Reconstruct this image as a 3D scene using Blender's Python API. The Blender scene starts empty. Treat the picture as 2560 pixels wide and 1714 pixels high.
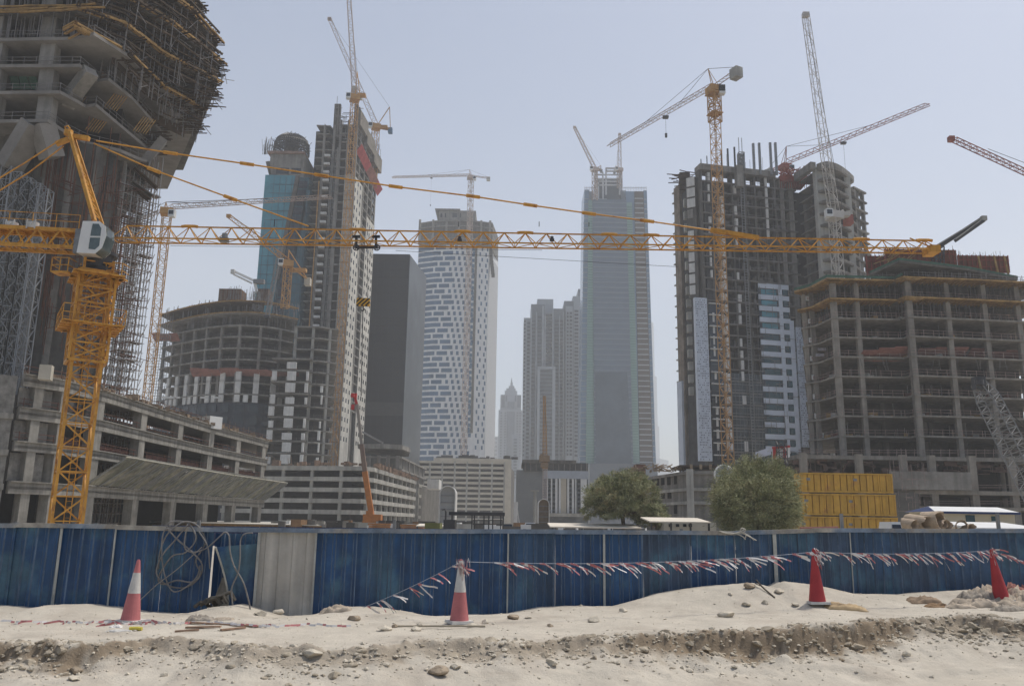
import bpy, math, random
import numpy as np
from mathutils import Vector, Matrix
R = math.radians
random.seed(7)
SC = bpy.context.scene
COL = SC.collection

# ------------------------------------------------------------------ camera
FPX, CXP, CYP = 2100.0, 1280.0, 857.0        # focal length and centre in photograph pixels
EYE = Vector((0, 0, 1.85))
PITCH, ROLL = R(12.1), R(0.9)
_r0 = Vector((1, 0, 0)); _u0 = Vector((0, -math.sin(PITCH), math.cos(PITCH))); FWD = Vector((0, math.cos(PITCH), math.sin(PITCH)))
RGT = _r0 * math.cos(ROLL) + _u0 * math.sin(ROLL)
UPV = -_r0 * math.sin(ROLL) + _u0 * math.cos(ROLL)
cam_d = bpy.data.cameras.new('camera'); cam = bpy.data.objects.new('camera', cam_d); COL.objects.link(cam)
cam_d.sensor_width = 36.0; cam_d.lens = FPX / 2560 * 36.0; cam_d.clip_end = 20000; cam_d.clip_start = 0.1
cam.matrix_world = Matrix(((RGT.x, UPV.x, -FWD.x, EYE.x), (RGT.y, UPV.y, -FWD.y, EYE.y), (RGT.z, UPV.z, -FWD.z, EYE.z), (0, 0, 0, 1)))
SC.camera = cam

# ------------------------------------------------------------------ light
SUN_EL, SUN_AZ = 66.0, 62.0                   # azimuth measured from +Y towards +X
wd = bpy.data.worlds.new('World'); SC.world = wd; wd.use_nodes = True
nt = wd.node_tree; nt.nodes.clear()
sky = nt.nodes.new('ShaderNodeTexSky'); sky.sky_type = 'NISHITA'; sky.sun_disc = False
sky.sun_elevation = R(SUN_EL); sky.sun_rotation = R(SUN_AZ); sky.air_density = 1.0; sky.dust_density = 3.0; sky.ozone_density = 1.5
bg = nt.nodes.new('ShaderNodeBackground'); bg.inputs['Strength'].default_value = 0.12
wo = nt.nodes.new('ShaderNodeOutputWorld')
nt.links.new(sky.outputs[0], bg.inputs[0]); nt.links.new(bg.outputs[0], wo.inputs[0])
sd = bpy.data.lights.new('sun', 'SUN'); sd.energy = 3.5; sd.angle = R(0.9); sd.color = (1.0, 0.955, 0.88)
sun = bpy.data.objects.new('sun', sd); COL.objects.link(sun)
_sv = Vector((math.sin(R(SUN_AZ)) * math.cos(R(SUN_EL)), math.cos(R(SUN_AZ)) * math.cos(R(SUN_EL)), math.sin(R(SUN_EL))))
sun.rotation_euler = _sv.to_track_quat('Z', 'Y').to_euler(); sun.location = (0, 0, 50)
SC.view_settings.view_transform = 'Standard'; SC.view_settings.look = 'None'
SC.view_settings.exposure = 0.05; SC.view_settings.gamma = 1.0
SC.cycles.max_bounces = 6; SC.cycles.volume_bounces = 2; SC.cycles.diffuse_bounces = 3; SC.cycles.transparent_max_bounces = 12

# ------------------------------------------------------------------ sighting helpers
def ray(px, py):
    return RGT * (px - CXP) + UPV * (CYP - py) + FWD * FPX
def at(px, py, Y):
    d = ray(px, py); return EYE + d * (Y / d.y)
def onz(px, py, z):
    d = ray(px, py); return EYE + d * ((z - EYE.z) / d.z)
K = 2560 / 2342.0
def at2(x, y, Y): return at(x * K, y * K, Y)
def pl(p): return Vector((p.x, p.y, 0))
def V(x, y, z=0.0): return Vector((x, y, z))

# ------------------------------------------------------------------ materials
_mats = {}
def mat(name, col, rough=0.85, var=0.12, scale=0.6, metal=0.0, streak=0.0, bump=0.0, bscale=8.0, spec=0.3, col2=None, c2=0.5, c2scale=0.2):
    if name in _mats: return _mats[name]
    m = bpy.data.materials.new(name); m.use_nodes = True; n = m.node_tree; L = n.links
    b = n.nodes['Principled BSDF']
    b.inputs['Roughness'].default_value = rough; b.inputs['Metallic'].default_value = metal
    b.inputs['Specular IOR Level'].default_value = spec
    tc = n.nodes.new('ShaderNodeTexCoord')
    cur = None
    def rgb(c):
        x = n.nodes.new('ShaderNodeRGB'); x.outputs[0].default_value = (*c, 1); return x.outputs[0]
    base = rgb(col)
    if col2 is not None:
        no = n.nodes.new('ShaderNodeTexNoise'); no.inputs['Scale'].default_value = c2scale; no.inputs['Detail'].default_value = 6; no.inputs['Roughness'].default_value = 0.65
        L.new(tc.outputs['Object'], no.inputs['Vector'])
        rp = n.nodes.new('ShaderNodeMapRange'); rp.inputs[1].default_value = c2 - 0.06; rp.inputs[2].default_value = c2 + 0.08
        L.new(no.outputs['Fac'], rp.inputs[0])
        mx = n.nodes.new('ShaderNodeMix'); mx.data_type = 'RGBA'
        L.new(rp.outputs[0], mx.inputs[0]); L.new(base, mx.inputs[6]); L.new(rgb(col2), mx.inputs[7]); base = mx.outputs[2]
    if var > 0:
        no = n.nodes.new('ShaderNodeTexNoise'); no.inputs['Scale'].default_value = scale; no.inputs['Detail'].default_value = 7; no.inputs['Roughness'].default_value = 0.7
        L.new(tc.outputs['Object'], no.inputs['Vector'])
        mr = n.nodes.new('ShaderNodeMapRange'); mr.inputs[1].default_value = 0.3; mr.inputs[2].default_value = 0.7; mr.inputs[3].default_value = 1 - var * 1.6; mr.inputs[4].default_value = 1 + var * 1.2
        L.new(no.outputs['Fac'], mr.inputs[0]); fac = mr.outputs[0]
        if streak > 0:
            mp = n.nodes.new('ShaderNodeMapping'); mp.inputs['Scale'].default_value = (1, 1, 0.06)
            L.new(tc.outputs['Object'], mp.inputs[0])
            n2 = n.nodes.new('ShaderNodeTexNoise'); n2.inputs['Scale'].default_value = scale * 4; n2.inputs['Detail'].default_value = 5
            L.new(mp.outputs[0], n2.inputs['Vector'])
            m2 = n.nodes.new('ShaderNodeMapRange'); m2.inputs[1].default_value = 0.35; m2.inputs[2].default_value = 0.65; m2.inputs[3].default_value = 1 - streak; m2.inputs[4].default_value = 1 + streak * 0.6
            L.new(n2.outputs['Fac'], m2.inputs[0])
            mm = n.nodes.new('ShaderNodeMath'); mm.operation = 'MULTIPLY'; L.new(fac, mm.inputs[0]); L.new(m2.outputs[0], mm.inputs[1]); fac = mm.outputs[0]
        vm = n.nodes.new('ShaderNodeVectorMath'); vm.operation = 'SCALE'
        L.new(base, vm.inputs[0]); L.new(fac, vm.inputs['Scale']); base = vm.outputs[0]
    L.new(base, b.inputs['Base Color'])
    if bump > 0:
        nb = n.nodes.new('ShaderNodeTexNoise'); nb.inputs['Scale'].default_value = bscale; nb.inputs['Detail'].default_value = 8; nb.inputs['Roughness'].default_value = 0.7
        L.new(tc.outputs['Object'], nb.inputs['Vector'])
        bp = n.nodes.new('ShaderNodeBump'); bp.inputs['Strength'].default_value = bump; bp.inputs['Distance'].default_value = 0.05
        L.new(nb.outputs['Fac'], bp.inputs['Height']); L.new(bp.outputs[0], b.inputs['Normal'])
    _mats[name] = m; return m

CONC = mat('bare_concrete', (0.235, 0.222, 0.20), var=0.25, scale=0.25, streak=0.22)
CONC_L = mat('pale_concrete', (0.38, 0.37, 0.335), var=0.2, scale=0.2, streak=0.2)
CONC_D = mat('dark_concrete', (0.125, 0.118, 0.105), var=0.25, scale=0.3, streak=0.25)
CONC_N = mat('near_concrete', (0.27, 0.255, 0.225), var=0.22, scale=0.5, streak=0.25, bump=0.3, bscale=3)
BLOCK = mat('block_wall', (0.22, 0.21, 0.19), var=0.3, scale=1.2, streak=0.1)
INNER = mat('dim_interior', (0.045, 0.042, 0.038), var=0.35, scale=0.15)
WHITE = mat('white_render', (0.68, 0.69, 0.69), var=0.06, scale=0.3, streak=0.08)
WHITE_P = mat('white_panel', (0.62, 0.61, 0.58), var=0.12, scale=0.5, streak=0.1)
BEIGE = mat('beige_render', (0.48, 0.44, 0.36), var=0.12, scale=0.2)
GLASS_D = mat('dark_glass', (0.018, 0.024, 0.032), rough=0.12, var=0.3, scale=0.1, spec=0.6)
GLASS_B = mat('blue_glass', (0.06, 0.13, 0.21), rough=0.15, var=0.15, scale=0.1, spec=0.6)
GLASS_T = mat('teal_glass', (0.06, 0.25, 0.31), rough=0.14, var=0.2, scale=0.12, spec=0.7)
GLASS_T2 = mat('deep_teal_glass', (0.02, 0.07, 0.09), rough=0.15, var=0.25, scale=0.12, spec=0.5)
GLASS_G = mat('green_glass', (0.20, 0.33, 0.30), rough=0.2, var=0.08, scale=0.1, spec=0.5)
GLASS_S = mat('sky_glass', (0.14, 0.22, 0.32), rough=0.18, var=0.08, scale=0.05, spec=0.6)
BLACKW = mat('charcoal_cladding', (0.018, 0.02, 0.023), rough=0.4, var=0.15, scale=0.08, spec=0.4)
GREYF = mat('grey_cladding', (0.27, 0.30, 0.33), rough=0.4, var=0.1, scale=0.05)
GREYD = mat('slate_cladding', (0.11, 0.13, 0.155), rough=0.4, var=0.15, scale=0.1)
YEL = mat('crane_yellow', (0.56, 0.28, 0.045), rough=0.5, var=0.15, scale=1.5, streak=0.1, col2=(0.36, 0.15, 0.035), c2=0.58, c2scale=1.8)
YEL_F = mat('faded_crane_yellow', (0.46, 0.25, 0.08), rough=0.6, var=0.15, scale=0.5)
CR_W = mat('crane_white', (0.5, 0.47, 0.43), rough=0.5, var=0.1, scale=0.3)
CR_R = mat('crane_red', (0.30, 0.09, 0.06), rough=0.6, var=0.2, scale=0.4)
CR_P = mat('crane_pink_grey', (0.42, 0.33, 0.28), rough=0.6, var=0.1, scale=0.3)
ORANGE = mat('crane_orange', (0.46, 0.17, 0.04), rough=0.5, var=0.15, scale=1)
STEEL = mat('galvanised_steel', (0.24, 0.24, 0.235), rough=0.45, var=0.15, scale=2, metal=0.4)
STEEL_D = mat('dark_steel', (0.055, 0.055, 0.058), rough=0.5, var=0.2, scale=2)
RUST = mat('rusty_scaffold', (0.13, 0.06, 0.04), rough=0.8, var=0.35, scale=0.5)
PIPE = mat('scaffold_pipe', (0.20, 0.19, 0.185), rough=0.6, var=0.3, scale=0.5)
TIMBER = mat('formwork_timber', (0.34, 0.21, 0.075), rough=0.8, var=0.35, scale=0.7)
TIMBER_D = mat('dark_formwork', (0.085, 0.06, 0.04), rough=0.85, var=0.4, scale=0.6)
REDB = mat('red_formwork', (0.25, 0.05, 0.03), rough=0.7, var=0.3, scale=0.5)
PLY = mat('plywood', (0.16, 0.09, 0.05), rough=0.8, var=0.3, scale=0.6)
GREEN = mat('green_mesh', (0.055, 0.12, 0.085), rough=0.9, var=0.3, scale=0.8)
PINKT = mat('faded_red_canvas', (0.30, 0.14, 0.115), rough=0.9, var=0.25, scale=0.5)
REDP = mat('red_paint', (0.5, 0.04, 0.04), rough=0.6, var=0.1)
NAVY = mat('navy_trim', (0.03, 0.05, 0.13), rough=0.5, var=0.1)
PLAST_W = mat('white_plastic', (0.7, 0.7, 0.68), rough=0.5, var=0.06)

# ------------------------------------------------------------------ mesh builder
org = {}
class MB:
    def __init__(s): s.v = []; s.f = []; s.m = []
    def face(s, pts, mi=0):
        b = len(s.v); s.v += [tuple(p) for p in pts]; s.f.append(tuple(range(b, b + len(pts)))); s.m.append(mi)
    def hexa(s, c, mi=0, caps=True):
        b = len(s.v); s.v += [tuple(p) for p in c]
        fs = [(0, 1, 5, 4), (1, 2, 6, 5), (2, 3, 7, 6), (3, 0, 4, 7)]
        if caps: fs += [(3, 2, 1, 0), (4, 5, 6, 7)]
        for q in fs: s.f.append(tuple(b + i for i in q)); s.m.append(mi)
    def box(s, x0, x1, y0, y1, z0, z1, mi=0):
        s.hexa([(x0, y0, z0), (x1, y0, z0), (x1, y1, z0), (x0, y1, z0), (x0, y0, z1), (x1, y0, z1), (x1, y1, z1), (x0, y1, z1)], mi)
    def cbox(s, c, sx, sy, sz, rz=0.0, mi=0):
        ca, sa = math.cos(rz), math.sin(rz); P = []
        for z in (-sz / 2, sz / 2):
            for x, y in ((-sx / 2, -sy / 2), (sx / 2, -sy / 2), (sx / 2, sy / 2), (-sx / 2, sy / 2)):
                P.append((c[0] + x * ca - y * sa, c[1] + x * sa + y * ca, c[2] + z))
        s.hexa(P, mi)
    def beam(s, a, b, w, h=None, mi=0, caps=False, up=None):
        h = h or w; a = Vector(a); b = Vector(b); d = b - a
        if d.length < 1e-6: return
        d.normalize(); u = up or Vector((0, 0, 1))
        if abs(d.dot(u)) > 0.98: u = Vector((0, 1, 0)) if up is None else Vector((1, 0, 0))
        x = d.cross(u).normalized(); y = x.cross(d)
        x = x * (w / 2); y = y * (h / 2)
        s.hexa([a - x - y, a + x - y, a + x + y, a - x + y, b - x - y, b + x - y, b + x + y, b - x + y], mi, caps)
    def prism(s, poly, z0, z1, mi=0):
        n = len(poly); b = len(s.v)
        z0f = z0 if callable(z0) else (lambda p: z0); z1f = z1 if callable(z1) else (lambda p: z1)
        s.v += [(p[0], p[1], z0f(p)) for p in poly] + [(p[0], p[1], z1f(p)) for p in poly]
        for i in range(n):
            j = (i + 1) % n; s.f.append((b + i, b + j, b + n + j, b + n + i)); s.m.append(mi)
        s.f.append(tuple(b + i for i in range(n))[::-1]); s.f.append(tuple(b + n + i for i in range(n))); s.m += [mi, mi]
    def fb(s, A, B, u0, u1, z0, z1, d0, d1, mi=0):
        """box on the wall line A>B (seen left to right): u along it, d outward"""
        A = pl(A); B = pl(B); e = (B - A).normalized(); n = Vector((e.y, -e.x, 0))
        P = [A + e * u + n * d for u, d in ((u0, d1), (u1, d1), (u1, d0), (u0, d0))]
        s.hexa([(p.x, p.y, z) for z in (z0, z1) for p in P], mi)
    def tube(s, pts, r, n=6, mi=0, r1=None):
        pts = [Vector(p) for p in pts]; rings = []; N = len(pts)
        for i, p in enumerate(pts):
            d = (pts[min(i + 1, N - 1)] - pts[max(i - 1, 0)]).normalized()
            u = Vector((0, 0, 1)) if abs(d.z) < 0.9 else Vector((0, 1, 0))
            x = d.cross(u).normalized(); y = x.cross(d)
            rr = r if r1 is None else r + (r1 - r) * i / (N - 1)
            b = len(s.v)
            s.v += [tuple(p + x * rr * math.cos(2 * math.pi * k / n) + y * rr * math.sin(2 * math.pi * k / n)) for k in range(n)]
            rings.append(b)
        for i in range(N - 1):
            for k in range(n):
                k2 = (k + 1) % n
                s.f.append((rings[i] + k, rings[i] + k2, rings[i + 1] + k2, rings[i + 1] + k)); s.m.append(mi)
        s.f.append(tuple(rings[0] + k for k in range(n))[::-1]); s.f.append(tuple(rings[-1] + k for k in range(n))); s.m += [mi, mi]
    def cyl(s, c, r, z0, z1, n=12, r1=None, mi=0):
        s.tube([(c[0], c[1], z0), (c[0], c[1], z1)], r, n, mi, r1)
    def strut4(s, a, b, w0, w1, seg, r, side=None, mi=0, rd=None, xb=False):
        """square lattice mast or boom from a to b"""
        a = Vector(a); b = Vector(b); d = (b - a).normalized(); rd = rd or r * 0.6
        x = (side or (d.cross(Vector((0, 0, 1))) if abs(d.z) < 0.95 else Vector((1, 0, 0)))); x = (x - d * x.dot(d)).normalized(); y = d.cross(x)
        cs = []
        for i in range(seg + 1):
            t = i / seg; w = (w0 + (w1 - w0) * t) / 2; c = a.lerp(b, t)
            cs.append([c + x * w + y * w, c - x * w + y * w, c - x * w - y * w, c + x * w - y * w])
        for k in range(4):
            s.beam(cs[0][k], cs[-1][k], r, mi=mi, caps=True)
        for i in range(seg):
            for k in range(4):
                k2 = (k + 1) % 4
                if (i + k) % 2: s.beam(cs[i][k], cs[i + 1][k2], rd, mi=mi)
                else: s.beam(cs[i][k2], cs[i + 1][k], rd, mi=mi)
                s.beam(cs[i][k], cs[i][k2], rd, mi=mi)
        for k in range(4): s.beam(cs[-1][k], cs[-1][(k + 1) % 4], rd, mi=mi)
    def strut3(s, a, b, w, h0, h1, seg, r, rd=None, mi=0):
        """triangular jib, apex up; a > b is the line between the two bottom chords"""
        a = Vector(a); b = Vector(b); d = (b - a).normalized(); rd = rd or r * 0.6
        x = d.cross(Vector((0, 0, 1))).normalized(); up = x.cross(d)
        L = []; Rr = []; T = []
        for i in range(seg + 1):
            c = a.lerp(b, i / seg); L.append(c - x * w / 2); Rr.append(c + x * w / 2)
            t = (i + 0.5) / seg
            if i < seg: T.append(a.lerp(b, t) + up * (h0 + (h1 - h0) * t))
        s.beam(L[0], L[-1], r, mi=mi, caps=True); s.beam(Rr[0], Rr[-1], r, mi=mi, caps=True); s.beam(T[0], T[-1], r, mi=mi, caps=True)
        for i in range(seg):
            for Q in (L, Rr):
                s.beam(Q[i], T[i], rd, mi=mi); s.beam(T[i], Q[i + 1], rd, mi=mi)
            s.beam(L[i], Rr[i], rd, mi=mi); s.beam(*((L[i], Rr[i + 1]) if i % 2 else (Rr[i], L[i + 1])), rd * 0.8, mi=mi)
        return T
    def build(s, name, mats, parent=None, smooth=False, origin=None):
        me = bpy.data.meshes.new(name)
        if parent is not None: o0 = org[parent]
        elif origin is not None: o0 = Vector(origin)
        else:
            a = np.array(s.v); o0 = Vector((float(a[:, 0].mean()), float(a[:, 1].mean()), float(a[:, 2].min())))
        vs = (np.array(s.v, dtype=float) - np.array(o0)) if s.v else []
        me.from_pydata(vs.tolist() if len(vs) else [], [], s.f)
        for m in (mats if isinstance(mats, (list, tuple)) else [mats]): me.materials.append(m)
        if isinstance(mats, (list, tuple)) and len(mats) > 1: me.polygons.foreach_set('material_index', s.m)
        if smooth: me.polygons.foreach_set('use_smooth', [True] * len(me.polygons))
        me.update()
        o = bpy.data.objects.new(name, me); COL.objects.link(o)
        if parent is not None: o.parent = parent
        else: o.location = o0
        org[o] = o0
        return o

def tag(o, label=None, cat=None, group=None, kind=None):
    if label: o['label'] = label
    if cat: o['category'] = cat
    if group: o['group'] = group
    if kind: o['kind'] = kind
    return o
def thing(name, label, cat, loc, group=None):
    o = bpy.data.objects.new(name, None); COL.objects.link(o); o.location = loc; o.empty_display_size = 0.3
    org[o] = Vector(loc); tag(o, label, cat, group); return o
def part_cap(root, name, items, m, cap=100):
    """items: list of (size, draw) - the largest become parts, the rest one stuff part"""
    items.sort(key=lambda t: -t[0])
    for _, fn in items[:cap]:
        b = MB(); fn(b); b.build(name, m, root)
    if len(items) > cap:
        b = MB()
        for _, fn in items[cap:]: fn(b)
        tag(b.build('small_' + name, m, root), kind='stuff')
def facade_windows(root, A, B, rects, m, name='window', d0=-0.1, d1=0.05, cap=100):
    its = []
    for (u0, u1, z0, z1) in rects:
        its.append(((u1 - u0) * (z1 - z0), (lambda b, q=(u0, u1, z0, z1): b.fb(A, B, q[0], q[1], q[2], q[3], d0, d1))))
    part_cap(root, name, its, m, cap)
def offset_poly(pts, d):
    """visible wall line moved inward by d"""
    out = []
    for i, p in enumerate(pts):
        e = Vector((0, 0, 0))
        if i > 0: e += (pts[i] - pts[i - 1]).normalized()
        if i < len(pts) - 1: e += (pts[i + 1] - pts[i]).normalized()
        e.normalize(); n = Vector((e.y, -e.x, 0)); out.append(p - n * d)
    return out
def close_back(pts, back):
    def bk(p, left):
        x = back.x; k = p.x / p.y * back.y
        if left and p.x > 0: x = max(x, k + .5)
        if not left and p.x < 0: x = min(x, k - .5)
        return p + V(x, back.y)
    return list(pts) + [bk(pts[-1], False), bk(pts[0], True)]
def along(pts, step, start=0.5):
    """points every step metres along a line"""
    out = []; rem = start
    for a, b in zip(pts[:-1], pts[1:]):
        L = (b - a).length; t = rem
        while t <= L: out.append((a + (b - a) * (t / L), (b - a).normalized())); t += step
        rem = t - L
    return out
def frame_block(root, pts, back, zs, th, step, cw, ms=None, mc=None, start=0.6, core=6.0, zcol0=None, inset=0.35, lip=0.0, railing=True, inner=None, cd=None):
    """open concrete frame: a slab per storey, a column per bay, the dark inner wall behind"""
    ms = ms or CONC; mc = mc or ms; pts = [pl(p) for p in pts]
    poly = close_back(pts, back)
    for i, z in enumerate(zs):
        b = MB(); b.prism(poly, z - th, z)
        if lip: 
            for a, c in zip(pts[:-1], pts[1:]): b.fb(a, c, 0, (c - a).length, z, z + lip, -0.15, 0)
        b.build('floor_slab', ms, root)
    ip = offset_poly(pts, inset + cw / 2)
    z0 = zs[0] if zcol0 is None else zcol0
    for p, e in along(ip, step, start):
        b = MB(); n = Vector((e.y, -e.x, 0)); w = cw / 2; w2 = (cd or cw) / 2
        P = [p + e * sx * w + n * sy * w2 for sx, sy in ((-1, 1), (1, 1), (1, -1), (-1, -1))]
        b.hexa([(q.x, q.y, z) for z in (z0, zs[-1] - th) for q in P]); b.build('column', mc, root)
    if core:
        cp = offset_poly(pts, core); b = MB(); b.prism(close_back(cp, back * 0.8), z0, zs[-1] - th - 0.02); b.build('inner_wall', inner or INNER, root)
    if railing:
        b = MB(); rp = offset_poly(pts, 0.2)
        for z in zs[:-1]:
            for a, c in zip(rp[:-1], rp[1:]):
                for h in (0.55, 1.05): b.beam((a.x, a.y, z + h), (c.x, c.y, z + h), 0.05)
            for p, e in along(rp, 2.4): b.beam((p.x, p.y, z), (p.x, p.y, z + 1.1), 0.06)
        tag(b.build('edge_railing', PIPE, root), kind='stuff')

# ================================================================== GROUND
SAND = mat('sand', (0.515, 0.468, 0.39), rough=0.95, var=0.10, scale=1.3, bump=0.55, bscale=22, spec=0.1, col2=(0.455, 0.405, 0.335), c2=0.55, c2scale=1.1)
SITE = mat('site_ground', (0.42, 0.38, 0.32), rough=0.95, var=0.15, scale=0.05, spec=0.1)
ROCKM = mat('limestone', (0.58, 0.52, 0.42), rough=0.9, var=0.2, scale=6, bump=0.5, bscale=25, spec=0.1)
def interp(x, tab):
    return np.interp(x, [t[0] for t in tab], [t[1] for t in tab])
def yfence(x): return 16.3 + 0.115 * (x + 10.0)
CREST = [(0,1385),(60,1392),(100,1384),(190,1381),(270,1392),(320,1401),(390,1403),(430,1400),(480,1386),(540,1381),(600,1399),(650,1410),(720,1405),(780,1389),(850,1388),(940,1402),(1000,1416),(1060,1408),(1160,1403),(1230,1388),(1330,1383),(1400,1386),(1500,1360),(1600,1345),(1720,1333),(1765,1343),(1790,1330),(1850,1335),(1900,1345),(1960,1358),(2060,1362),(2130,1355),(2200,1350),(2342,1345)]
_cr = []
for x, y in CREST:
    Y = 16.0
    for _ in range(5):
        p = at2(x, y, Y); Y = yfence(p.x) - 0.55
    _cr.append((p.x, p.z))
EDGE = [(0,1606),(150,1612),(257,1612),(380,1600),(500,1604),(640,1622),(838,1622),(960,1618),(1060,1605),(1300,1603),(1415,1594),(1600,1588),(1700,1584),(1929,1576),(2100,1566),(2236,1549),(2400,1543),(2560,1548)]
def zplat(x): return 0.10 + 0.016 * (x + 10)
_ed = []
for x, y in EDGE:
    p = onz(x, y, 0.2)
    for _ in range(4): p = onz(x, y, float(zplat(p.x)))
    _ed.append((p.x, p.y))
FACE = [(-8, .34), (-6.2, .34), (-4.6, .14), (-2.5, .12), (0, .14), (1.5, .17), (2.5, .34), (5, .42), (6.2, .34), (7.0, .16), (9, .24)]
rng = np.random.default_rng(5)
def vnoise(x, y, seed=0):
    def h(i, j):
        n = (i * 374761393 + j * 668265263 + seed * 974711) & 0x7fffffff
        n = ((n ^ (n >> 13)) * 1274126177) & 0x7fffffff
        return ((n ^ (n >> 16)) & 0xffff) / 65535.0
    xi = np.floor(x).astype(np.int64); yi = np.floor(y).astype(np.int64); fx = x - xi; fy = y - yi
    fx = fx * fx * (3 - 2 * fx); fy = fy * fy * (3 - 2 * fy)
    a = h(xi, yi); b = h(xi + 1, yi); c = h(xi, yi + 1); d = h(xi + 1, yi + 1)
    return (a * (1 - fx) + b * fx) * (1 - fy) + (c * (1 - fx) + d * fx) * fy
def fbm(x, y, o=5, seed=0, g=0.5):
    s = 0; a = 1; t = 0
    for i in range(o):
        s = s + a * (vnoise(x, y, seed + i * 17) - 0.5); t += a; a *= g; x = x * 2.03 + 3.1; y = y * 2.03 + 1.7
    return s / t * 2
def terrain_z(X, Y):
    X = np.asarray(X, float); Y = np.asarray(Y, float)
    yf = 16.3 + 0.115 * (X + 10.0)
    zc = interp(X, _cr); ye = interp(X, _ed); zp = zplat(X); fh = interp(X, FACE)
    ye = ye + fbm(X * 1.7, X * 0 + 3.3, 4, 9) * 0.22
    crest_y = yf - 0.55
    # plateau rising to the crest in front of the fence
    t = np.clip((Y - (crest_y - 1.5)) / 1.5, 0, 1); t = t * t * (3 - 2 * t)
    z = zp + (zc - zp) * t
    t2 = np.clip((Y - crest_y) / 0.8, 0, 1); z = z - t2 * 0.06
    t3 = np.clip((Y - yf - 0.5) / 2.5, 0, 1); z = z * (1 - t3) - 0.12 * t3
    z = z + fbm(X * 0.9, Y * 0.9, 5, 2) * 0.05 + fbm(X * 6, Y * 6, 4, 4) * 0.012
    # bank
    dn = ye - Y            # metres in front of the edge
    f = np.clip((dn + fbm(X * 7, Y * 7, 4, 91) * .07) / 0.17, 0, 1); f = f * f * (3 - 2 * f)
    rough = np.clip(1 - np.abs(dn - 0.05) / 0.5, 0, 1)
    z = z - f * (fh * (0.8 + 0.5 * fbm(X * 2.2, Y * 2.2, 3, 12)))
    low = np.clip((dn - 0.15) / 1.5, 0, 1)
    zroad = -0.22
    z_low = z
    z = np.where(dn > 0.12, z_low * (1 - low) + zroad * low, z)
    z = z + rough * (fbm(X * 4, Y * 4, 6, 21, 0.65) * 0.11 + np.abs(fbm(X * 8, Y * 8, 5, 31, .65)) * 0.07)
    z = z + np.clip(dn / 0.3, 0, 1) * np.clip(1 - (dn - 1.0) / 1.2, 0, 1) * fbm(X * 4, Y * 4, 5, 41, 0.6) * 0.035
    rt = dn - 1.55 - fbm(X * .35, X * 0 + 9.1, 3, 55) * .5
    z = z + np.exp(-(rt / .07) ** 2) * .035 * (0.5 + fbm(X * 1.3, Y * 0, 3, 66)) - np.clip(1 - np.abs(rt - .3) / .3, 0, 1) * .03 + np.clip(1 - dn, 0, 1) * 0
    n = np.clip((Y - 8.6) / 0.6, 0, 1)
    return z * n + zroad * (1 - n)
gx = np.arange(-17, 19, 0.042); gy = np.arange(8.4, 22.0, 0.036)
GX, GY = np.meshgrid(gx, gy); GZ = terrain_z(GX, GY)
nx, ny = len(gx), len(gy)
me = bpy.data.meshes.new('sand_berm')
co = np.stack([GX, GY, GZ], -1).reshape(-1, 3).astype(np.float32)
idx = np.arange(nx * ny).reshape(ny, nx)
q = np.stack([idx[:-1, :-1], idx[:-1, 1:], idx[1:, 1:], idx[1:, :-1]], -1).reshape(-1)
me.vertices.add(len(co)); me.vertices.foreach_set('co', co.ravel())
nf = (nx - 1) * (ny - 1); me.loops.add(nf * 4); me.loops.foreach_set('vertex_index', q.astype(np.int32))
me.polygons.add(nf); me.polygons.foreach_set('loop_start', np.arange(nf, dtype=np.int32) * 4); me.polygons.foreach_set('loop_total', np.full(nf, 4, np.int32))
me.polygons.foreach_set('use_smooth', np.ones(nf, bool)); me.update(calc_edges=True); me.validate()
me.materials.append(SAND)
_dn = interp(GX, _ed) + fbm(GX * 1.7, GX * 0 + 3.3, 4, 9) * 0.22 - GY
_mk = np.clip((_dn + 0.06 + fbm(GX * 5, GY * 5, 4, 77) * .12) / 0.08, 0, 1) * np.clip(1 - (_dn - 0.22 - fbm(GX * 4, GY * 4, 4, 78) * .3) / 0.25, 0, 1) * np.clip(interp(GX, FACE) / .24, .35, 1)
at_ = me.attributes.new('soil_and_shade', 'FLOAT', 'POINT'); at_.data.foreach_set('value', _mk.ravel().astype(np.float32))
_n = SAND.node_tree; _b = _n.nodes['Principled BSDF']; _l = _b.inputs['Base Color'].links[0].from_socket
_a = _n.nodes.new('ShaderNodeAttribute'); _a.attribute_name = 'soil_and_shade'; _x = _n.nodes.new('ShaderNodeMix'); _x.data_type = 'RGBA'; _x.inputs[7].default_value = (.26, .205, .145, 1)  # bank face: browner exposed soil, with its shade also put into the colour
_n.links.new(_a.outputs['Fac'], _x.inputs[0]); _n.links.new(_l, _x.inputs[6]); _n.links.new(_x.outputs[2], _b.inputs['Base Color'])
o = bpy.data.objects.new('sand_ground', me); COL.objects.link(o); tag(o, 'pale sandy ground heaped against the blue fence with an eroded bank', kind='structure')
b = MB(); b.box(-3500, 3500, -300, 5000, -0.8, -0.28); g = b.build('site_ground', SITE, origin=(0, 0, 0)); tag(g, 'pale sandy ground of the building sites', kind='structure')
def gz(x, y):
    u = min(max((x - gx[0]) / 0.042, 0), nx - 1.001); v = min(max((y - gy[0]) / 0.036, 0), ny - 1.001)
    i, j = int(u), int(v); u -= i; v -= j
    return float((GZ[j, i] * (1 - u) + GZ[j, i + 1] * u) * (1 - v) + (GZ[j + 1, i] * (1 - u) + GZ[j + 1, i + 1] * u) * v)
def onground(px, py):
    """where the sight line meets the terrain"""
    d = ray(px, py); lo = 9.0; best = None; Y = 9.0
    while Y < 18:
        p = EYE + d * (Y / d.y)
        if p.z <= gz(p.x, p.y): return p
        Y += 0.02
    return EYE + d * (16.0 / d.y)

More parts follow.
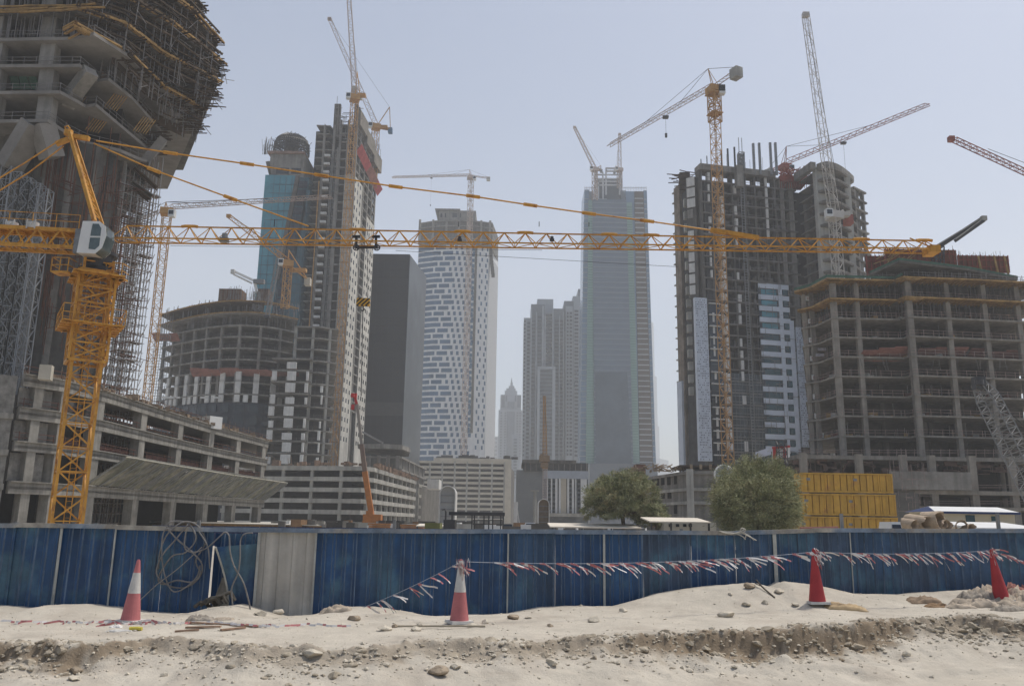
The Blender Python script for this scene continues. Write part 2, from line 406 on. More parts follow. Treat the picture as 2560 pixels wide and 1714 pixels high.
# ------------------------------------------------------------------ stones
def rock(b, c, r, seed, n=2, flat=0.7):
    rg = random.Random(seed); base = len(b.v)
    t = (1 + 5 ** .5) / 2
    vs = [Vector(v).normalized() for v in [(-1,t,0),(1,t,0),(-1,-t,0),(1,-t,0),(0,-1,t),(0,1,t),(0,-1,-t),(0,1,-t),(t,0,-1),(t,0,1),(-t,0,-1),(-t,0,1)]]
    fs = [(0,11,5),(0,5,1),(0,1,7),(0,7,10),(0,10,11),(1,5,9),(5,11,4),(11,10,2),(10,7,6),(7,1,8),(3,9,4),(3,4,2),(3,2,6),(3,6,8),(3,8,9),(4,9,5),(2,4,11),(6,2,10),(8,6,7),(9,8,1)]
    for _ in range(n):
        mid = {}; nf_ = []
        def m(i, j):
            k = (min(i, j), max(i, j))
            if k not in mid: mid[k] = len(vs); vs.append(((vs[i] + vs[j]) / 2).normalized())
            return mid[k]
        for a, bb, cc in fs:
            x, y, z = m(a, bb), m(bb, cc), m(cc, a); nf_ += [(a, x, z), (bb, y, x), (cc, z, y), (x, y, z)]
        fs = nf_
    cuts = [(Vector((rg.uniform(-1, 1), rg.uniform(-1, 1), rg.uniform(-1, 1))).normalized(), rg.uniform(0.45, 0.8)) for _ in range(9)]
    sx, sy, sz = r * rg.uniform(0.8, 1.3), r * rg.uniform(0.8, 1.2), r * flat * rg.uniform(0.75, 1.1)
    for v in vs:
        w = v.copy()
        for nn, dd in cuts:
            k = w.dot(nn)
            if k > dd: w -= nn * (k - dd)
        w *= 1 + rg.uniform(-.03, .03)
        b.v.append((c[0] + w.x * sx, c[1] + w.y * sy, c[2] + w.z * sz))
    for f in fs: b.f.append(tuple(base + i for i in f)); b.m.append(0)
ROCKS = [ # px, py (photo), radius, name, label
 (883,1549,.10,'stone','pale squarish limestone lump by the fallen tape, left of the middle cone'),
 (693,1533,.13,'stone','large upright whitish stone at the foot of the grey fence panel'),
 (650,1538,.10,'stone','whitish clod beside the grey fence panel, left of the larger stone'),
 (960,1575,.12,'stone','broad flat buff stone, largest of the cluster left of the middle cone'),
 (988,1568,.07,'stone','small darker stone behind the broad flat buff stone'),
 (1037,1576,.085,'stone','orange-tinged wedge-shaped stone nearest the middle cone on its left'),
 (1181,1565,.09,'stone','yellowish block-shaped stone right at the base of the middle cone'),
 (1212,1558,.075,'stone','rounded brown stone just right of the yellowish block'),
 (1281,1546,.10,'stone','grey-brown rounded stone at the top of the slope right of the middle cone'),
 (1320,1545,.055,'stone','small buff stone right of the grey-brown rounded stone'),
 (1484,1554,.12,'stone','pointed pale stone with a broad base under the tape'),
 (1558,1528,.09,'stone','pointed grey stone at the foot of the fence under the tape'),
 (1376,1565,.055,'stone','lone small buff stone in the open sand right of the middle cone'),
 (1815,1541,.14,'broken_block','dark broken concrete block lying in pale sand'),
 (1912,1509,.085,'stone','brown-topped stone lying beside the dark twig pile'),
 (1947,1481,.10,'stone','smooth whitish stone on the mound top'),
 (1873,1467,.12,'stone','pointed dark clod standing on the mound crest'),
 (1825,1487,.055,'stone','small tan stone on the mound face left of the crest clod'),
 (1990,1514,.085,'stone','round grey stone close to the left of the red cone base'),
 (1866,1513,.10,'stone','low dark clod left of the brown-topped stone'),
 (1094,1684,.13,'stone','round whitish stone half sunk low on the bank near the bottom edge'),
 (1138,1670,.07,'stone','dark orange stone low on the bank right of the half sunk white one'),
 (1380,1660,.11,'stone','slanting grey stone sticking out of the lower bank'),
 (780,1642,.12,'stone','slab of clay sticking out of the lower bank'),
 (2106,1652,.055,'stone','small brown stone at the foot of the dark bank'),
 (2265,1637,.08,'stone','dark angular stone below the right end of the bank'),
 (1048,1561,.06,'stone','thin pinkish stone lying behind the orange-tinged wedge'),
 (185,1700,.09,'stone','pale rounded clod by the rut at lower left'),
 (190,1682,.10,'stone','white stone beside the dark clod on the lower left slope'),
]
for i, (px, py, r, nm, lb) in enumerate(ROCKS):
    p = onground(px, py); b = MB(); rock(b, (0, 0, r * 0.28), r, i + 11, 2, 0.62 if nm == 'stone' else 0.5)
    o = b.build(nm, ROCKM if i % 4 else mat('weathered_stone', (0.36, 0.29, 0.21), rough=0.9, var=0.3, scale=5, bump=0.5, bscale=25), origin=(0, 0, 0)); o.location = (p.x, p.y, gz(p.x, p.y)); tag(o, lb, 'stone', 'loose stones on the sand')
# countless pebbles
b = MB(); rg = random.Random(3)
cl = [(rg.uniform(-7.5, 8.5)) for _ in range(60)]
for i in range(3400):
    if i % 3 == 0: x = rg.choice(cl) + rg.gauss(0, .25); y = float(interp(x, _ed)) + rg.gauss(-.1, .3)
    elif i % 3 == 1: x = rg.uniform(-8.5, 9.5); y = float(interp(x, _ed)) - abs(rg.gauss(.25, .45))
    else: x = rg.uniform(-9, 11); y = rg.uniform(10.3, yfence(x) - .4)
    if y < 9: continue
    r = min(.05, .009 + rg.expovariate(1) * .009) * (0.75 if i % 3 == 2 else 1.15)
    rock(b, (x, y, gz(x, y) + r * .2), r, i, 0, .7)
tag(b.build('pebbles', [ROCKM]), 'small stones and crumbs of earth scattered along the eroded bank', kind='stuff')
b = MB()
for i in range(900):
    x = rg.uniform(-8.8, 9.8); fh_ = float(interp(x, FACE)); 
    if rg.random() > fh_ * 3: continue
    y = float(interp(x, _ed)) + rg.gauss(.0, .12); r = min(.10, .02 + rg.expovariate(1) * .022)
    rock(b, (x, y, gz(x, y) - r * .12), r, i + 5000, 1, .7)
for cx_ in (-6.5, 7.3, 7.9, 8.3, -2.4, 1.2):
    for i in range(40):
        x = cx_ + rg.gauss(0, .45); y = float(interp(x, _ed)) - .35 + rg.gauss(0, .25); r = min(.11, .02 + rg.expovariate(1) * .025); rock(b, (x, y, gz(x, y) - r * .05), r, i + 9000, 1, .7)
tag(b.build('earth_clods', [mat('clod_earth', (.40, .345, .265), rough=.95, var=.25, scale=5, bump=.5, bscale=20, spec=.1)]), 'earth clods crumbling from the edge of the bank', kind='stuff')

# ================================================================== BLUE FENCE
def blue(i):
    c = [(0.013,0.062,0.158),(0.017,0.073,0.175),(0.011,0.052,0.135),(0.034,0.085,0.165),(0.05,0.085,0.14)][i]
    return mat('blue_sheet_%s' % 'abcde'[i], c, rough=0.42, var=0.22, scale=1.6, streak=0.28, spec=0.45, metal=0.0, col2=(0.06, 0.14, 0.20), c2=0.56, c2scale=1.1, bump=0.6, bscale=3.0)
GREYS = mat('unpainted_sheet', (0.47, 0.44, 0.385), rough=0.6, var=0.14, scale=1.2, streak=0.16, bump=0.5, bscale=4)
RAILM = mat('weathered_rail', (0.20, 0.25, 0.31), rough=0.7, var=0.3, scale=3, streak=0.0, col2=(0.36, 0.33, 0.28), c2=0.52, c2scale=0.8)
RIBL = mat('dusty_rib', (0.13, 0.18, 0.25), rough=0.6, var=0.3, scale=2.5, streak=.3)
EDGEL = mat('worn_sheet_edge', (0.42, 0.42, 0.38), rough=0.6, var=0.2, scale=3)
TOP = [(0,1200),(260,1204),(400,1208),(640,1213),(1400,1215),(1765,1218),(1775,1212),(2342,1213)]
fence = thing('hoarding_fence', 'long blue corrugated metal fence with one unpainted grey panel, standing in the sand', 'fence', (0, 17, 0))
def fpt(x2, y2=None):
    """point of the fence line under photo column x2 (2342 scale), at the fence's top"""
    Y = 17.0; y2 = np.interp(x2, [t[0] for t in TOP], [t[1] for t in TOP]) if y2 is None else y2
    for _ in range(6): p = at2(x2, y2, Y); Y = yfence(p.x)
    return p
def sheet(b, P, Q, z0, zt0, zt1, pitch=0.2, lean=0.0, ns=9, bow=0.0, seed=0, mid2=False):
    """trapezoidal corrugated sheet from P to Q"""
    P = pl(P); Q = pl(Q); e = (Q - P); L = e.length; e.normalize(); n = Vector((e.y, -e.x, 0))
    prof = []; u = 0
    while u < L:
        for du, d in ((0, 0), (0.115, 0), (0.135, 0.028), (0.18, 0.028)):
            if u + du < L: prof.append((u + du, d))
        u += pitch
    prof.append((L, 0)); rg = random.Random(seed); ph = rg.uniform(0, 6)
    base = len(b.v); nzz = ns
    for k in range(nzz + 1):
        for u, d in prof:
            t = k / nzz; zt = zt0 + (zt1 - zt0) * u / L; z = z0 + (zt - z0) * t
            dd = d + bow * math.sin(t * 3.1) * math.sin(u / L * 3 + ph) + lean * (t - 0.5) + 0.012 * math.sin(ph + u * 5 + t * 4)
            p = P + e * u + n * dd; b.v.append((p.x, p.y, z))
    m = len(prof)
    for k in range(nzz):
        for i in range(m - 1):
            b.f.append((base + k * m + i, base + k * m + i + 1, base + (k + 1) * m + i + 1, base + (k + 1) * m + i)); b.m.append(1 if 0.012 < prof[i + 1][0] - prof[i][0] < 0.03 and mid2 else 0)
segs = [-150, -60, 40, 145, 268, 380, 490, 595, 725, 830, 905, 1010, 1085, 1162, 1270, 1380, 1470, 1580, 1680, 1768, 1860, 1940, 2040, 2140, 2250, 2342, 2450, 2560]
shade = [1,0,1,0,1,0,2,2,0,3,1,1,0,3,0,1,4,0,3,1,4,3,4,3,3,4,4,3]
fpts = [fpt(x) for x in segs]
for i, (a, c) in enumerate(zip(fpts[:-1], fpts[1:])):
    x0 = segs[i]
    if x0 in (490,): continue
    b = MB(); g = min(gz(a.x, a.y - .5), gz(c.x, c.y - .5)) - 0.25
    wh = x0 == 595
    sheet(b, a, c, g, a.z - 0.03, c.z - 0.03, seed=i, bow=0.02, lean=random.uniform(-.02, .02), pitch=0.26 if wh else 0.2, mid2=not wh)
    o = b.build('fence_panel', GREYS if wh else [blue(shade[i]), RIBL], fence)
    if wh: o['label'] = 'unpainted grey-white fence panel between blue ones'
# pale strips of daylight-bleached edge where sheets overlap
for x, w in ((145, .045), (268, .03), (595, .05), (725, .03), (1162, .03), (1380, .045), (1768, .075), (1940, .02)):
    p = fpt(x); b = MB(); e = (fpt(x + 5) - fpt(x - 5)); e.z = 0; e.normalize(); n = Vector((e.y, -e.x, 0)); q = pl(p) + n * 0.045
    b.fb(q - e * w / 2, q + e * w / 2, 0, w, gz(p.x, p.y - .5) - .2, p.z - .04, 0, 0.02); b.build('edge_strip', EDGEL, fence)
rl = [0, 2, 4, 6, 8, 10, 12, 14, 16, 18, 20, 22, 24, 27]
for a, c in zip(rl[:-1], rl[1:]):
    P, Q = fpts[a], fpts[c]; b = MB(); off = random.uniform(-.01, .01)
    b.beam(P + V(0, -.03, off), Q + V(0, -.03, off), 0.10, 0.085, caps=True); b.build('top_rail', RAILM, fence)
for x in (30, 215, 450, 900, 1200, 1560, 1930, 2290):
    p = fpt(x); b = MB(); h = {900: .17, 1200: .0, 1930: .3, 2290: .32, 450: .12}.get(x, .02)
    b.cbox((p.x, p.y + 0.09, (p.z + h) / 2 - .1), 0.06, 0.06, p.z + h + .3); b.build('post', STEEL, fence)
# folded-back loose panel
P = at2(595, 1230, yfence(-4.9)); Q = at2(494, 1236, yfence(-5.7) - .55); b = MB()
A = pl(fpt(595)); 
def bent(t, s):   # t up, s across from hinge
    top = Vector((Q.x, Q.y, 0)); bot = pl(at2(527, 1390, yfence(-5.7) - .02)); tip = bot.lerp(top, t ** 1.6)
    return A.lerp(tip, s)
z0, z1 = 0.0, P.z - .1
N, M = 10, 12; base = 0
for k in range(N + 1):
    for i in range(M + 1):
        t = k / N; s = i / M; p = bent(t, s); rib = 0.022 if i % 3 == 1 else 0
        b.v.append((p.x, p.y - rib + .02 * math.sin(5 * t + 4 * s), z0 + (z1 - z0) * t - .06 * s * t))
for k in range(N):
    for i in range(M): b.f.append((k * (M + 1) + i, (k + 1) * (M + 1) + i, (k + 1) * (M + 1) + i + 1, k * (M + 1) + i + 1)); b.m.append(0)
o = b.build('bent_panel', blue(0), fence, smooth=True); o['label'] = 'blue fence panel torn loose and bent forward'
b = MB(); b.tube([(*bent(k / N, 1.0).xy, z0 + (z1 - z0) * k / N - .06 * k / N) for k in range(N + 1)], 0.018); b.build('bare_edge', EDGEL, fence)
b = MB(); ga, gb_ = fpt(478) + V(0, .42, 0), fpt(606) + V(0, .35, 0); sheet(b, ga, gb_, -.2, ga.z - .08, gb_.z - .08, seed=77, mid2=True); o = b.build('fence_panel', [blue(2), RIBL], fence); o['label'] = 'blue panel set back in the gap behind the bent one'
# what stands in the gap
p = at2(505, 1388, yfence(-5.7) + .35); b = MB()
for k in range(7):
    a = math.pi * (k / 6); x0 = math.cos(a) * .24; y0 = -math.sin(a) * .12
    x1 = math.cos(math.pi * ((k + 1) / 6)) * .24; y1 = -math.sin(math.pi * ((k + 1) / 6)) * .12
    if k < 6: b.face([(p.x + x0, p.y + y0, -.05), (p.x + x1, p.y + y1, -.05), (p.x + x1 * .18, p.y + y1 * .3 + .05, .72), (p.x + x0 * .18, p.y + y0 * .3 + .05, .72)])
tag(b.build('draped_sheet', mat('dusty_canvas', (0.30, 0.27, 0.22), rough=0.9, var=0.2, scale=4, streak=.2)), 'dusty beige sheet hanging in the gap beside the bent fence panel', 'sheet')
p = at2(455, 1385, yfence(-5.9) - .3); b = MB(); rgx = random.Random(2)
for k in range(5):
    q = p + V(.11 * k - .1, rgx.uniform(-.05, .05), -.02 + .035 * k)
    b.tube([q, q + V(.12, -.02, .09), q + V(.22, -.01, .06 + .02 * k), q + V(.3, .03, -.02)], .035 + .008 * (k % 3), 7)
tag(b.build('rag_bundle', mat('dark_rag', (0.10, 0.09, 0.075), rough=0.9, var=0.4, scale=8)), 'dark crumpled rags lying in the gap under the bent fence panel', 'rags')

# ------------------------------------------------------------------ hose coils on the fence
HOSE = mat('grey_hose', (0.21, 0.20, 0.19), rough=0.6, var=0.2, scale=4)
def fence_front(x2, y2, off=.12):
    p = at2(x2, y2, 16.8)
    for _ in range(5): p = at2(x2, y2, yfence(p.x) - off)
    return p
def smooth_path(pts, k=6):
    pts = [Vector(p) for p in pts]; out = []
    P = [pts[0]] + pts + [pts[-1]]
    for i in range(1, len(P) - 2):
        for j in range(k):
            t = j / k; a, b_, c, d = P[i - 1], P[i], P[i + 1], P[i + 2]
            out.append(0.5 * ((2 * b_) + (c - a) * t + (2 * a - 5 * b_ + 4 * c - d) * t * t + (3 * b_ - a - 3 * c + d) * t ** 3))
    out.append(pts[-1]); return out
hosep = [(430,1198),(400,1235),(372,1268),(358,1310),(385,1338),(425,1342),(455,1320),(462,1290),(440,1262),(405,1232),(382,1205),(395,1192),(430,1196),(448,1230),(425,1262),(395,1270),(372,1300),(362,1325),(375,1335),(405,1326),(440,1330),(458,1310),(448,1280),(470,1240),(455,1205),(430,1192),(405,1200),(380,1225),(366,1262),(362,1300)]
b = MB(); b.tube(smooth_path([fence_front(x, y, .10 + .05 * math.sin(i)) for i, (x, y) in enumerate(hosep)]), .0165, 6)
h1 = b.build('hose_coil', HOSE, smooth=True); tag(h1, 'coil of grey hose hung in loops over the top of the blue fence', 'hose')
for lp in ([(398,1212),(378,1210),(370,1240),(372,1290),(382,1330),(398,1352),(425,1342),(450,1318),(458,1292)], [(425,1215),(422,1250),(440,1262),(470,1254),(492,1236),(507,1222)], [(455,1215),(475,1250),(480,1300)]):
    b = MB(); b.tube(smooth_path([fence_front(x, y, .15) for x, y in lp]), .0145, 6); b.build('loose_loop', HOSE, h1, smooth=True)
b = MB(); b.tube(smooth_path([fence_front(x, y, .14) for x, y in [(320,1372),(360,1335),(400,1305),(440,1270),(462,1250)]]), .009, 5)
tag(b.build('thin_rope', mat('grey_rope', (.3, .28, .25), var=.1)), 'thin straight rope slanting down from the hose coil towards the left cone', 'rope')
b = MB(); b.tube(smooth_path([fence_front(x, y, .62) for x, y in [(507,1222),(515,1216),(524,1226),(526,1260),(536,1295),(556,1330),(568,1370),(574,1402)]]), .016, 6)
tag(b.build('hanging_cable', HOSE, smooth=True), 'grey cable hanging from the fence top over the bent panel down to the sand', 'cable')
b = MB(); b.tube(smooth_path([fence_front(x, y, .62) for x, y in [(578,1218),(560,1220),(550,1235),(549,1275),(544,1310),(530,1345),(533,1390)]]), .014, 6)
tag(b.build('hanging_cable', HOSE, smooth=True), 'thinner grey cable curving in front of the bent panel, right of the thicker one', 'cable')
b = MB(); r0 = [(1645,1214),(1665,1217),(1690,1219),(1705,1212),(1697,1207),(1694,1215),(1712,1224),(1725,1234)]
b.tube(smooth_path([fence_front(x, y, .1) for x, y in r0]), .014, 6)
for tail in ([(1680,1218),(1698,1226),(1705,1233)], [(1697,1218),(1715,1227),(1730,1235)], [(1700,1216),(1706,1222),(1704,1230)], [(1650,1216),(1672,1220),(1690,1216),(1702,1210)]):
    b.tube(smooth_path([fence_front(x, y, .11) for x, y in tail]), .012, 5)
tag(b.build('rope_knot', mat('pale_rope', (.5, .47, .4), var=.1)), 'pale knotted rope tied over the top rail near the round tree', 'rope')

# ------------------------------------------------------------------ cones
C_RED = mat('cone_red', (0.40, 0.045, 0.05), rough=0.55, var=0.12, scale=3)
C_PINK = mat('cone_faded_red', (0.50, 0.17, 0.17), rough=0.65, var=0.12, scale=3)
C_WHT = mat('cone_white', (0.56, 0.54, 0.50), rough=0.6, var=0.12, scale=5)
def cone(px, py, h, bands, label, tilt=(0, 0), base_m=None, basec=None):
    p = onground(px, py); root = thing('traffic_cone', label, 'traffic cone', (p.x, p.y, gz(p.x, p.y)), 'traffic cones along the tape')
    org[root] = Vector((0, 0, 0)); n = 24
    bm_ = basec or C_WHT
    b = MB(); s = h * .19
    b.hexa([(-s, -s, .0), (s, -s, .0), (s, s, .0), (-s, s, .0), (-s * .95, -s * .95, .045), (s * .95, -s * .95, .045), (s * .95, s * .95, .045), (-s * .95, s * .95, .045)])
    b.build('base', bm_, root)
    R0, R1 = h * .158, h * .028
    def rad(t): return R0 + (R1 - R0) * t
    b = MB(); b.tube([(0, 0, .03), (0, 0, h)], R0, n, 0, R1); bd = b.build('body', bands[0][2], root, smooth=False)
    for t0, t1, m in bands[1:]:
        b = MB(); b.tube([(0, 0, h * t0), (0, 0, h * t1)], rad(t0) + .004, n, 0, rad(t1) + .004); b.build('band', m, bd)
    b = MB(); b.tube([(0, 0, h), (0, 0, h + .012)], R1 * .8, n); b.build('tip', bands[0][2], root)
    root.rotation_euler = (R(tilt[0]), R(tilt[1]), R(random.uniform(0, 40)) if tilt == (0, 0) else 0)
    return Vector((p.x, p.y, gz(p.x, p.y) + h))
c1 = cone(325, 1555, .99, [(0, 1, C_PINK), (.47, .80, C_WHT)], 'faded pink traffic cone with a white band, at the far left by the hose coil', (0, 2.0))
c2 = cone(1148, 1557, .99, [(0, 1, C_PINK), (.49, .99, C_WHT)], 'traffic cone with faded pink lower half and dirty white upper half in the middle', (0, 0))
c3 = cone(2044, 1509, 1.0, [(0, 1, C_RED)], 'plain red traffic cone on the mound, tied with tape, right of the middle', (0, -1.0))
c4 = cone(2506, 1505, 1.0, [(0, 1, C_RED), (.0, .02, C_WHT)], 'plain red traffic cone leaning left behind the heap of rags', (0, -7.0))
c4 = c4 + V(-.12, 0, 0)

# ------------------------------------------------------------------ warning tape
T_W = mat('tape_white', (0.68, 0.65, 0.62), rough=0.6, var=0.08); T_R = mat('tape_red', (0.50, 0.19, 0.19), rough=0.6, var=0.15); T_S = mat('tape_cord', (0.30, 0.33, 0.38), var=.1)
def streamer(b, p, L, rg, droop=.25, wind=Vector((1, .1, 0)), w=.014):
    p = Vector(p); d = (wind + V(rg.uniform(-.15, .15), rg.uniform(-.25, .25), -droop * rg.uniform(.3, 2.0))).normalized(); n = rg.randint(4, 6); tw = rg.uniform(0, 3)
    mi = rg.randint(0, 1)
    side = Vector((0, math.cos(tw) * .3, 1)).normalized()
    for k in range(n):
        q = p + d * (L / n); s2 = (side + V(0, rg.uniform(-.5, .5), rg.uniform(-.4, .4))).normalized()
        b.face([p - side * w, q - s2 * w, q + s2 * w, p + side * w], mi); p = q; side = s2; mi = int(rg.random() < .42)
        d = (d + V(rg.uniform(-.15, .15), rg.uniform(-.15, .15), rg.uniform(-.3, .12))).normalized()
def tape_span(a, c, sag, spots, label, seed, L=(.22, .5), droop=.3):
    a = Vector(a); c = Vector(c); rg = random.Random(seed)
    f = lambda t: a.lerp(c, t) + V(0, 0, -sag * 4 * t * (1 - t))
    b = MB(); b.tube([f(k / 24) for k in range(25)], .005, 4); root = b.build('tape_line', T_S); tag(root, label, 'barrier tape', 'barrier tape strung between the cones')
    b = MB()
    for t, n in spots:
        for _ in range(n): streamer(b, f(min(.998, max(0.002, t + rg.uniform(-.006, .006)))), rg.uniform(*L), rg, droop)
    tag(b.build('streamers', [T_W, T_R], root), kind='stuff')
low = at2(830, 1389, 15.6)
tape_span(low, c2 + V(0, 0, -.03), .03, [(.05, 2), (.15, 1), (.2, 2), (.33, 2), (.5, 2), (.58, 2), (.7, 1), (.78, 1), (.92, 2), (.97, 2)], 'red and white barrier tape running from the sand up to the middle cone', 3, (.22, .36), .35)
tape_span(c2 + V(.1, 0, -.03), c3 + V(0, 0, -.05), .10, [(.07, 3), (.1, 2), (.14, 3), (.19, 2), (.23, 4), (.27, 3), (.31, 2), (.35, 4), (.40, 4), (.45, 3), (.49, 3), (.53, 4), (.57, 4), (.6, 3), (.63, 3), (.67, 4), (.7, 3), (.74, 3), (.78, 4), (.82, 3), (.86, 2), (.93, 3), (.97, 3)], 'long red and white barrier tape between the middle cone and the red cone', 5, (.25, .5), .22)
tape_span(c3 + V(0, 0, -.05), c4 + V(0, 0, -.02), .05, [(.03, 3), (.13, 2), (.2, 4), (.27, 3), (.33, 4), (.38, 3), (.45, 3), (.5, 3), (.56, 3), (.62, 3), (.68, 3), (.74, 3), (.8, 3), (.86, 2), (.92, 3), (.97, 3)], 'red and white barrier tape between the two red cones', 6, (.22, .42), .35)
tape_span(c4 + V(0, 0, -.02), at2(2480, 1320, 18.4), .04, [(.1, 3), (.25, 3), (.4, 3), (.55, 3), (.8, 3)], 'short end of barrier tape leaving the frame right of the leaning cone', 8, (.22, .4), .4)
def bunch(c, n, seed, label, r=.09, L=(.1, .28)):
    b = MB(); rg = random.Random(seed)
    for i in range(n):
        a = rg.uniform(0, 6.28); p = Vector(c) + V(math.cos(a) * r * rg.random(), math.sin(a) * r * .6 * rg.random(), rg.uniform(-.09, .05))
        streamer(b, p, rg.uniform(*L), rg, rg.uniform(.2, 2.2), V(rg.uniform(-.2, .8), rg.uniform(-.5, .3), rg.uniform(-.2, .2)))
    tag(b.build('tape_bunch', [T_W, T_R]), label, 'barrier tape', 'knots of tape tied on the cones')
bunch(c2 + V(.02, -.05, -.02), 44, 3, 'thick knot of red and white tape tied round the tip of the middle cone', .11)
bunch(c3 + V(0, -.04, -.02), 16, 4, 'knot of pale tape tied round the tip of the upright red cone', .08, (.1, .3))
bunch(c4 + V(0, -.04, -.02), 12, 5, 'knot of pale tape tied round the tip of the leaning red cone', .07, (.1, .35))
# tape lying on the sand
def ground_line(pts, seg=.12):
    P = [onground(x * K, y * K) for x, y in pts]; out = []
    for a, c in zip(P[:-1], P[1:]):
        n = max(1, int((c - a).length / seg))
        for k in range(n): q = a.lerp(c, k / n); out.append(Vector((q.x, q.y, gz(q.x, q.y) + .012)))
    return out
b = MB(); rg = random.Random(12); Lp = ground_line([(0,1424),(60,1426),(120,1425),(190,1428),(250,1425),(300,1422),(345,1422),(400,1430),(440,1426),(560,1432),(640,1436),(700,1432),(760,1436),(812,1437)], .07)
for p, q in zip(Lp[:-1], Lp[1:]):
    if True:
        s = Vector((rg.uniform(-.2, .2), .5, 1)).normalized() * .016; o1 = V(0, rg.uniform(-.05, .05), .01 + rg.uniform(0, .02))
        b.face([p + o1 - s, q + o1 - s, q + o1 + s, p + o1 + s], rg.choice((0, 0, 1)))
    if rg.random() < .22: streamer(b, p + V(0, 0, .03), rg.uniform(.12, .3), rg, .1, V(rg.uniform(-1, 1), rg.uniform(-.6, .6), 0), .016)
for i in range(26): streamer(b, onground((300 + rg.uniform(-55, 60)) * K, (1424 + rg.uniform(-4, 5)) * K) + V(0, 0, .03), rg.uniform(.15, .4), rg, .12, V(rg.uniform(-1, 1), rg.uniform(-.6, .6), 0), .02)
tag(b.build('fallen_tape', [T_W, T_R]), 'fallen red and white tape lying in the sand along the foot of the left cone', 'barrier tape')

# ------------------------------------------------------------------ litter
def plank(x0, y0, x1, y1, w, label, m=TIMBER, nm='plank', lift=.02):
    a = onground(x0 * K, y0 * K); c = onground(x1 * K, y1 * K); b = MB()
    a.z = gz(a.x, a.y) + lift; c.z = gz(c.x, c.y) + lift; b.beam(a, c, w, .025, caps=True); tag(b.build(nm, m), label, nm.replace('_', ' '), 'timber offcuts in the sand')
WOODP = mat('weathered_wood', (0.34, 0.22, 0.15), var=.3, scale=6)
plank(425, 1425, 592, 1434, .06, 'longest reddish plank lying in the sand right of the left cone', WOODP)
plank(425, 1437, 505, 1435, .05, 'short plank below the longest one in the sand', WOODP)
plank(400, 1446, 455, 1442, .05, 'dark-edged short plank nearest the camera', WOODP)
plank(505, 1443, 560, 1437, .045, 'pale thin plank right of the dark-edged one', WOODP)
plank(905, 1434, 1110, 1434, .03, 'long thin cane lying flat left of the middle cone', mat('dry_cane', (.42, .36, .27), var=.2), 'cane')
a = onground(1730 * K, 1340 * K); c = onground(1772 * K, 1368 * K); b = MB()
b.tube(smooth_path([a + V(0, 0, .12), a.lerp(c, .4) + V(0, 0, .06), c + V(0, 0, .02)]), .016, 6); b.tube([a.lerp(c, .3) + V(0, 0, .07), a.lerp(c, .3) + V(-.12, .05, .12)], .01, 5)
tag(b.build('dry_branch', mat('dead_wood', (.11, .09, .07), var=.3)), 'dark dry branch stuck in the mound near the middle of the right half', 'branch')
CLOTH = mat('dusty_cloth', (0.43, 0.36, 0.28), rough=0.95, var=0.2, scale=4, bump=.4, bscale=12)
CLOTH2 = mat('grey_cloth', (0.33, 0.29, 0.24), rough=0.95, var=0.25, scale=4, bump=.4, bscale=12)
def cloth(px, py, sx, sy, h, label, m=CLOTH, seed=0, nm='sack', group=None, rz=0.0, lift=0.0):
    p = onground(px, py); n, k = 22, 14; b = MB(); V0 = []
    ca, sa = math.cos(rz), math.sin(rz)
    for layer in (0, 1):
        for j in range(k + 1):
            for i in range(n + 1):
                u = i / n * 2 - 1; v = j / k * 2 - 1
                e = max(0.0, 1 - (abs(u) ** 3.2)) ** .5 * max(0.0, 1 - abs(v) ** 3) ** .5
                wob = float(fbm(np.array([u * 2.6 + seed]), np.array([v * 2.6 + seed * 2.0]), 4, seed)[0])
                fold = (1 - abs(math.sin(u * 3.3 + v * 2 + wob * 5 + seed))) * .5 + (1 - abs(math.sin(v * 2.6 - u * 1.5 + wob * 4))) * .25
                x = u * sx * (1 + .14 * wob); y = v * sy * (1 + .2 * wob)
                z = h * e * (.45 + .5 * fold + .6 * wob) if layer else -.03
                X = x * ca - y * sa; Yy = x * sa + y * ca
                b.v.append((X, Yy, z + (gz(p.x + X, p.y + Yy) - gz(p.x, p.y)) * .8))
    W = n + 1
    for j in range(k):
        for i in range(n):
            q = (W * (k + 1)) + j * W + i; b.f.append((q, q + 1, q + W + 1, q + W)); b.m.append(0)
    for i in range(n):
        for j0 in (0, k):
            a0 = j0 * W + i; b.f.append((a0, a0 + 1, a0 + 1 + W * (k + 1), a0 + W * (k + 1))); b.m.append(0)
    o = b.build(nm, m, smooth=True, origin=(0, 0, 0)); o.location = (p.x, p.y, gz(p.x, p.y) + lift); tag(o, label, nm.replace('_', ' '), group); return o
cloth(2112, 1519, .38, .17, .10, 'flattened brown cement sack lying right of the upright red cone', mat('kraft_sack', (.42, .31, .18), rough=.9, var=.15, scale=4), 3)
G = 'heap of dusty rags at the right'
cloth(2310, 1505, .30, .14, .14, 'curled piece of brown cardboard left of the rag heap', mat('cardboard', (.30, .22, .15), rough=.9, var=.25, scale=4), 4, 'cardboard')
cloth(2345, 1515, .24, .10, .07, 'small flat rust-brown rag in front of the cardboard', mat('rust_rag', (.28, .18, .10), rough=.9, var=.25, scale=4), 14, 'rag')
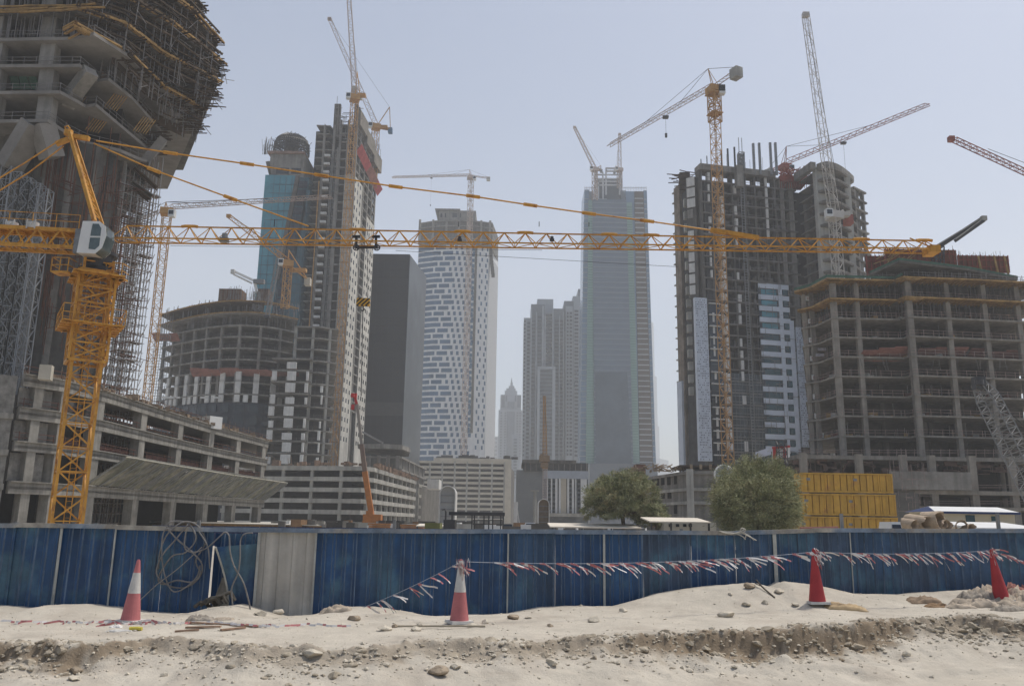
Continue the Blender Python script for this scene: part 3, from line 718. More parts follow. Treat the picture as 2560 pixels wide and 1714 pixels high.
for i, (px, py, sx, sy, h, m, lb) in enumerate([
    (2440, 1512, .42, .2, .16, CLOTH, 'widest pale rag at the front left of the rag heap'),
    (2495, 1500, .36, .22, .26, CLOTH2, 'greyish rag folded high in the middle of the rag heap'),
    (2535, 1512, .38, .2, .2, CLOTH, 'pale rag at the right end of the rag heap'),
    (2475, 1492, .36, .22, .26, CLOTH, 'pale rag on top of the rag heap behind the grey one'),
    (2548, 1490, .28, .2, .3, PINKT, 'faded red rag at the back of the rag heap'),
    (2440, 1498, .3, .18, .2, CLOTH2, 'whitish-grey folded sheet at the back left of the rag heap'),
    (2400, 1518, .26, .14, .1, CLOTH, 'flat pale rag at the very front left of the rag heap'),
    (2520, 1526, .3, .14, .14, CLOTH2, 'greyish rag spilling forward at the right front of the rag heap'),
    (2558, 1506, .3, .2, .3, CLOTH, 'tall pale rag cut by the right edge of the frame')]):
    cloth(px, py, sx, sy, h, lb, m, 20 + i, 'rag', G, rz=random.uniform(-.4, .4))
cloth(500, 1550, .22, .1, .12, 'dark grey crumpled rag half buried right of the left cone', CLOTH2, 30, 'rag')
cloth(560, 1549, .16, .07, .05, 'thin brown bark-like scrap beside the dark crumpled rag', CLOTH, 31, 'scrap')
cloth(840, 1527, .28, .12, .14, 'pale half-buried sack on the sand crest right of the grey panel', CLOTH, 33, 'sack')
p = onground(340, 1576); b = MB(); b.tube([(-.10, 0, .03), (.03, 0, .035), (.06, 0, .03), (.09, .0, .03)], .03, 10); o = b.build('crushed_bottle', mat('yellow_plastic', (.6, .5, .08), rough=.4, var=.1), origin=(0, 0, 0)); o.location = (p.x, p.y, gz(p.x, p.y)); tag(o, 'crushed yellow plastic bottle in front of the left cone', 'bottle')
cloth(300, 1577, .2, .06, .04, 'dirty white paper scrap left of the crushed yellow bottle', C_WHT, 37, 'paper')
cloth(290, 1568, .09, .05, .05, 'small white plastic scrap below the left cone', T_W, 38, 'scrap')

# ================================================================== MAIN TOWER CRANE
def zat2(x, y, Y): return at2(x, y, Y).z
YC = 55.0
mc_ = at2(150, 1195, YC); mast_top = at2(205, 620, YC)
ctr = Vector((mc_.x, YC, 0)); RZ = R(33)
sideV = Vector((math.cos(RZ), math.sin(RZ), 0)); sideW = Vector((-sideV.y, sideV.x, 0))
cr = thing('tower_crane', 'large yellow tower crane with long level jib and white cab, closest of all cranes', 'tower crane', ctr)
b = MB(); ztop = zat2(205, 600, YC); w = 1.75
cc = [sideV * sx * w / 2 + sideW * sy * w / 2 for sx, sy in ((1, 1), (-1, 1), (-1, -1), (1, -1))]
for c in cc: b.beam(ctr + c, ctr + c + V(0, 0, ztop), .17, .17, up=sideV)
step = 1.55; n = int(ztop / step)
for i in range(n + 1):
    z = i * step
    for k in range(4):
        p, q = ctr + cc[k], ctr + cc[(k + 1) % 4]
        b.beam(p + V(0, 0, z), q + V(0, 0, z), .075)
        if i < n:
            if (i + k) % 2: b.beam(p + V(0, 0, z), q + V(0, 0, z + step), .095)
            else: b.beam(q + V(0, 0, z), p + V(0, 0, z + step), .095)
b.build('mast', YEL, cr)
b = MB()
for z in np.arange(0, ztop, .35): b.beam(ctr + V(-.25, .2, z), ctr + V(.15, .2, z), .03)
b.beam(ctr + V(-.25, .2, 0), ctr + V(-.25, .2, ztop), .045); b.beam(ctr + V(.15, .2, 0), ctr + V(.15, .2, ztop), .045)
b.build('ladder', YEL, cr)
# climbing cage
zc0, zc1 = zat2(205, 830, YC), zat2(205, 628, YC); w2 = 2.25; b = MB()
c2c = [sideV * sx * w2 / 2 + sideW * sy * w2 / 2 for sx, sy in ((1, 1), (-1, 1), (-1, -1), (1, -1))]
for c in c2c: b.beam(ctr + c + V(0, 0, zc0), ctr + c + V(0, 0, zc1), .16, up=sideV)
zs = [zc0, zat2(205, 790, YC), zat2(205, 745, YC), zat2(205, 700, YC), zat2(205, 665, YC), zc1]
for j, z in enumerate(zs):
    for k in range(4):
        p, q = ctr + c2c[k], ctr + c2c[(k + 1) % 4]
        b.beam(p + V(0, 0, z), q + V(0, 0, z), .17 if j in (0, 5) else .1)
        if j < 5:
            b.beam(p + V(0, 0, z), q + V(0, 0, zs[j + 1]), .09)
            if j == 0: b.beam(q + V(0, 0, z), p + V(0, 0, zs[j + 1]), .09)
b.build('climbing_cage', YEL, cr)
def platform(z, w, wd_, rail=True, lab='platform', cut=None):
    b = MB(); P = [ctr + sideV * sx * w / 2 + sideW * sy * wd_ / 2 for sx, sy in ((-1, -1), (1, -1), (1, 1), (-1, 1))]
    for k in range(4):
        p, q = P[k], P[(k + 1) % 4]; d = (ctr - (p + q) / 2).normalized() * .75
        e = (q - p).normalized()
        b.hexa([p + V(0, 0, z), q + V(0, 0, z), q + d - e * .5 + V(0, 0, z), p + d + e * .5 + V(0, 0, z), p + V(0, 0, z + .09), q + V(0, 0, z + .09), q + d - e * .5 + V(0, 0, z + .09), p + d + e * .5 + V(0, 0, z + .09)])
        for f in np.arange(.1, 1, .2): 
            m_ = p.lerp(q, f); b.beam(m_ + V(0, 0, z - .05), m_ + d * 1.3 + V(0, 0, z - .05), .06)
    o = b.build(lab, YEL, cr)
    if rail:
        b = MB()
        for k in range(4):
            p, q = P[k], P[(k + 1) % 4]
            for h in (.55, 1.1): b.beam(p + V(0, 0, z + h), q + V(0, 0, z + h), .045)
            for f in (0, .33, .66): m_ = p.lerp(q, f); b.beam(m_ + V(0, 0, z), m_ + V(0, 0, z + 1.1), .04)
        b.build('guard_rail', YEL, o)
platform(zat2(205, 752, YC), 3.7, 4.2)
platform(zat2(205, 640, YC), 3.1, 4.0, rail=False)
for dx, dy in ((-1.55, -1.3), (1.5, -.2)):
    b = MB(); p = ctr + V(dx, dy, zat2(205, 640, YC)); b.box(p.x - .55, p.x + .55, p.y - .5, p.y + .5, p.z, p.z + .09); o = b.build('side_platform', YEL, cr); b = MB()
    for h in (.5, 1.0):
        b.beam(p + V(-.55, -.5, h), p + V(.55, -.5, h), .05); b.beam(p + V(-.55, -.5, h), p + V(-.55, .5, h), .05); b.beam(p + V(.55, -.5, h), p + V(.55, .5, h), .05)
    for x in (-.55, 0, .55): b.beam(p + V(x, -.5, 0), p + V(x, -.5, 1.0), .05)
    b.build('guard_rail', YEL, o)
# slewing ring
zr0, zr1 = zat2(210, 612, YC), zat2(210, 583, YC); b = MB(); b.cyl(ctr, .95, zr0 - .1, zr1, 24); b.cyl(ctr, 1.2, zr1 - .1, zr1 + .12, 24); b.box(ctr.x - .9, ctr.x + 1.0, YC - .8, YC + .8, zr0 - .5, zr0 - .1)
b.build('slewing_ring', STEEL_D, cr)
# jib line: root and tip sighted at the same depth
jr = at2(262, 549, YC); jt = at2(2140, 574, YC); jdir = (jt - jr).normalized()
jaxis = (at2(2140, 572, YC) - at2(0, 585, YC))
b = MB(); NB = 39; T = b.strut3(jr, jt, 1.05, 1.05, .72, NB, .085, .052); b.build('jib', YEL, cr)
b = MB(); j0 = jt + V(-.3, 0, 0); b.box(j0.x - .35, j0.x + .35, YC - .6, YC + .6, j0.z - .25, j0.z + .25); b.beam(j0 + V(-1.4, 0, .9), j0 + V(.2, 0, .2), .07); b.build('jib_tip', YEL, cr)
for x in (452, 830, 1072, 1207, 1382, 1485, 1990, 2140):
    k = min(range(len(T)), key=lambda i: abs((T[i] - EYE).x / (T[i] - EYE).y - (at2(x, 520, YC) - EYE).x / YC)); b = MB(); q = T[k]
    b.tube([q + V(-.55, 0, .02), q + V(-.3, 0, .06), q + V(.3, 0, .06), q + V(.55, 0, .02)], .11, 8); b.build('splice_plate', YEL, cr)
for x, h in ((627, .5), (1049, .35), (1233, .35), (1347, .3)):
    p = at2(x, 518, YC); b = MB(); b.beam(p, p + V(0, 0, h), .05); b.build('lamp_post', STEEL_D, cr)
for x in (517, 1052, 1262):
    p = at2(x, 549, YC); b = MB(); f_ = 1 if x == 517 else .55; b.cbox(p + V(0, -.3, -.1), .55 * f_, .35 * f_, .3 * f_); b.cyl(p + V(0, -.3, -.1), .2 * f_, p.z - .1, p.z - .1 + .45 * f_, 10); b.build('winch_motor', STEEL if x == 517 else STEEL_D, cr)
# counter jib
cj0 = jr + V(-.4, 0, 0); cjd = V(-1, -.12, 0).normalized(); cj1 = cj0 + cjd * 13
pa = at2(190, 530, YC); hgt = pa.z - at2(190, 578, YC).z
def hz(p, z): return Vector((p.x, p.y, z))
zA, zB = zat2(120, 536, YC), zat2(120, 574, YC)
b = MB()
for off in (-.65, .65):
    s = V(0, off, 0); a0 = hz(ctr + V(.6, 0, 0), 0) + s; a1 = a0 + cjd * 13
    b.beam(hz(a0, zA), hz(a1, zA), .2, .24, caps=True); b.beam(hz(a0, zB), hz(a1, zB), .17, .24, caps=True)
    nb = 9
    for i in range(nb):
        p = a0.lerp(a1, i / nb); q = a0.lerp(a1, (i + .5) / nb); r_ = a0.lerp(a1, (i + 1) / nb)
        b.beam(hz(p, zA), hz(q, zB), .1); b.beam(hz(q, zB), hz(r_, zA), .1)
for i in range(19):
    p = ctr + V(.6, 0, 0) + cjd * 13 * i / 18
    b.beam(hz(p + V(0, -.65, 0), zB), hz(p + V(0, .65, 0), zB), .09); b.beam(hz(p + V(0, -.65, 0), zA), hz(p + V(0, .65, 0), zA), .09)
b.build('counter_jib', YEL, cr)
b = MB(); a0 = ctr + V(-1.2, -.75, 0); a1 = a0 + cjd * 12
for h in (.5, 1.0): b.beam(hz(a0, zA + .15 + h), hz(a1, zA + .15 + h), .04)
for i in range(9): p = a0.lerp(a1, i / 8); b.beam(hz(p, zA), hz(p, zA + 1.15), .04)
b.build('counter_jib_rail', YEL, cr)
b = MB(); b.face([hz(ctr + V(.5, -.6, 0), zA + .14), hz(ctr + V(.5, -.6, 0) + cjd * 12, zA + .14), hz(ctr + V(.5, .6, 0) + cjd * 12, zA + .14), hz(ctr + V(.5, .6, 0), zA + .14)]); b.build('walkway', YEL, cr)
for x in (28, 76):
    p = at2(x, 515, YC - 1.1); b = MB(); b.cbox(p, .55, .5, .42); b.beam(p + V(-.27, -.27, -.32), p + V(-.27, -.27, .32), .07); b.beam(p + V(.27, -.27, -.32), p + V(.27, -.27, .32), .07); b.beam(p + V(-.1, -.28, -.15), p + V(.12, -.28, .15), .07); b.build('winch_box', WHITE_P, cr)
p = at2(182, 553, YC - 1.0); b = MB(); b.cbox(p, .5, .5, 1.7); b.build('electric_cabinet', STEEL, cr)
# cab
b = MB(); cx, cy = at2(222, 548, YC - 1.2).x, YC - 1.2; cz0, cz1 = zat2(222, 588, cy), zat2(222, 513, cy)
xl, xr = at2(190, 550, cy).x, at2(252, 550, cy).x
def cabring(x, z): return (x, z)
sidep = [(xl, cz0 + .1), (xl + .15, cz1), (xr - .55, cz1), (xr - .12, cz1 - .35), (xr, cz1 - 1.0), (xr - .2, cz0 + .45), (xr - .6, cz0 + .05)]
nb = len(sidep); base = len(b.v)
for y in (cy - .62, cy + .62): b.v += [(x, y, z) for x, z in sidep]
for i in range(nb): j = (i + 1) % nb; b.f.append((i, j, nb + j, nb + i)); b.m.append(0)
b.f.append(tuple(range(nb))[::-1]); b.f.append(tuple(range(nb, 2 * nb))); b.m += [0, 0]
cab = b.build('cab', PLAST_W, cr)
CABG = mat('cab_glass', (0.10, 0.13, 0.13), rough=0.12, var=0.2, scale=2, spec=0.6)
b = MB(); yy = cy - .63
def P2(fx, fz): return (xl + (xr - xl) * fx, yy, cz0 + (cz1 - cz0) * fz)
b.face([P2(.42, .55), P2(.80, .55), P2(.80, .78), P2(.68, .92), P2(.46, .92)]); b.build('side_window', CABG, cab)
b = MB(); b.face([P2(.42, .16), P2(.66, .14), P2(.80, .26), P2(.80, .50), P2(.42, .50)]); b.build('side_window', CABG, cab)
b = MB()
for (xa, za), (xb_, zb) in (((sidep[3]), (sidep[4])), ((sidep[4]), (sidep[5])), ((sidep[2]), (sidep[3])), ((sidep[5]), (sidep[6]))):
    n_ = Vector((zb - za, 0, -(xb_ - xa))).normalized() * -.012
    n_ = Vector((abs(n_.x), 0, n_.z)) if True else n_
    b.face([(xa + .015, cy - .58, za), (xb_ + .015, cy - .58, zb), (xb_ + .015, cy + .58, zb), (xa + .015, cy + .58, za)])
b.build('windscreen', CABG, cab)
b = MB(); b.beam(P2(.40, .12), P2(.43, .94), .05); b.beam(P2(.82, .24), P2(.82, .8), .05); b.beam(P2(.42, .52), P2(.82, .52), .05); b.build('window_frame', PLAST_W, cab)
# peak
pk = at2(163, 306, YC); ft = at2(226, 512, YC); b = MB()
for s in (-.62, .62):
    b.beam(ft + V(0, s, 0), pk + V(0, s * .35, 0), .26, .22, caps=True)
for t in np.arange(.08, .95, .09):
    s = .62 + (.22 - .62) * t; c = ft.lerp(pk, t); c2_ = ft.lerp(pk, t + .09); b.beam(c + V(0, s, 0), c2_ + V(0, -s, 0), .08); b.beam(c + V(0, s, 0), c + V(0, -s, 0), .06)
b.cyl(pk + V(-.2, 0, 0), .3, pk.z - .1, pk.z + .25, 10); b.beam(pk + V(.2, 0, -.2), pk + V(1.3, 0, -.35), .32, .3, caps=True); b.beam(pk + V(-.1, 0, -.4), pk + V(-.9, -.1, -.85), .3, .3, caps=True)
b.tube([pk + V(-.28, -.2, .2), pk + V(-.42, -.2, .42), pk + V(-.2, -.2, .5), pk + V(-.02, -.2, .3)], .06, 6)
b.build('peak_frame', YEL, cr)
def pend(pts, y0=0.0, y1=0.0, r=.055, mp=YEL, lumps=True):
    P = [at2(x, y, YC) for x, y in pts]; N = len(P)
    for i, p in enumerate(P): p.y += y0 + (y1 - y0) * i / max(1, N - 1)
    b = MB(); b.tube(P, r, 6); o = b.build('pendant_bar', mp, cr)
    if lumps:
        for i in range(1, N - 1):
            d = (P[i + 1] - P[i - 1]).normalized(); b = MB(); b.tube([P[i] - d * .5, P[i] - d * .3, P[i] + d * .3, P[i] + d * .5], .06, 7); b2 = MB()
            b2.tube([P[i] - d * .48, P[i] - d * .25, P[i] + d * .25, P[i] + d * .48], .13, 8); b2.build('pendant_joint', YEL, o)
pend([(220, 322), (390, 350), (565, 375), (735, 401), (905, 427), (1082, 449), (1213, 469), (1347, 488), (1480, 505), (1630, 527)])
pend([(215, 328), (352, 389), (527, 453), (705, 517)])
pend([(140, 326), (60, 378), (-40, 438)], -.3, -.3, .05, lumps=False); pend([(140, 330), (60, 391), (-40, 452)], .3, .3, .05, lumps=False)
b = MB(); b.beam(at2(1625, 526, YC), at2(1735, 544, YC), .22, .3, caps=True); b.build('pendant_anchor', YEL, cr)
# trolley and hook block
tl = at2(836, 560, YC); b = MB()
b.beam(at2(815, 566, YC), at2(862, 566, YC), .12, .14, caps=True)
for x in (815, 860):
    b.beam(at2(x, 541, YC), at2(x, 566, YC), .16, .16, caps=True); b.beam(at2(x - 9, 541, YC), at2(x + 9, 541, YC), .16, .16, caps=True)
tr = b.build('trolley', STEEL_D, cr)
for x in (815, 862):
    p = at2(x, 566, YC - .5); b = MB(); b.tube([p + V(0, -.08, 0), p + V(0, .08, 0)], .22, 14); N = 12
    b = MB(); ring = [p + V(math.cos(a) * .2, 0, math.sin(a) * .2) for a in np.linspace(0, 2 * math.pi, 15)]; b.tube(ring, .045, 5)
    for a in np.linspace(0, math.pi, 4)[:3]: b.beam(p + V(math.cos(a) * .2, 0, math.sin(a) * .2), p - V(math.cos(a) * .2, 0, math.sin(a) * .2), .05)
    b.build('wheel', STEEL_D, tr)
b = MB()
for x0, x1 in ((818, 820), (840, 841)): b.beam(at2(x0, 566, YC), at2(x1, 681, YC), .022)
b.build('hoist_rope', STEEL_D, cr)
STRIPE = bpy.data.materials.new('hazard_stripes'); STRIPE.use_nodes = True; n = STRIPE.node_tree; bs = n.nodes['Principled BSDF']; bs.inputs['Roughness'].default_value = .6
tc = n.nodes.new('ShaderNodeTexCoord'); sp = n.nodes.new('ShaderNodeSeparateXYZ'); n.links.new(tc.outputs['Object'], sp.inputs[0])
ad = n.nodes.new('ShaderNodeMath'); ad.operation = 'SUBTRACT'; n.links.new(sp.outputs['X'], ad.inputs[0]); n.links.new(sp.outputs['Z'], ad.inputs[1])
ml = n.nodes.new('ShaderNodeMath'); ml.operation = 'MULTIPLY'; ml.inputs[1].default_value = 3.4; n.links.new(ad.outputs[0], ml.inputs[0])
fr = n.nodes.new('ShaderNodeMath'); fr.operation = 'FRACT'; n.links.new(ml.outputs[0], fr.inputs[0]); gt = n.nodes.new('ShaderNodeMath'); gt.operation = 'GREATER_THAN'; gt.inputs[1].default_value = .5; n.links.new(fr.outputs[0], gt.inputs[0])
mx = n.nodes.new('ShaderNodeMix'); mx.data_type = 'RGBA'; mx.inputs[6].default_value = (.02, .02, .02, 1); mx.inputs[7].default_value = (.55, .30, .03, 1); n.links.new(gt.outputs[0], mx.inputs[0]); n.links.new(mx.outputs[2], bs.inputs['Base Color'])
p = at2(831, 691, YC); b = MB(); b.cbox(p, .88, .35, .5); hb = b.build('hook_block', STRIPE, cr)
b = MB(); b.tube([p + V(0, 0, -.25), p + V(0, 0, -.4), p + V(.1, 0, -.5), p + V(.02, 0, -.62), p + V(-.1, 0, -.55)], .05, 6); b.beam(p + V(0, 0, -.55), at2(826, 905, YC), .045); b.build('hook', STEEL_D, hb)
b = MB(); b.beam(at2(390, 562, YC), at2(1240, 572, YC + 1), .02); b.beam(at2(905, 573, YC + .5), at2(1550, 610, YC + .5), .022); tag(b.build('travel_rope', STEEL_D, cr))

# ================================================================== NEAR CAR PARK ON THE LEFT
ZT = 16.2
pk1 = thing('parking_structure', 'long bare concrete parking structure curving away behind the yellow crane, open decks with white columns', 'parking structure', (-35, 110, 0))
def topline(pts, z): return [pl(onz(x, y, z)) for x, y in pts]
front = topline([(60, 948), (150, 962), (270, 992), (400, 1033), (530, 1072), (672, 1110)], ZT)
# storeys: parapet beams
def lev(y254): # height of a deck sighted on the corner column at px 254
    Y = (pl(onz(254, 1003, ZT))).y; return at(254, y254, Y).z
decks = [(lev(1000), 1.5), (lev(1070), 1.5), (lev(1141), 1.2), (lev(1228), 1.5)]
back = V(-28, 22, 0)
for z, h in decks:
    b = MB(); b.prism(close_back(front, V(-5, 30, 0)), z - .35, z - .05)
    for a, c in zip(front[:-1], front[1:]): b.fb(a, c, 0, (c - a).length, z - h * .55, z + h * .25, -.5, 0.0)
    o = b.build('deck_beam', CONC_N, pk1)
    b = MB()
    for a, c in zip(front[:-1], front[1:]): b.fb(a, c, 0, (c - a).length, z + h * .25, z + h * .25 + .12, -.35, .25)
    b.build('deck_lip', CONC_N, o)
def cross(line, px, py=1100):
    d = ray(px, py)
    for a, c in zip(line[:-1], line[1:]):
        ex, ey = c.x - a.x, c.y - a.y; den = ex * d.y - ey * d.x
        if abs(den) < 1e-9: continue
        u = -(a.x * d.y - a.y * d.x) / den
        if -.001 <= u <= 1.001: return a + (c - a) * u, (c - a).normalized()
    return line[-1], (line[-1] - line[-2]).normalized()
for x in (84, 150, 243, 358, 452, 531, 600, 664):
    p, e = cross(front, x); w_ = .5 if x < 200 else .9; b = MB(); b.fb(p - e * w_, p + e * w_, 0, 2 * w_, 0, decks[0][0] - .4, -1.3, -.12); b.build('column', CONC_N, pk1)
b = MB(); cp = offset_poly(front, 9.0)
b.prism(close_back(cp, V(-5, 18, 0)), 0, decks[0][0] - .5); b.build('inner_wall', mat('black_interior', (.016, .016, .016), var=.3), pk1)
b = MB()
rp = offset_poly(front, .3)
for z, h in decks[:3]:
    zz = z + h * .25
    for a, c in zip(rp[:-1], rp[1:]):
        for q in (.5, 1.0): b.beam(hz(a, zz + q), hz(c, zz + q), .06)
    for p, e in along(rp, 2.0): b.beam(hz(p, zz), hz(p, zz + 1.15), .06)
tag(b.build('edge_railing', RUST, pk1), kind='stuff')
# junk stacked on the top deck, red mesh on the third
b = MB(); rg = random.Random(4)
for p, e in along(rp, .9):
    q = p + V(rg.uniform(-.5, .5), rg.uniform(0, 2), 0); h = rg.uniform(.15, .75); b.cbox(hz(q, decks[0][0] + .4 + h / 2), rg.uniform(.3, 1.4), rg.uniform(.3, .8), h, rg.uniform(0, 3))
    if rg.random() < .4: b.beam(hz(q, decks[0][0] + .4), hz(q, decks[0][0] + rg.uniform(1, 2.2)), .06)
tag(b.build('deck_materials', mat('site_lumber', (.27, .2, .14), var=.4, scale=1.5), pk1), kind='stuff')
b = MB()
for a, c in zip(front[1:-1], front[2:]): b.fb(a, c, .5, (c - a).length - .5, decks[2][0] + .3, decks[2][0] + 1.3, -1.6, -1.5)
b.build('mesh_barrier', mat('dark_red_mesh', (.12, .045, .035), var=.4, scale=2), pk1)
# block end wall nearest the camera
e0 = front[0]; bw0 = pl(onz(-90, 935, ZT)); b = MB(); b.fb(bw0, e0, 0, (e0 - bw0).length - .6, 0, ZT + .3, -8, .1); bw = b.build('end_wall', BLOCK, pk1)
for py in (1040, 1130, 1215):
    z = at(30, py, e0.y).z; b = MB(); b.fb(bw0, e0, -.1, (e0 - bw0).length - .5, z - .35, z + .25, -1, .35); b.build('band_beam', CONC_N, bw)
a_, c_ = front[0], front[1]; L = (c_ - a_).length
for (z1, z0) in ((decks[0][0] - .9, decks[1][0] + .5), (decks[1][0] - .9, decks[2][0] + .5), (decks[2][0] - .8, decks[3][0] + .5)):
    b = MB(); b.fb(a_, c_, .2, L * .97, z0, z1, -1.2, -1.0); b.build('infill_panel', BLOCK, pk1)
# slanting debris fan
FAN = mat('fan_boards', (0.17, 0.175, 0.135), rough=0.9, var=0.3, scale=.6, streak=.2, col2=(.26, .25, .20), c2=.5, c2scale=.5)
fz = decks[3][0] + .6
fan = thing('debris_fan', 'slanting green-grey board canopy hung along the low storey of the parking structure', 'canopy', hz(front[2], fz))
fl = topline([(200, 1003), (300, 1003), (400, 1033), (530, 1072), (672, 1110)], ZT); fl[0] = front[1].lerp(front[2], .7); fl[1] = front[2]
rg = random.Random(9); b = MB(); b2 = MB()
dsum = 0
for a, c in zip(fl[:-1], fl[1:]):
    L = (c - a).length; e = (c - a) / L; n_ = Vector((e.y, -e.x, 0)); u = 0
    while u < L - .05:
        w_ = min(rg.uniform(.5, 1.1), L - u); j = rg.uniform(-.12, .12); lean = 2.2
        p0 = a + e * u + n_ * .15; p1 = a + e * (u + w_ * .97) + n_ * .15
        q0 = p0 + n_ * 3.4 + e * lean; q1 = p1 + n_ * 3.4 + e * lean
        zt_ = fz + 3.3 + j
        b.hexa([hz(p0, fz), hz(p1, fz), hz(p1, fz + .06), hz(p0, fz + .06), hz(q0, zt_), hz(q1, zt_), hz(q1, zt_ + .06), hz(q0, zt_ + .06)])
        if rg.random() < .45: b2.beam(hz(p0 + n_ * .1, fz - .12), hz(q0, zt_ - .12), .1)
        u += w_
b.build('boards', FAN, fan); b2.build('bracket', STEEL, fan)
b = MB(); ep = [a + V(0, 0, 0) for a in fl]; 
for a, c in zip(fl[:-1], fl[1:]):
    e = (c - a).normalized(); n_ = Vector((e.y, -e.x, 0)); b.beam(hz(a + n_ * 3.55 + e * 2.2, fz + 3.38), hz(c + n_ * 3.55 + e * 2.2, fz + 3.38), .12)
b.build('edge_tube', mat('pale_rim', (.5, .48, .4), var=.1), fan)
# white crates on the top deck
p = onz(527, 1072, ZT); q = pl(p) + V(-1.2, 1.5, 0)
b = MB(); b.cbox(hz(q, ZT + 1.1), 4.6, 2.4, 2.0, R(-35)); b.cbox(hz(q + V(-2.3, 1.6, 0), ZT + .8), 1.6, 2.0, 1.5, R(-35))
tag(b.build('white_crate', PLAST_W), 'white box-like crates standing on the top deck of the parking structure', 'crate')
b = MB(); q = pl(onz(100, 948, ZT)) + V(0, 1, 0); b.cbox(hz(q, ZT + .9), 1.2, 1.2, 1.6, .3)
tag(b.build('site_crate', BEIGE), 'beige crate on the near corner of the parking structure, left of the yellow mast', 'crate')

# low pale roof strip in front of the parking structure
b = MB(); z_ = 1.25
P = [onz(215, 1299, z_), onz(800, 1312, z_), onz(760, 1302, z_), onz(215, 1293, z_)]
P = [pl(p) for p in P]
b.prism(P, z_ - .12, z_); tag(b.build('board_deck', mat('sunlit_boards', (.5, .47, .41), var=.15, scale=.3)), 'long low deck of pale boards just over the blue fence at the left', 'board deck')
b = MB(); b.prism([p + V(0, 1.0, 0) for p in P], -.05, z_ - .12); tag(b.build('timber_stack', TIMBER), 'brown timber stack under the long pale board deck', 'timber')

# ================================================================== MUSHROOM TOWER (top left)
YT = 100.0
mt = thing('overhanging_tower', 'huge dark unfinished concrete tower at top left, upper floors flaring out over its shaft', 'tower', (-55, 110, 0))
zs = [at(60, y, YT).z for y in (300, 228, 161, 96, 30)]
zs.append(zs[-1] + 4.1); zs.append(zs[-1] + 4.1); zs.append(zs[-1] + 4.1)
outl = [  # pixel outline of each slab edge (photo px), from left to right
 [(-60, 300), (120, 297), (170, 330), (215, 352), (300, 372), (345, 392), (368, 398)],
 [(-60, 228), (150, 226), (180, 242), (215, 262), (240, 258), (375, 372)],
 [(-60, 161), (200, 160), (245, 198), (272, 194), (330, 240), (408, 328)],
 [(-60, 96), (190, 92), (235, 80), (320, 135), (400, 215), (505, 272)],
 [(-60, 30), (160, 24), (190, 20), (310, 62), (400, 130), (545, 205)],
]
polys = []
for z, o_ in zip(zs, outl): polys.append([pl(onz(x, y, z)) for x, y in o_])
for z, o_ in zip(zs[5:], ([(-60, -40), (170, -48), (200, -45), (330, 0), (430, 60), (552, 158)], [(-60, -115), (190, -125), (250, -110), (400, -30), (470, 20), (545, 104)], [(-60, -190), (250, -200), (330, -140), (400, -90), (440, -50), (500, 20)])):
    polys.append([pl(onz(x, y, z)) for x, y in o_])
SOFF = mat('soffit_concrete', (0.23, 0.215, 0.195), var=0.2, scale=0.25, streak=0.0)
def ccw_close(pts): 
    return list(pts) + [Vector((pts[-1].x * 150 / pts[-1].y - 5, 150, 0)), Vector((-110, 150, 0)), Vector((-110, pts[0].y, 0))]
for i, (z, p) in enumerate(zip(zs, polys)):
    b = MB(); b.prism(ccw_close(p), z - .45, z); b.build('floor_slab', SOFF if i < 4 else CONC_D, mt)
# columns
for x0, yb, yt_, wd in ((112, 297, 20, 1.9), (-20, 297, 20, 1.9)):
    for k in range(len(zs) - 1):
        p = at(x0 + (k * 2.5), yb - 60 * k, YT + .9); b = MB(); b.box(p.x - wd / 2, p.x + wd / 2, YT + .4, YT + 1.8, zs[k], zs[k + 1] - .45); b.build('column', CONC, mt)
b = MB(); a = polys[1][2] + V(-1, 2, 0); c = polys[2][1] + V(1.0, 1, 0); b.beam(hz(a + V(-.8, 0, 0), zs[1]), hz(c, zs[2] - .4), 1.7, 1.6, caps=True); b.build('raking_column', CONC, mt)
b = MB(); c = polys[3][3] + V(-2.5, 1.5, 0); b.beam(hz(c + V(-2.5, 0, 0), zs[3]), hz(c + V(.2, 0, 0), zs[4] - .4), 1.7, 1.6, caps=True); b.build('raking_column', CONC, mt)
# raking lower struts under the first flare
b = MB(); a = at(25, 400, YT + 2); c = at(85, 318, YT + .5); b.beam(hz(a, a.z - 1), hz(c, zs[0] - .4), 2.6, 2.2, caps=True); a = at(135, 360, YT + 2); c = at(108, 300, YT + .5); b.beam(hz(a, a.z - 2), hz(c, zs[0] - .4), 2.4, 2.2, caps=True); b.build('raking_strut', SOFF, mt)
b = MB(); a = at(385, 392, YT + 14); c = at(412, 345, YT + 13); b.beam(at(362, 405, 116), at(408, 350, 117), 1.6, 1.2, caps=True); b.build('raking_strut', SOFF, mt)
# shaft with vertical fins
zsh = zs[0] - .45
sx = [pl(at(x, 700, Y)) for x, Y in ((-160, 104), (40, 104), (190, 106), (274, 112))]
b = MB(); b.prism(close_back(sx, V(-18, 30, 0)), 0, zsh); b.build('shaft', CONC_D, mt)
for p, e in along(sx, 2.7, 1.0):
    b = MB(); wd = random.uniform(.5, 1.3); b.fb(p, p + e, 0, wd, 0, zsh, -.2, random.uniform(.3, .8)); b.build('fin', random.choice([CONC_D, CONC, mat('very_dark_concrete', (.09, .09, .085), var=.3)]), mt)
# deep back walls between the floors, dark glass-less voids
b = MB(); b.prism([Vector((-110, 112, 0)), Vector((polys[2][2].x, 111, 0)), Vector((polys[2][4].x - 9, 132, 0)), Vector((-110, 148, 0))], zs[0], zs[-1] - .5); b.build('core_wall', INNER, mt)
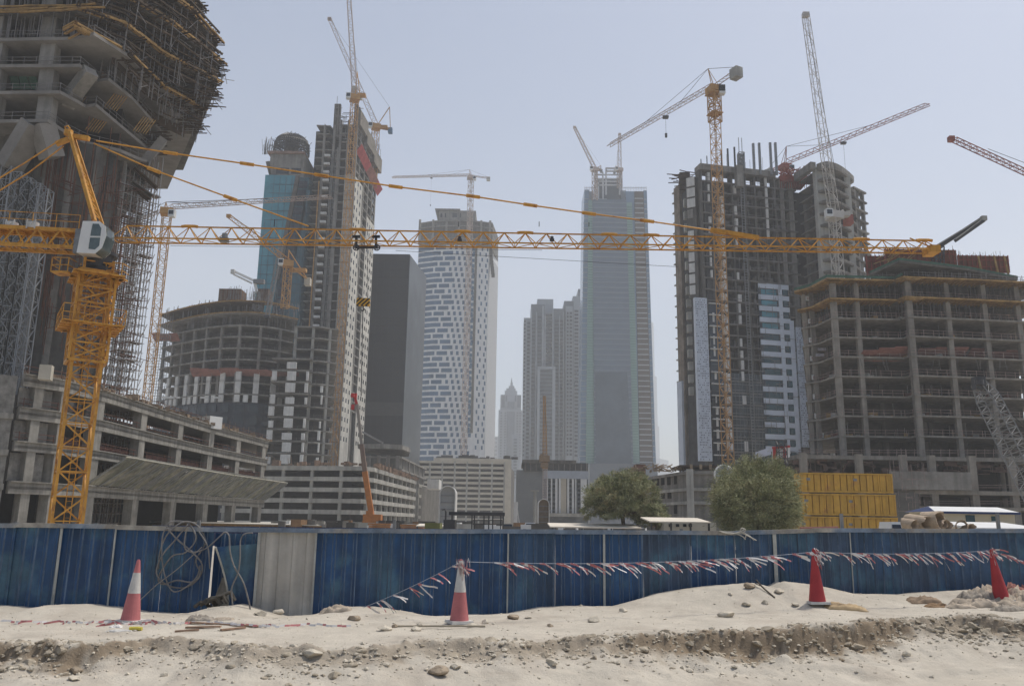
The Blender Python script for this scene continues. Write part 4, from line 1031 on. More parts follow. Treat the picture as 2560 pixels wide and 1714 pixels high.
# green sheets
for k in range(4):
    a = at(-5 + 22 * k, 158, YT + 1.5); b = MB(); b.hexa([at(-8 + 22 * k, 160, YT + 1.6), at(12 + 22 * k, 160, YT + 1.6), at(12 + 22 * k, 160, YT + 1.7), at(-8 + 22 * k, 160, YT + 1.7), at(8 + 24 * k, 224, YT + 3), at(30 + 24 * k, 224, YT + 3), at(30 + 24 * k, 224, YT + 3.1), at(8 + 24 * k, 224, YT + 3.1)])
    if k != 0: b.build('green_sheet', GREEN, mt)
# formwork, props and outriggers crowding the upper right
b = MB(); b2 = MB(); b3 = MB(); b4 = MB(); rg = random.Random(21)
def edgepts(k):
    return polys[k]
for k in range(3, 8):
    P = polys[k]; z = zs[k]
    for a, c in zip(P[2:-1] if k > 3 else P[3:-1], P[3:] if k > 3 else P[4:]):
        L = (c - a).length; e = (c - a) / L; n_ = Vector((e.y, -e.x, 0)); u = 0
        while u < L:
            q = a + e * u; ex = rg.uniform(.3, 1.8); zz = z + rg.uniform(-.9, .25)
            b.beam(hz(q - n_ * rg.uniform(1, 3), zz), hz(q + n_ * ex, zz + rg.uniform(-.1, .25)), .13, .2); u += rg.uniform(.25, .6)
        for s in range(int(L * 3.2)):
            q = a + e * rg.uniform(0, L) - n_ * rg.uniform(-1.0, 5); h = 4.0
            b2.beam(hz(q, z - h), hz(q + V(rg.uniform(-.15, .15), 0, 0), z), .085)
            if rg.random() < .5: b2.beam(hz(q, z - rg.uniform(.5, 3.8)), hz(q + e * rg.uniform(1, 3) + n_ * rg.uniform(-1, 1), z - rg.uniform(.5, 3.8)), .07)
            if rg.random() < .4: dz_ = rg.uniform(0, 3.8); b3.beam(hz(q, z - dz_), hz(q + e * rg.uniform(1, 4), z - dz_ + .1), .16, .1)
        for off, dz in ((.1, -.1), (.5, .12), (-.8, -.6), (1.0, -.3), (.2, -2.0), (-.4, 1.0), (.0, 1.6)):
            u = 0
            while u < L:
                w_ = min(L - u, rg.uniform(3, 7)); q0 = a + e * (u + rg.uniform(-.2, .2)) + n_ * (off + rg.uniform(-.08, .08)); q1 = a + e * (u + w_) + n_ * (off + rg.uniform(-.08, .08)); zz = z + dz + rg.uniform(-.04, .04)
                (b4 if abs(dz) < .35 and rg.random() < .8 else b3).beam(hz(q0, zz), hz(q1, zz + rg.uniform(-.05, .05)), .2, .24); u += w_ * .9
        # dark shutter boards
        b3.fb(a, c, 0, L, z - 1.3, z - .2, -2.2, -2.0); b3.fb(a, c, 0, L, z - 3.9, z - 2.4, -3.6, -3.4)
# front left yellow formwork at the top levels
for y, ex in ((24, .6), (42, .3)):
    pass
for k in (4,):
    a, c = polys[k][0], polys[k][2]; e = (c - a).normalized(); n_ = Vector((e.y, -e.x, 0)); L = (c - a).length
    for off, dz in ((.1, 0), (.4, -.35), (.1, .4), (.6, -.7)):
        u = 0
        while u < L:
            w_ = rg.uniform(2.5, 6); q0 = a + e * u + n_ * (off + rg.uniform(-.1, .2)); q1 = a + e * (u + w_) + n_ * (off + rg.uniform(-.1, .2)); zz = z_k = zs[k] + dz
            b4.beam(hz(q0, zz + rg.uniform(-.15, .15)), hz(q1, zz + rg.uniform(-.15, .15)), .2, .22); u += w_ * .8
    for s in range(60):
        q = a + e * rg.uniform(0, L) - n_ * rg.uniform(0, 3); b2.beam(hz(q, zs[k] - 3.9), hz(q, zs[k]), .08); b2.beam(hz(q, zs[k]), hz(q, zs[k] + 3.8), .08)
# kinked yellow shutter over the second slab
P = [onz(170, 92, zs[3]), onz(200, 76, zs[3]), onz(310, 135, zs[3])]
for a, c in zip(P[:-1], P[1:]):
    for i in range(7):
        o2 = V(rg.uniform(-.3, .3), rg.uniform(-1.5, .5), rg.uniform(-.3, .5)); b4.beam(a + o2, c + o2, .2, .22)
# outrigger sticks at the ragged right end
for k in range(2, 8):
    P = polys[k]; a, c = P[-2], P[-1]
    for i in range(34):
        t = rg.random(); q = hz(a.lerp(c, 1 - .35 * t * t), zs[k] - rg.uniform(-.3, 4.2)); b.beam(q - V(2.5, 0, 0), q + V(rg.uniform(.2, 1.5), rg.uniform(-.5, .5), rg.uniform(-.25, .1)), .12, .12)
        b2.beam(q - V(.4, 0, 0), q + V(-.4, 0, rg.uniform(-2.5, 2.5)), .08)
tag(b.build('outrigger_timbers', TIMBER_D, mt), kind='stuff'); tag(b2.build('scaffold_props', PIPE, mt), kind='stuff')
tag(b3.build('shutter_boards', TIMBER_D, mt), kind='stuff'); tag(b4.build('formwork_beams', TIMBER, mt), kind='stuff')
b = MB()
for k in range(4):
    P = polys[k]
    for a, c in zip(P[:-1], P[1:]):
        L = (c - a).length; e = (c - a).normalized()
        for h in (.5, 1.0): b.beam(hz(a, zs[k] + h), hz(c, zs[k] + h), .05)
        for u in np.arange(0, L, 1.6): b.beam(hz(a + e * u, zs[k]), hz(a + e * u, zs[k] + 1.1), .05)
tag(b.build('edge_railing', PIPE, mt), kind='stuff')
# timber boxes hanging in the soffits
for (px, py, k) in ((262, 252, 2), (335, 310, 2), (160, 250, 1), (215, 308, 1)):
    p = at(px, py, 106); b = MB()
    for i in range(6): b.beam(p + V(.25 * i, .2 * i, -1.0), p + V(.25 * i + .9, .2 * i + .6, 1.4), .15, .1)
    b.build('timber_box', TIMBER, mt)
# shoring towers beside the shaft
for i, x in enumerate((-18, 10, 36, 62, 84)):
    p = pl(at(x, 700, 101.5)); b = MB(); zt_ = at(x, 420 + 14 * i, 101.5).z
    b.strut4(hz(p, 0), hz(p, zt_), 1.3, 1.3, 26, .11, rd=.07)
    tag(b.build('shoring_tower', mat('silver_shoring', (.26, .27, .28), rough=.5, var=.15)), ['leftmost steel shoring tower beside the concrete shaft', 'second steel shoring tower from the left beside the shaft', 'middle steel shoring tower beside the shaft', 'fourth steel shoring tower from the left beside the shaft', 'rightmost steel shoring tower beside the shaft, nearest the crane mast'][i], 'shoring tower', 'shoring towers left of the shaft')
# tall scaffold on the right of the shaft
sc = thing('scaffold_tower', 'tall see-through pipe scaffold standing against the right side of the dark shaft', 'scaffold', pl(at(340, 900, 112)))
b = MB(); b2 = MB(); rg = random.Random(8)
s0 = pl(at(252, 800, 111)); s1 = pl(at(354, 800, 116)); e = (s1 - s0).normalized(); L = (s1 - s0).length; n_ = Vector((e.y, -e.x, 0)); ztop = at(350, 440, 113).z
nu = 11; nd = 4
def topz(u): return ztop + (4.5 * (u / L)) - 0
for i in range(nu + 1):
    for j in range(nd):
        u = L * i / nu + rg.uniform(-.1, .1); q = s0 + e * u + n_ * (.6 - j * 1.3); zt_ = topz(u) + rg.uniform(-1, 1)
        (b if (i + j) % 2 else b2).beam(hz(q, 0), hz(q + e * rg.uniform(.2, .6), zt_), .085)
z = 1.0
while z < ztop:
    for j in range(nd):
        o_ = n_ * (.6 - j * 1.3); (b2 if rg.random() < .5 else b).beam(hz(s0 + o_, z), hz(s1 + o_ + e * .4, z + rg.uniform(-.1, .1)), .07)
    for i in range(0, nu + 1):
        u = L * i / nu; (b if rg.random() < .5 else b2).beam(hz(s0 + e * u + n_ * .6, z + .1), hz(s0 + e * u - n_ * 3.3, z + .1), .07)
        if rg.random() < .45: b2.beam(hz(s0 + e * u + n_ * .6, z), hz(s0 + e * (u + L / nu) + n_ * .6, z + 1.6), .06)
        if rg.random() < .3: b.beam(hz(s0 + e * u - n_ * 2, z), hz(s0 + e * (u - L / nu) - n_ * 2, z + 1.6), .06)
    z += 1.3
for k in range(26):
    z = rg.uniform(3, ztop); u = rg.uniform(0, L * .8); b2.hexa([*(hz(s0 + e * uu + n_ * dd, z) for uu, dd in ((u, .6), (u + 2, .6), (u + 2, -.6), (u, -.6))), *(hz(s0 + e * uu + n_ * dd, z + .1) for uu, dd in ((u, .6), (u + 2, .6), (u + 2, -.6), (u, -.6)))])
tag(b.build('grey_pipes', mat('pale_pipe', (.36, .36, .35), rough=.5, var=.2), sc), kind='stuff'); tag(b2.build('dark_pipes', mat('weathered_pipe', (.20, .155, .13), rough=.6, var=.3), sc), kind='stuff')
for k, (x0, y0, x1, y1) in enumerate([(335, 420, 392, 470), (330, 455, 378, 490), (350, 410, 400, 440), (300, 405, 360, 455), (335, 470, 372, 500)]):
    b = MB(); a = at(x0, y0, 112); c = at(x1, y1, 114); b.beam(a, c, 1.2, .12, caps=True); b.beam(a + V(0, 0, -.3), c + V(0, 0, -.3), .15); b.build('platform', CONC_D if k % 2 else TIMBER_D, sc)
b = MB(); rg = random.Random(5)
for i in range(240):   # pipes leaning on the shaft face
    x = rg.uniform(100, 300); y = rg.uniform(420, 900); p = at(x, y, 103.5 + max(0, (x - 200) / 100) * 6); 
    if rg.random() < .6: b.beam(p, p + V(0, 0, rg.uniform(3, 9)), .08)
    else: b.beam(p, p + V(rg.uniform(2, 5), rg.uniform(0, 1), rg.uniform(-1.5, 1.5)), .07)
tag(b.build('shaft_scaffold', RUST, mt), kind='stuff')

# ================================================================== CURVED BUILDING BEHIND THE CAR PARK
YB = 262
def arc(xl, xr, py, Yl, Ym, Yr, n=12):
    out = []
    for i in range(n + 1):
        t = i / n; Y = (Yl * (1 - t) + Yr * t) - 4 * t * (1 - t) * ((Yl + Yr) / 2 - Ym); out.append(pl(at(xl + (xr - xl) * t, py, Y)))
    return out
cb = thing('round_tower', 'squat curved concrete frame building with white masonry piers, left of the tall tower', 'building', pl(at(600, 1100, 270)))
pts = arc(405, 735, 850, 282, 262, 270)
zz = [at(600, y, 262).z for y in (812, 841, 869, 897, 926, 954, 983)]
h = (zz[0] - zz[-1]) / 6; zs = [zz[-1] + i * h for i in range(-9, 7)]
zs = [z for z in zs if z > 2]
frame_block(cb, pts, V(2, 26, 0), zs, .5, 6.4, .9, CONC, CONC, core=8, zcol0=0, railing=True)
# upper formwork decks
up = offset_poly(pts, -1.2)
for k, (dz, m) in enumerate(((1.02, CONC), (2.0, TIMBER_D))):
    zt_ = zs[-1] + h * dz; b = MB(); b.prism(close_back(up[:10 if k else 13], V(2, 24, 0)), zt_ - .4, zt_); b.build('formwork_deck', m, cb)
b = MB(); rg = random.Random(3)
for k, zt_ in enumerate((zs[-1] + h, zs[-1] + 2 * h)):
    for a, c in zip(up[:-1], up[1:]):
        b.beam(hz(a, zt_ + .2), hz(c, zt_ + .25), .35); 
        for u in np.arange(0, (c - a).length, .8):
            q = a + (c - a).normalized() * u; n_ = Vector(((c - a).normalized().y, -(c - a).normalized().x, 0)); b.beam(hz(q - n_ * 2, zt_), hz(q + n_ * rg.uniform(.3, 1.2), zt_ + .1), .16)
tag(b.build('formwork_joists', TIMBER, cb), kind='stuff')
b = MB()
for s in range(230):
    i = rg.randint(0, len(up) - 2); q = up[i].lerp(up[i + 1], rg.random()) + V(0, rg.uniform(0, 5), 0); k = rg.choice((0, 1, 2)); b.beam(hz(q, zs[-1] + h * k - h * .0), hz(q, zs[-1] + h * (k + rg.uniform(.6, 1.1 if k < 2 else .5))), .12)
tag(b.build('props', PIPE, cb), kind='stuff')
for (x0, x1, y0, y1) in ((545, 603, 722, 752), (640, 672, 722, 752)):
    a = at(x0, y1, 275); c = at(x1, y0, 275); b = MB(); b.box(a.x, c.x, 275, 281, a.z, c.z); b.build('core_shutter', PLY, cb)
b = MB()
for i in range(60): x = rg.uniform(545, 690); p = at(x, 748, 274); b.beam(p, p + V(0, 0, rg.uniform(1.5, 5)), .09)
tag(b.build('rebar', PIPE, cb), kind='stuff')
# white piers on three storeys
piers = []
L = sum((c - a).length for a, c in zip(pts[:-1], pts[1:]))
for r, (z0, z1) in enumerate(((zs[-7], zs[-6]), (zs[-6], zs[-5]), (zs[-8] + h * .25, zs[-7]))):
    for i, (p, e) in enumerate(along(pts, 2.75, 1.2)):
        if i % 2 == 1 and (r != 2 or i % 4 == 1): continue
        b = MB(); w_ = 1.75 if i % 2 == 0 else 1.5; b.fb(p, p + e, 0, w_, z0, z1 - .5 if r != 0 else z1 + .6, -.4, .12); b.build('pier', WHITE_P, cb)
# dark cladding below
b = MB(); zc = zs[-8] + h * .2
dk = pts[:11]
for a, c in zip(dk[:-1], dk[1:]): b.fb(a, c, 0, (c - a).length, 0, zc, -.5, .1)
b.build('dark_cladding', mat('slate_panels', (.035, .042, .055), rough=.5, var=.2, scale=.3), cb)
its = []
for r in range(5):
    for i, (p, e) in enumerate(along(dk, 4.3, 1.5)):
        its.append((1, (lambda b, p=p, e=e, z=zc - h * (r + 1): b.fb(p, p + e, 0, 2.6, z + .6, z + h - .6, .05, .2))))
part_cap(cb, 'window', its, GLASS_D)
b = MB()
for r, (x0, x1) in enumerate(((408, 440), (445, 455), (505, 522), (535, 556))):
    p = at(x0, 997, 262); c = at(x1, 993, 262); b.box(p.x, c.x, 260.4, 260.8, p.z, c.z)
b.build('pale_panel', WHITE_P, cb)
# red canvas catch fan
def redfan(x0, x1, y, Y, root, depth=2.5, nm='catch_fan', m=PINKT):
    b = MB(); a = at(x0, y, Y - 1); c = at(x1, y, Y - 1); n = max(3, int((c - a).length / 3)); rgf = random.Random(int(x0))
    for i in range(n):
        p = a.lerp(c, i / n); q = a.lerp(c, (i + .97) / n); j = rgf.uniform(-.35, .35); k = rgf.uniform(-.2, .2)
        b.hexa([p + V(0, depth, -.9 + k), q + V(0, depth, -.9), q + V(0, depth, -.8), p + V(0, depth, -.8 + k), p + V(0, -depth * .3, .8 + j), q + V(0, -depth * .3, .8 + j), q + V(0, -depth * .3, .9 + j), p + V(0, -depth * .3, .9 + j)])
    return b.build(nm, m, root)
redfan(475, 745, 930, 262, cb); redfan(380, 445, 842, 270, cb)
# scaffolds at the left edge
b = MB(); rg = random.Random(6)
for i in range(8):
    x = 366 + i * 6 - i * .5; p = pl(at(x, 1000, 268)); b.beam(hz(p, 0), hz(p + V(.8, 0, 0), at(x, 775 + 8 * abs(i - 4), 268).z), .13)
for k in range(60):
    z = 4 + k * .95; p = pl(at(367, 1000, 268)); b.beam(hz(p, z), hz(p + V(5.2, 0, 0), z), .1)
    if k % 2: b.beam(hz(p, z), hz(p + V(2.5, 0, 0), z + 1), .09)
tag(b.build('edge_scaffold', PIPE, cb), kind='stuff')
# right wing of it with white infill
wing = [pl(at(735, 850, 262)), pl(at(800, 850, 262)), pl(at(845, 850, 266))]
frame_block(cb, wing, V(0, 20, 0), [z for z in zs if z < zs[-1] + 1], .45, 5.6, .8, CONC, CONC_L, core=4.5, zcol0=0, start=.3)
zb = at(700, 1160, 258).z
for r, k in enumerate(range(1, 11)):
    z0 = zs[-4] - h * k
    if z0 < 1: break
    for (x0, x1, k0) in ((676, 690, 1), (714, 738, 0), (762, 770, 1), (802, 808, 2)):
        if k < k0 + 1: continue
        a = at(x0 - 2, 1000, 258.5); c = at(x1 - 2, 1000, 258.5)
        if (r * 7 + x0) % 5 == 0 and x0 != 714: continue
        b = MB(); b.box(a.x + (.3 if (r + x0) % 2 else 0), c.x, 257.9, 258.5, z0 + .1, z0 + h - (.7 if (r + x0) % 3 else 1.5)); b.build('infill_panel', WHITE_P, cb)
lf = [pl(at(672, 1000, 259)), pl(at(742, 1000, 259)), pl(at(775, 1000, 259))]
b = MB()
for k in range(0, 10):
    z0 = zs[-4] - h * k
    if z0 > 1: b.prism(close_back(lf, V(0, 8, 0)), z0 - .45, z0)
b.build('low_wing_slabs', CONC, cb)

# ================================================================== TALL CONCRETE TOWER
YD = 320
td = thing('unfinished_tower', 'tallest slim concrete tower with teal glass at left and punched pale walls at right', 'tower', pl(at(790, 1100, 325)))
def D(x, y=700, Y=YD): return pl(at(x, y, Y))
ztt = at(889, 300, YD).z; z0d = 14
h = 3.75
# core block: front, side
cF = [D(838, 500), D(889, 350)]; cB = pl(onz(943, 420, ztt - 6))
zs = [ztt - 2 - h * i for i in range(0, 32)][::-1]; zs = [z for z in zs if z > 12]
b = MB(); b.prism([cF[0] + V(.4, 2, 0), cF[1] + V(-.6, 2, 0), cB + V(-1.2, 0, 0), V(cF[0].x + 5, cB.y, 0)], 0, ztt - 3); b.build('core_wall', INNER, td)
for z in zs:
    b = MB(); b.prism([cF[0], cF[1], cB, V(cF[0].x + 5, cB.y, 0)], z - .5, z); b.build('floor_slab', CONC, td)
for a, c, us in ((cF[0], cF[1], (0, 3.2, 6.6)),):
    for u in us: b = MB(); b.fb(a, c, u, u + .9, 0, ztt, -1, .06); b.build('column', CONC, td)
Ls = (cB - cF[1]).length
for u in (0, .2, .42, .62, .8, .97): b = MB(); b.fb(cF[1], cB, u * Ls, u * Ls + 1.1, 0, ztt - 3, -.8, .06); b.build('column', CONC, td)
# pale smooth wall strip at the corner, lower three quarters
zc = at(870, 435, YD).z
b = MB(); b.fb(D(852, 600), cF[1], 0, (cF[1] - D(852, 600)).length, 8, zc, -.5, .25); b.build('corner_wall', CONC_L, td)
b = MB(); 
for k in range(30):
    z = zc - h * k
    if z > 10: b.fb(D(852, 600), cF[1], 0, (cF[1] - D(852, 600)).length, z - .08, z + .08, .26, .32)
b.build('joint_line', CONC_D, td)
b = MB(); b.fb(cF[1], cB, 0, Ls * .38, 8, zc, -.5, .2); b.fb(cF[1], cB, Ls * .62, Ls, 8, zc - 10, -.5, .2); b.fb(cF[1], cB, Ls * .38, Ls * .62, 8, zc - 5, -1.6, -1.2); b.build('pierced_wall', mat('tower_render', (.50, .48, .43), var=.2, scale=.12, streak=.2), td)
rects = []
for k in range(29):
    z = zc - h * (k + 1)
    if z < 12: break
    for i, f in enumerate((.06, .16, .27, .66, .75, .84, .93)):
        off = .012 * ((k + i) % 2)
        if k < 3 and f > .5: continue
        rects.append(((f + off) * Ls, (f + off + .035) * Ls, z + 1.0, z + 2.7))
facade_windows(td, cF[1], cB, rects, GLASS_D, d0=.1, d1=.26)
# crown: shutters on the side, ragged columns on top
for k, (f0, f1, dz) in enumerate(((0, .35, 3), (.33, .7, 0), (.68, 1.05, -3))):
    b = MB(); b.fb(cF[1], cB, f0 * Ls, f1 * Ls, ztt - 5 + dz, ztt + 1.5 + dz, -.5, 1.6); b.build('climbing_screen', mat('screen_grey', (.19, .17, .14), var=.25, scale=.3), td)
for k, (f0, f1) in enumerate(((.05, .3), (.3, .5), (.5, .85), (.85, 1.08))):
    b = MB(); b.hexa([*(hz(cF[1].lerp(cB, f) + V(d, -d * .2, 0), z) for f, d, z in ((f0, 0, ztt - 13 - 5 * f0), (f1, 0, ztt - 13 - 5 * f1), (f1, 0, ztt - 12.5 - 5 * f1), (f0, 0, ztt - 12.5 - 5 * f0), (f0, 2.2, ztt - 10 - 5 * f0), (f1, 2.2, ztt - 10 - 5 * f1), (f1, 2.2, ztt - 9.7 - 5 * f1), (f0, 2.2, ztt - 9.7 - 5 * f0)))]); b.build('catch_fan', mat('bright_red_canvas', (.42, .09, .09), var=.2, scale=.4) if k != 2 else PINKT, td)
for i, (x, yt) in enumerate(((840, 262), (846, 262), (890, 262), (895, 270), (903, 284))):
    b = MB(); p = D(x, 300, 321 + i * 2); b.box(p.x - .8, p.x + .8, p.y - .8, p.y + .8, ztt - 8, at(x, yt, 321 + i * 2).z); b.build('column_stub', CONC_D, td)
b = MB(); rg = random.Random(1)
for i in range(70): 
    x = rg.uniform(836, 892); p = at(x, rg.uniform(268, 350), 319.2); 
    if rg.random() < .5: b.beam(p, p + V(0, 0, rg.uniform(2, 6)), .16)
    else: b.beam(p, p + V(rg.uniform(1, 4), 0, 0), .18)
for i in range(80): p = cF[1].lerp(cB, rg.random()); n_ = V(1.5, -.3, 0); z = ztt + rg.uniform(-9, 2); b.beam(hz(p + n_, z), hz(p + n_, z + 2.5), .14)
tag(b.build('top_scaffold', PIPE, td), kind='stuff')
# middle frame part
mF = [D(760, 500), D(838, 500)]; zm = at(790, 312, YD).z
zs2 = [zm - h * .95 * i for i in range(0, 34)]; zs2 = [z for z in zs2 if z > 30]
wm = mF[1].x - mF[0].x
for z in zs2:
    b = MB(); b.prism([mF[0] + V(0 if z < zm - 30 else 3, 0, 0), mF[1] + V(0 if z < zm - 8 else -4, .4, 0), mF[1] + V(0, 18, 0), mF[0] + V(4, 18, 0)], z - .45, z); b.build('floor_slab', CONC, td)
for f in (.0, .48, .8, .95):
    zt_ = zm if f > 0 else zm - 30
    b = MB(); b.fb(mF[0], mF[1], wm * f, wm * f + .9, 20, zt_ - (10 if f > .9 else 0), -1, .08); b.build('column', CONC, td)
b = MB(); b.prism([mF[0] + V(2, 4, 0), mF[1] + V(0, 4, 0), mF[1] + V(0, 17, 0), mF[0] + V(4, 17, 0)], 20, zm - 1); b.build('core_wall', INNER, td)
b = MB(); a = D(797, 300); b.hexa([hz(D(812, 310), zm + .2), hz(D(836, 310), zm - 6), hz(D(836, 310) + V(0, 10, 0), zm - 6), hz(D(812, 310) + V(0, 10, 0), zm + .2), hz(D(812, 310), zm + .6), hz(D(836, 310), zm - 5.4), hz(D(836, 310) + V(0, 10, 0), zm - 5.4), hz(D(812, 310) + V(0, 10, 0), zm + .6)]); b.build('sloping_roof', CONC_D, td)
# rounded white balcony ends and hoist rail
its = []
for z in zs2[4:]:
    its.append((1, lambda b, z=z: b.fb(mF[0], mF[1], wm * .50 + .9, wm * .76, z, z + .9, .05, 1.1)))
part_cap(td, 'balcony', its, WHITE_P)
b = MB(); b.fb(mF[0], mF[1], wm * .44, wm * .47, 20, zm - 25, .3, .9); b.build('hoist_rail', YEL_F, td)
b = MB()
for i in range(3): b.fb(mF[0], mF[1], wm * (.80 + .06 * i), wm * (.81 + .06 * i), 20, zm - 12, .3, .6)
b.build('riser_pipe', STEEL, td)
# glass part
gA, gM, gB = D(652, 600, 317), D(700, 600, 317), D(762, 600, 317); zg = at(700, 440, 317).z
b = MB(); b.prism([gA, gB, gB + V(2, 24, 0), gA + V(8, 24, 0)], 0, zg - .5); b.build('glass_block', GLASS_T2, td)
def zof(px, py, Y): return at(px, py, Y).z
zl = at(690, 700, 317).z
xa = at(744, 440, 317).x; xb_ = at(694, 700, 317).x
b = MB(); b.face([(gA.x, 316.4, 0), (xb_ - 8, 316.4, 0), (xb_, 316.4, zl), (xa, 316.4, zg), (gA.x, 316.0, zg)]); b.build('curtain_wall', GLASS_T, td)
b = MB(); b.hexa([(xb_ - 1, 316.2, zl), (xb_ + .8, 316.2, zl), (xb_ + .8, 317, zl), (xb_ - 1, 317, zl), (xa - .6, 316.2, zg), (xa + 1, 316.2, zg), (xa + 1, 317, zg), (xa - .6, 317, zg)]); b.build('raking_fin', CONC_D, td)
b = MB(); xc = at(768, 455, 316.8).x
b.face([(xb_ + 4.5, 316.75, 0), (xc, 316.75, 0), (xc, 316.75, zg - 6), (xa + 5.5, 316.75, zg - 6), (xb_ + 5, 316.75, zl)]); b.build('dark_curtain_wall', mat('mid_teal_glass', (.035, .11, .14), rough=.15, var=.25, scale=.1, spec=.55), td)
b = MB(); 
z = zg - 4
while z > 20: b.fb(gA, gB, 0, (gB - gA).length, z, z + .12, .8, .92); z -= h
for u in np.arange(1.2, (gB - gA).length, 2.4): b.fb(gA, gB, u, u + .1, 0, zg - .6, .8, .9)
tag(b.build('mullions', STEEL_D, td), kind='stuff')
b = MB(); k = 0; z = zg - 5; its = []
while z > zl - 30:
    t = (z - zl) / (zg - zl); x = xb_ + (xa - xb_) * t + 1.5; its.append((1, lambda b, x=x, z=z: b.box(x, x + 3.2, 316.3, 317, z, z + 2.7))); z -= h
part_cap(td, 'window', its, GLASS_D)
a = at(672, 440, 318); c = at(762, 386, 318); b = MB(); b.box(a.x, c.x, 318, 340, a.z - .8, c.z); b.build('roof_block', CONC, td)
b = MB(); b.box(a.x - 1, c.x, 317, 340, c.z, c.z + .9); b.build('roof_edge', mat('rust_concrete', (.26, .17, .13), var=.3), td)
its = []
for x0, x1 in ((690, 722), (728, 752)): its.append((1, lambda b, x0=x0, x1=x1: b.box(at(x0, 430, 317.9).x, at(x1, 430, 317.9).x, 317.8, 318.4, zof(700, 434, 318), zof(700, 420, 318))))
part_cap(td, 'roof_opening', its, GLASS_D)
b = MB(); a0 = at(664, 404, 318); b.hexa([a0, a0 + V(1.6, 0, .3), a0 + V(1.6, 10, .3), a0 + V(0, 10, 0), a0 + V(1.6, 0, -5.2), a0 + V(2.6, 0, -5.5), a0 + V(2.6, 10, -5.5), a0 + V(1.6, 10, -5.2)][::-1]); b.build('ledge', CONC_D, td)
# mesh dome
dc = at(728, 386, 328); b = MB(); rx = (at(772, 386, 328).x - dc.x) ; hgt = (at(728, 334, 328).z - dc.z) * .9; rg = random.Random(4)
for i in range(26):
    an = math.pi * i / 26
    b.tube([dc + V(math.cos(an) * rx * math.cos(t), math.sin(an) * rx * math.cos(t), hgt * math.sin(t) ** .5 if 0 < t < math.pi else 0) for t in np.linspace(0, math.pi, 13)], .16, 4)
for i in range(1, 7):
    t = i / 7; rr = math.sqrt(1 - t ** 2.6); b.tube([dc + V(math.cos(a) * rx * rr, math.sin(a) * rx * rr, hgt * t) for a in np.linspace(0, 2 * math.pi, 25)], .2, 4)
for i in range(420): a_ = rg.uniform(0, 6.3); t = rg.uniform(0, 1); rr = math.sqrt(max(0, 1 - t ** 2.6)) * rg.uniform(.7, 1.0); p = dc + V(math.cos(a_) * rx * rr, math.sin(a_) * rx * rr, hgt * t * .95); b.beam(p, p + V(rg.uniform(-2.5, 2.5), rg.uniform(-1, 1), rg.uniform(-2, 2)), .14)
tag(b.build('mesh_dome', STEEL_D, td), kind='stuff')
b = MB(); rr = rx * .4; b.cyl(dc, rr, dc.z - 1, dc.z + hgt * .7, 18); b.build('dome_drum', CONC_D, td)
b = MB()
for i in range(30): x = rg.uniform(656, 680); p = at(x, 386, 325); b.beam(p, p + V(rg.uniform(-1, 1), 0, rg.uniform(3, 8)), .12)
tag(b.build('loose_scaffold', PIPE, td), kind='stuff')

# ================================================================== BLACK TOWER
YE = 372
bt = thing('black_tower', 'black glass-clad office tower with a smooth slab front, left of the white tower', 'tower', pl(at(970, 1100, YE)))
A = pl(at(917, 880, YE)); B = pl(at(1014, 880, YE)); zt_ = at(980, 635, YE).z; Cc = pl(onz(1066, 691, zt_))
b = MB(); b.prism([A, B, Cc, V(A.x + 10, Cc.y + 10, 0)], 0, zt_); b.build('cladding', BLACKW, bt)
Ls = (Cc - B).length
b = MB(); b.fb(B, Cc, .2, Ls - .2, 0, zt_ - .3, -.5, .12); b.build('side_glass', mat('charcoal_glass', (.05, .055, .06), rough=.3, var=.35, scale=.05, spec=.35, col2=(.09, .10, .11), c2=.5, c2scale=.03), bt)
b = MB(); b.fb(A, B, 0, (B - A).length, at(960, 1038, YE).z, at(960, 1005, YE).z, -.5, .15); b.build('service_band', mat('service_grey', (.06, .06, .058), rough=.6), bt)
b = MB(); L = (B - A).length; z = zt_ - 3.8
while z > 20: b.fb(A, B, 0, L, z, z + .15, .0, .12); z -= 3.8
for u in np.arange(3, L, 3): b.fb(A, B, u, u + .1, 10, zt_, 0, .1)
tag(b.build('panel_joints', mat('joint_grey', (.03, .032, .035), var=0), bt), kind='stuff')

# ================================================================== WHITE AND BLUE TOWER
YF = 600
wt = thing('white_tower', 'bright white tower with brick-like rows of blue windows, centre left', 'tower', pl(at(1130, 1100, YF)))
def W(x, y=880, Y=YF): return pl(at(x, y, Y))
wp = [W(1036, 880, 606), W(1080), W(1130, 880, 598), W(1180, 880, 599), W(1216, 880, 603)]
zt_ = at(1130, 614, YF).z; sideB = pl(onz(1232, 660, at(1216, 614, 603).z)) if False else wp[-1] + V(6.5, 34, 0)
b = MB(); b.prism(wp + [sideB, V(wp[0].x + 10, sideB.y, 0)], 0, zt_); b.build('wall', WHITE, wt)
b = MB(); b.fb(wp[-1], sideB, .5, (sideB - wp[-1]).length, 0, at(1225, 652, 620).z, -.3, .3); b.build('side_wall', mat('grey_render', (.42, .43, .44), var=.08), wt)
Lw = [0]; 
for a, c in zip(wp[:-1], wp[1:]): Lw.append(Lw[-1] + (c - a).length)
TOT = Lw[-1]
def wrect(f0, f1, z0, z1, d1=.25):
    out = []
    s0, s1 = f0 * TOT, f1 * TOT
    for i, (a, c) in enumerate(zip(wp[:-1], wp[1:])):
        x0, x1 = max(s0, Lw[i]), min(s1, Lw[i + 1])
        if x1 > x0: out.append((a, c, x0 - Lw[i], x1 - Lw[i], z0, z1))
    return lambda b: [b.fb(a, c, p, q, r, s, -.2, d1) for a, c, p, q, r, s in out]
its = []; itd = []
rowh = (at(1130, 614, YF).z - at(1130, 1140, YF).z) / 37.0; off = (0, .10, .13, .06)
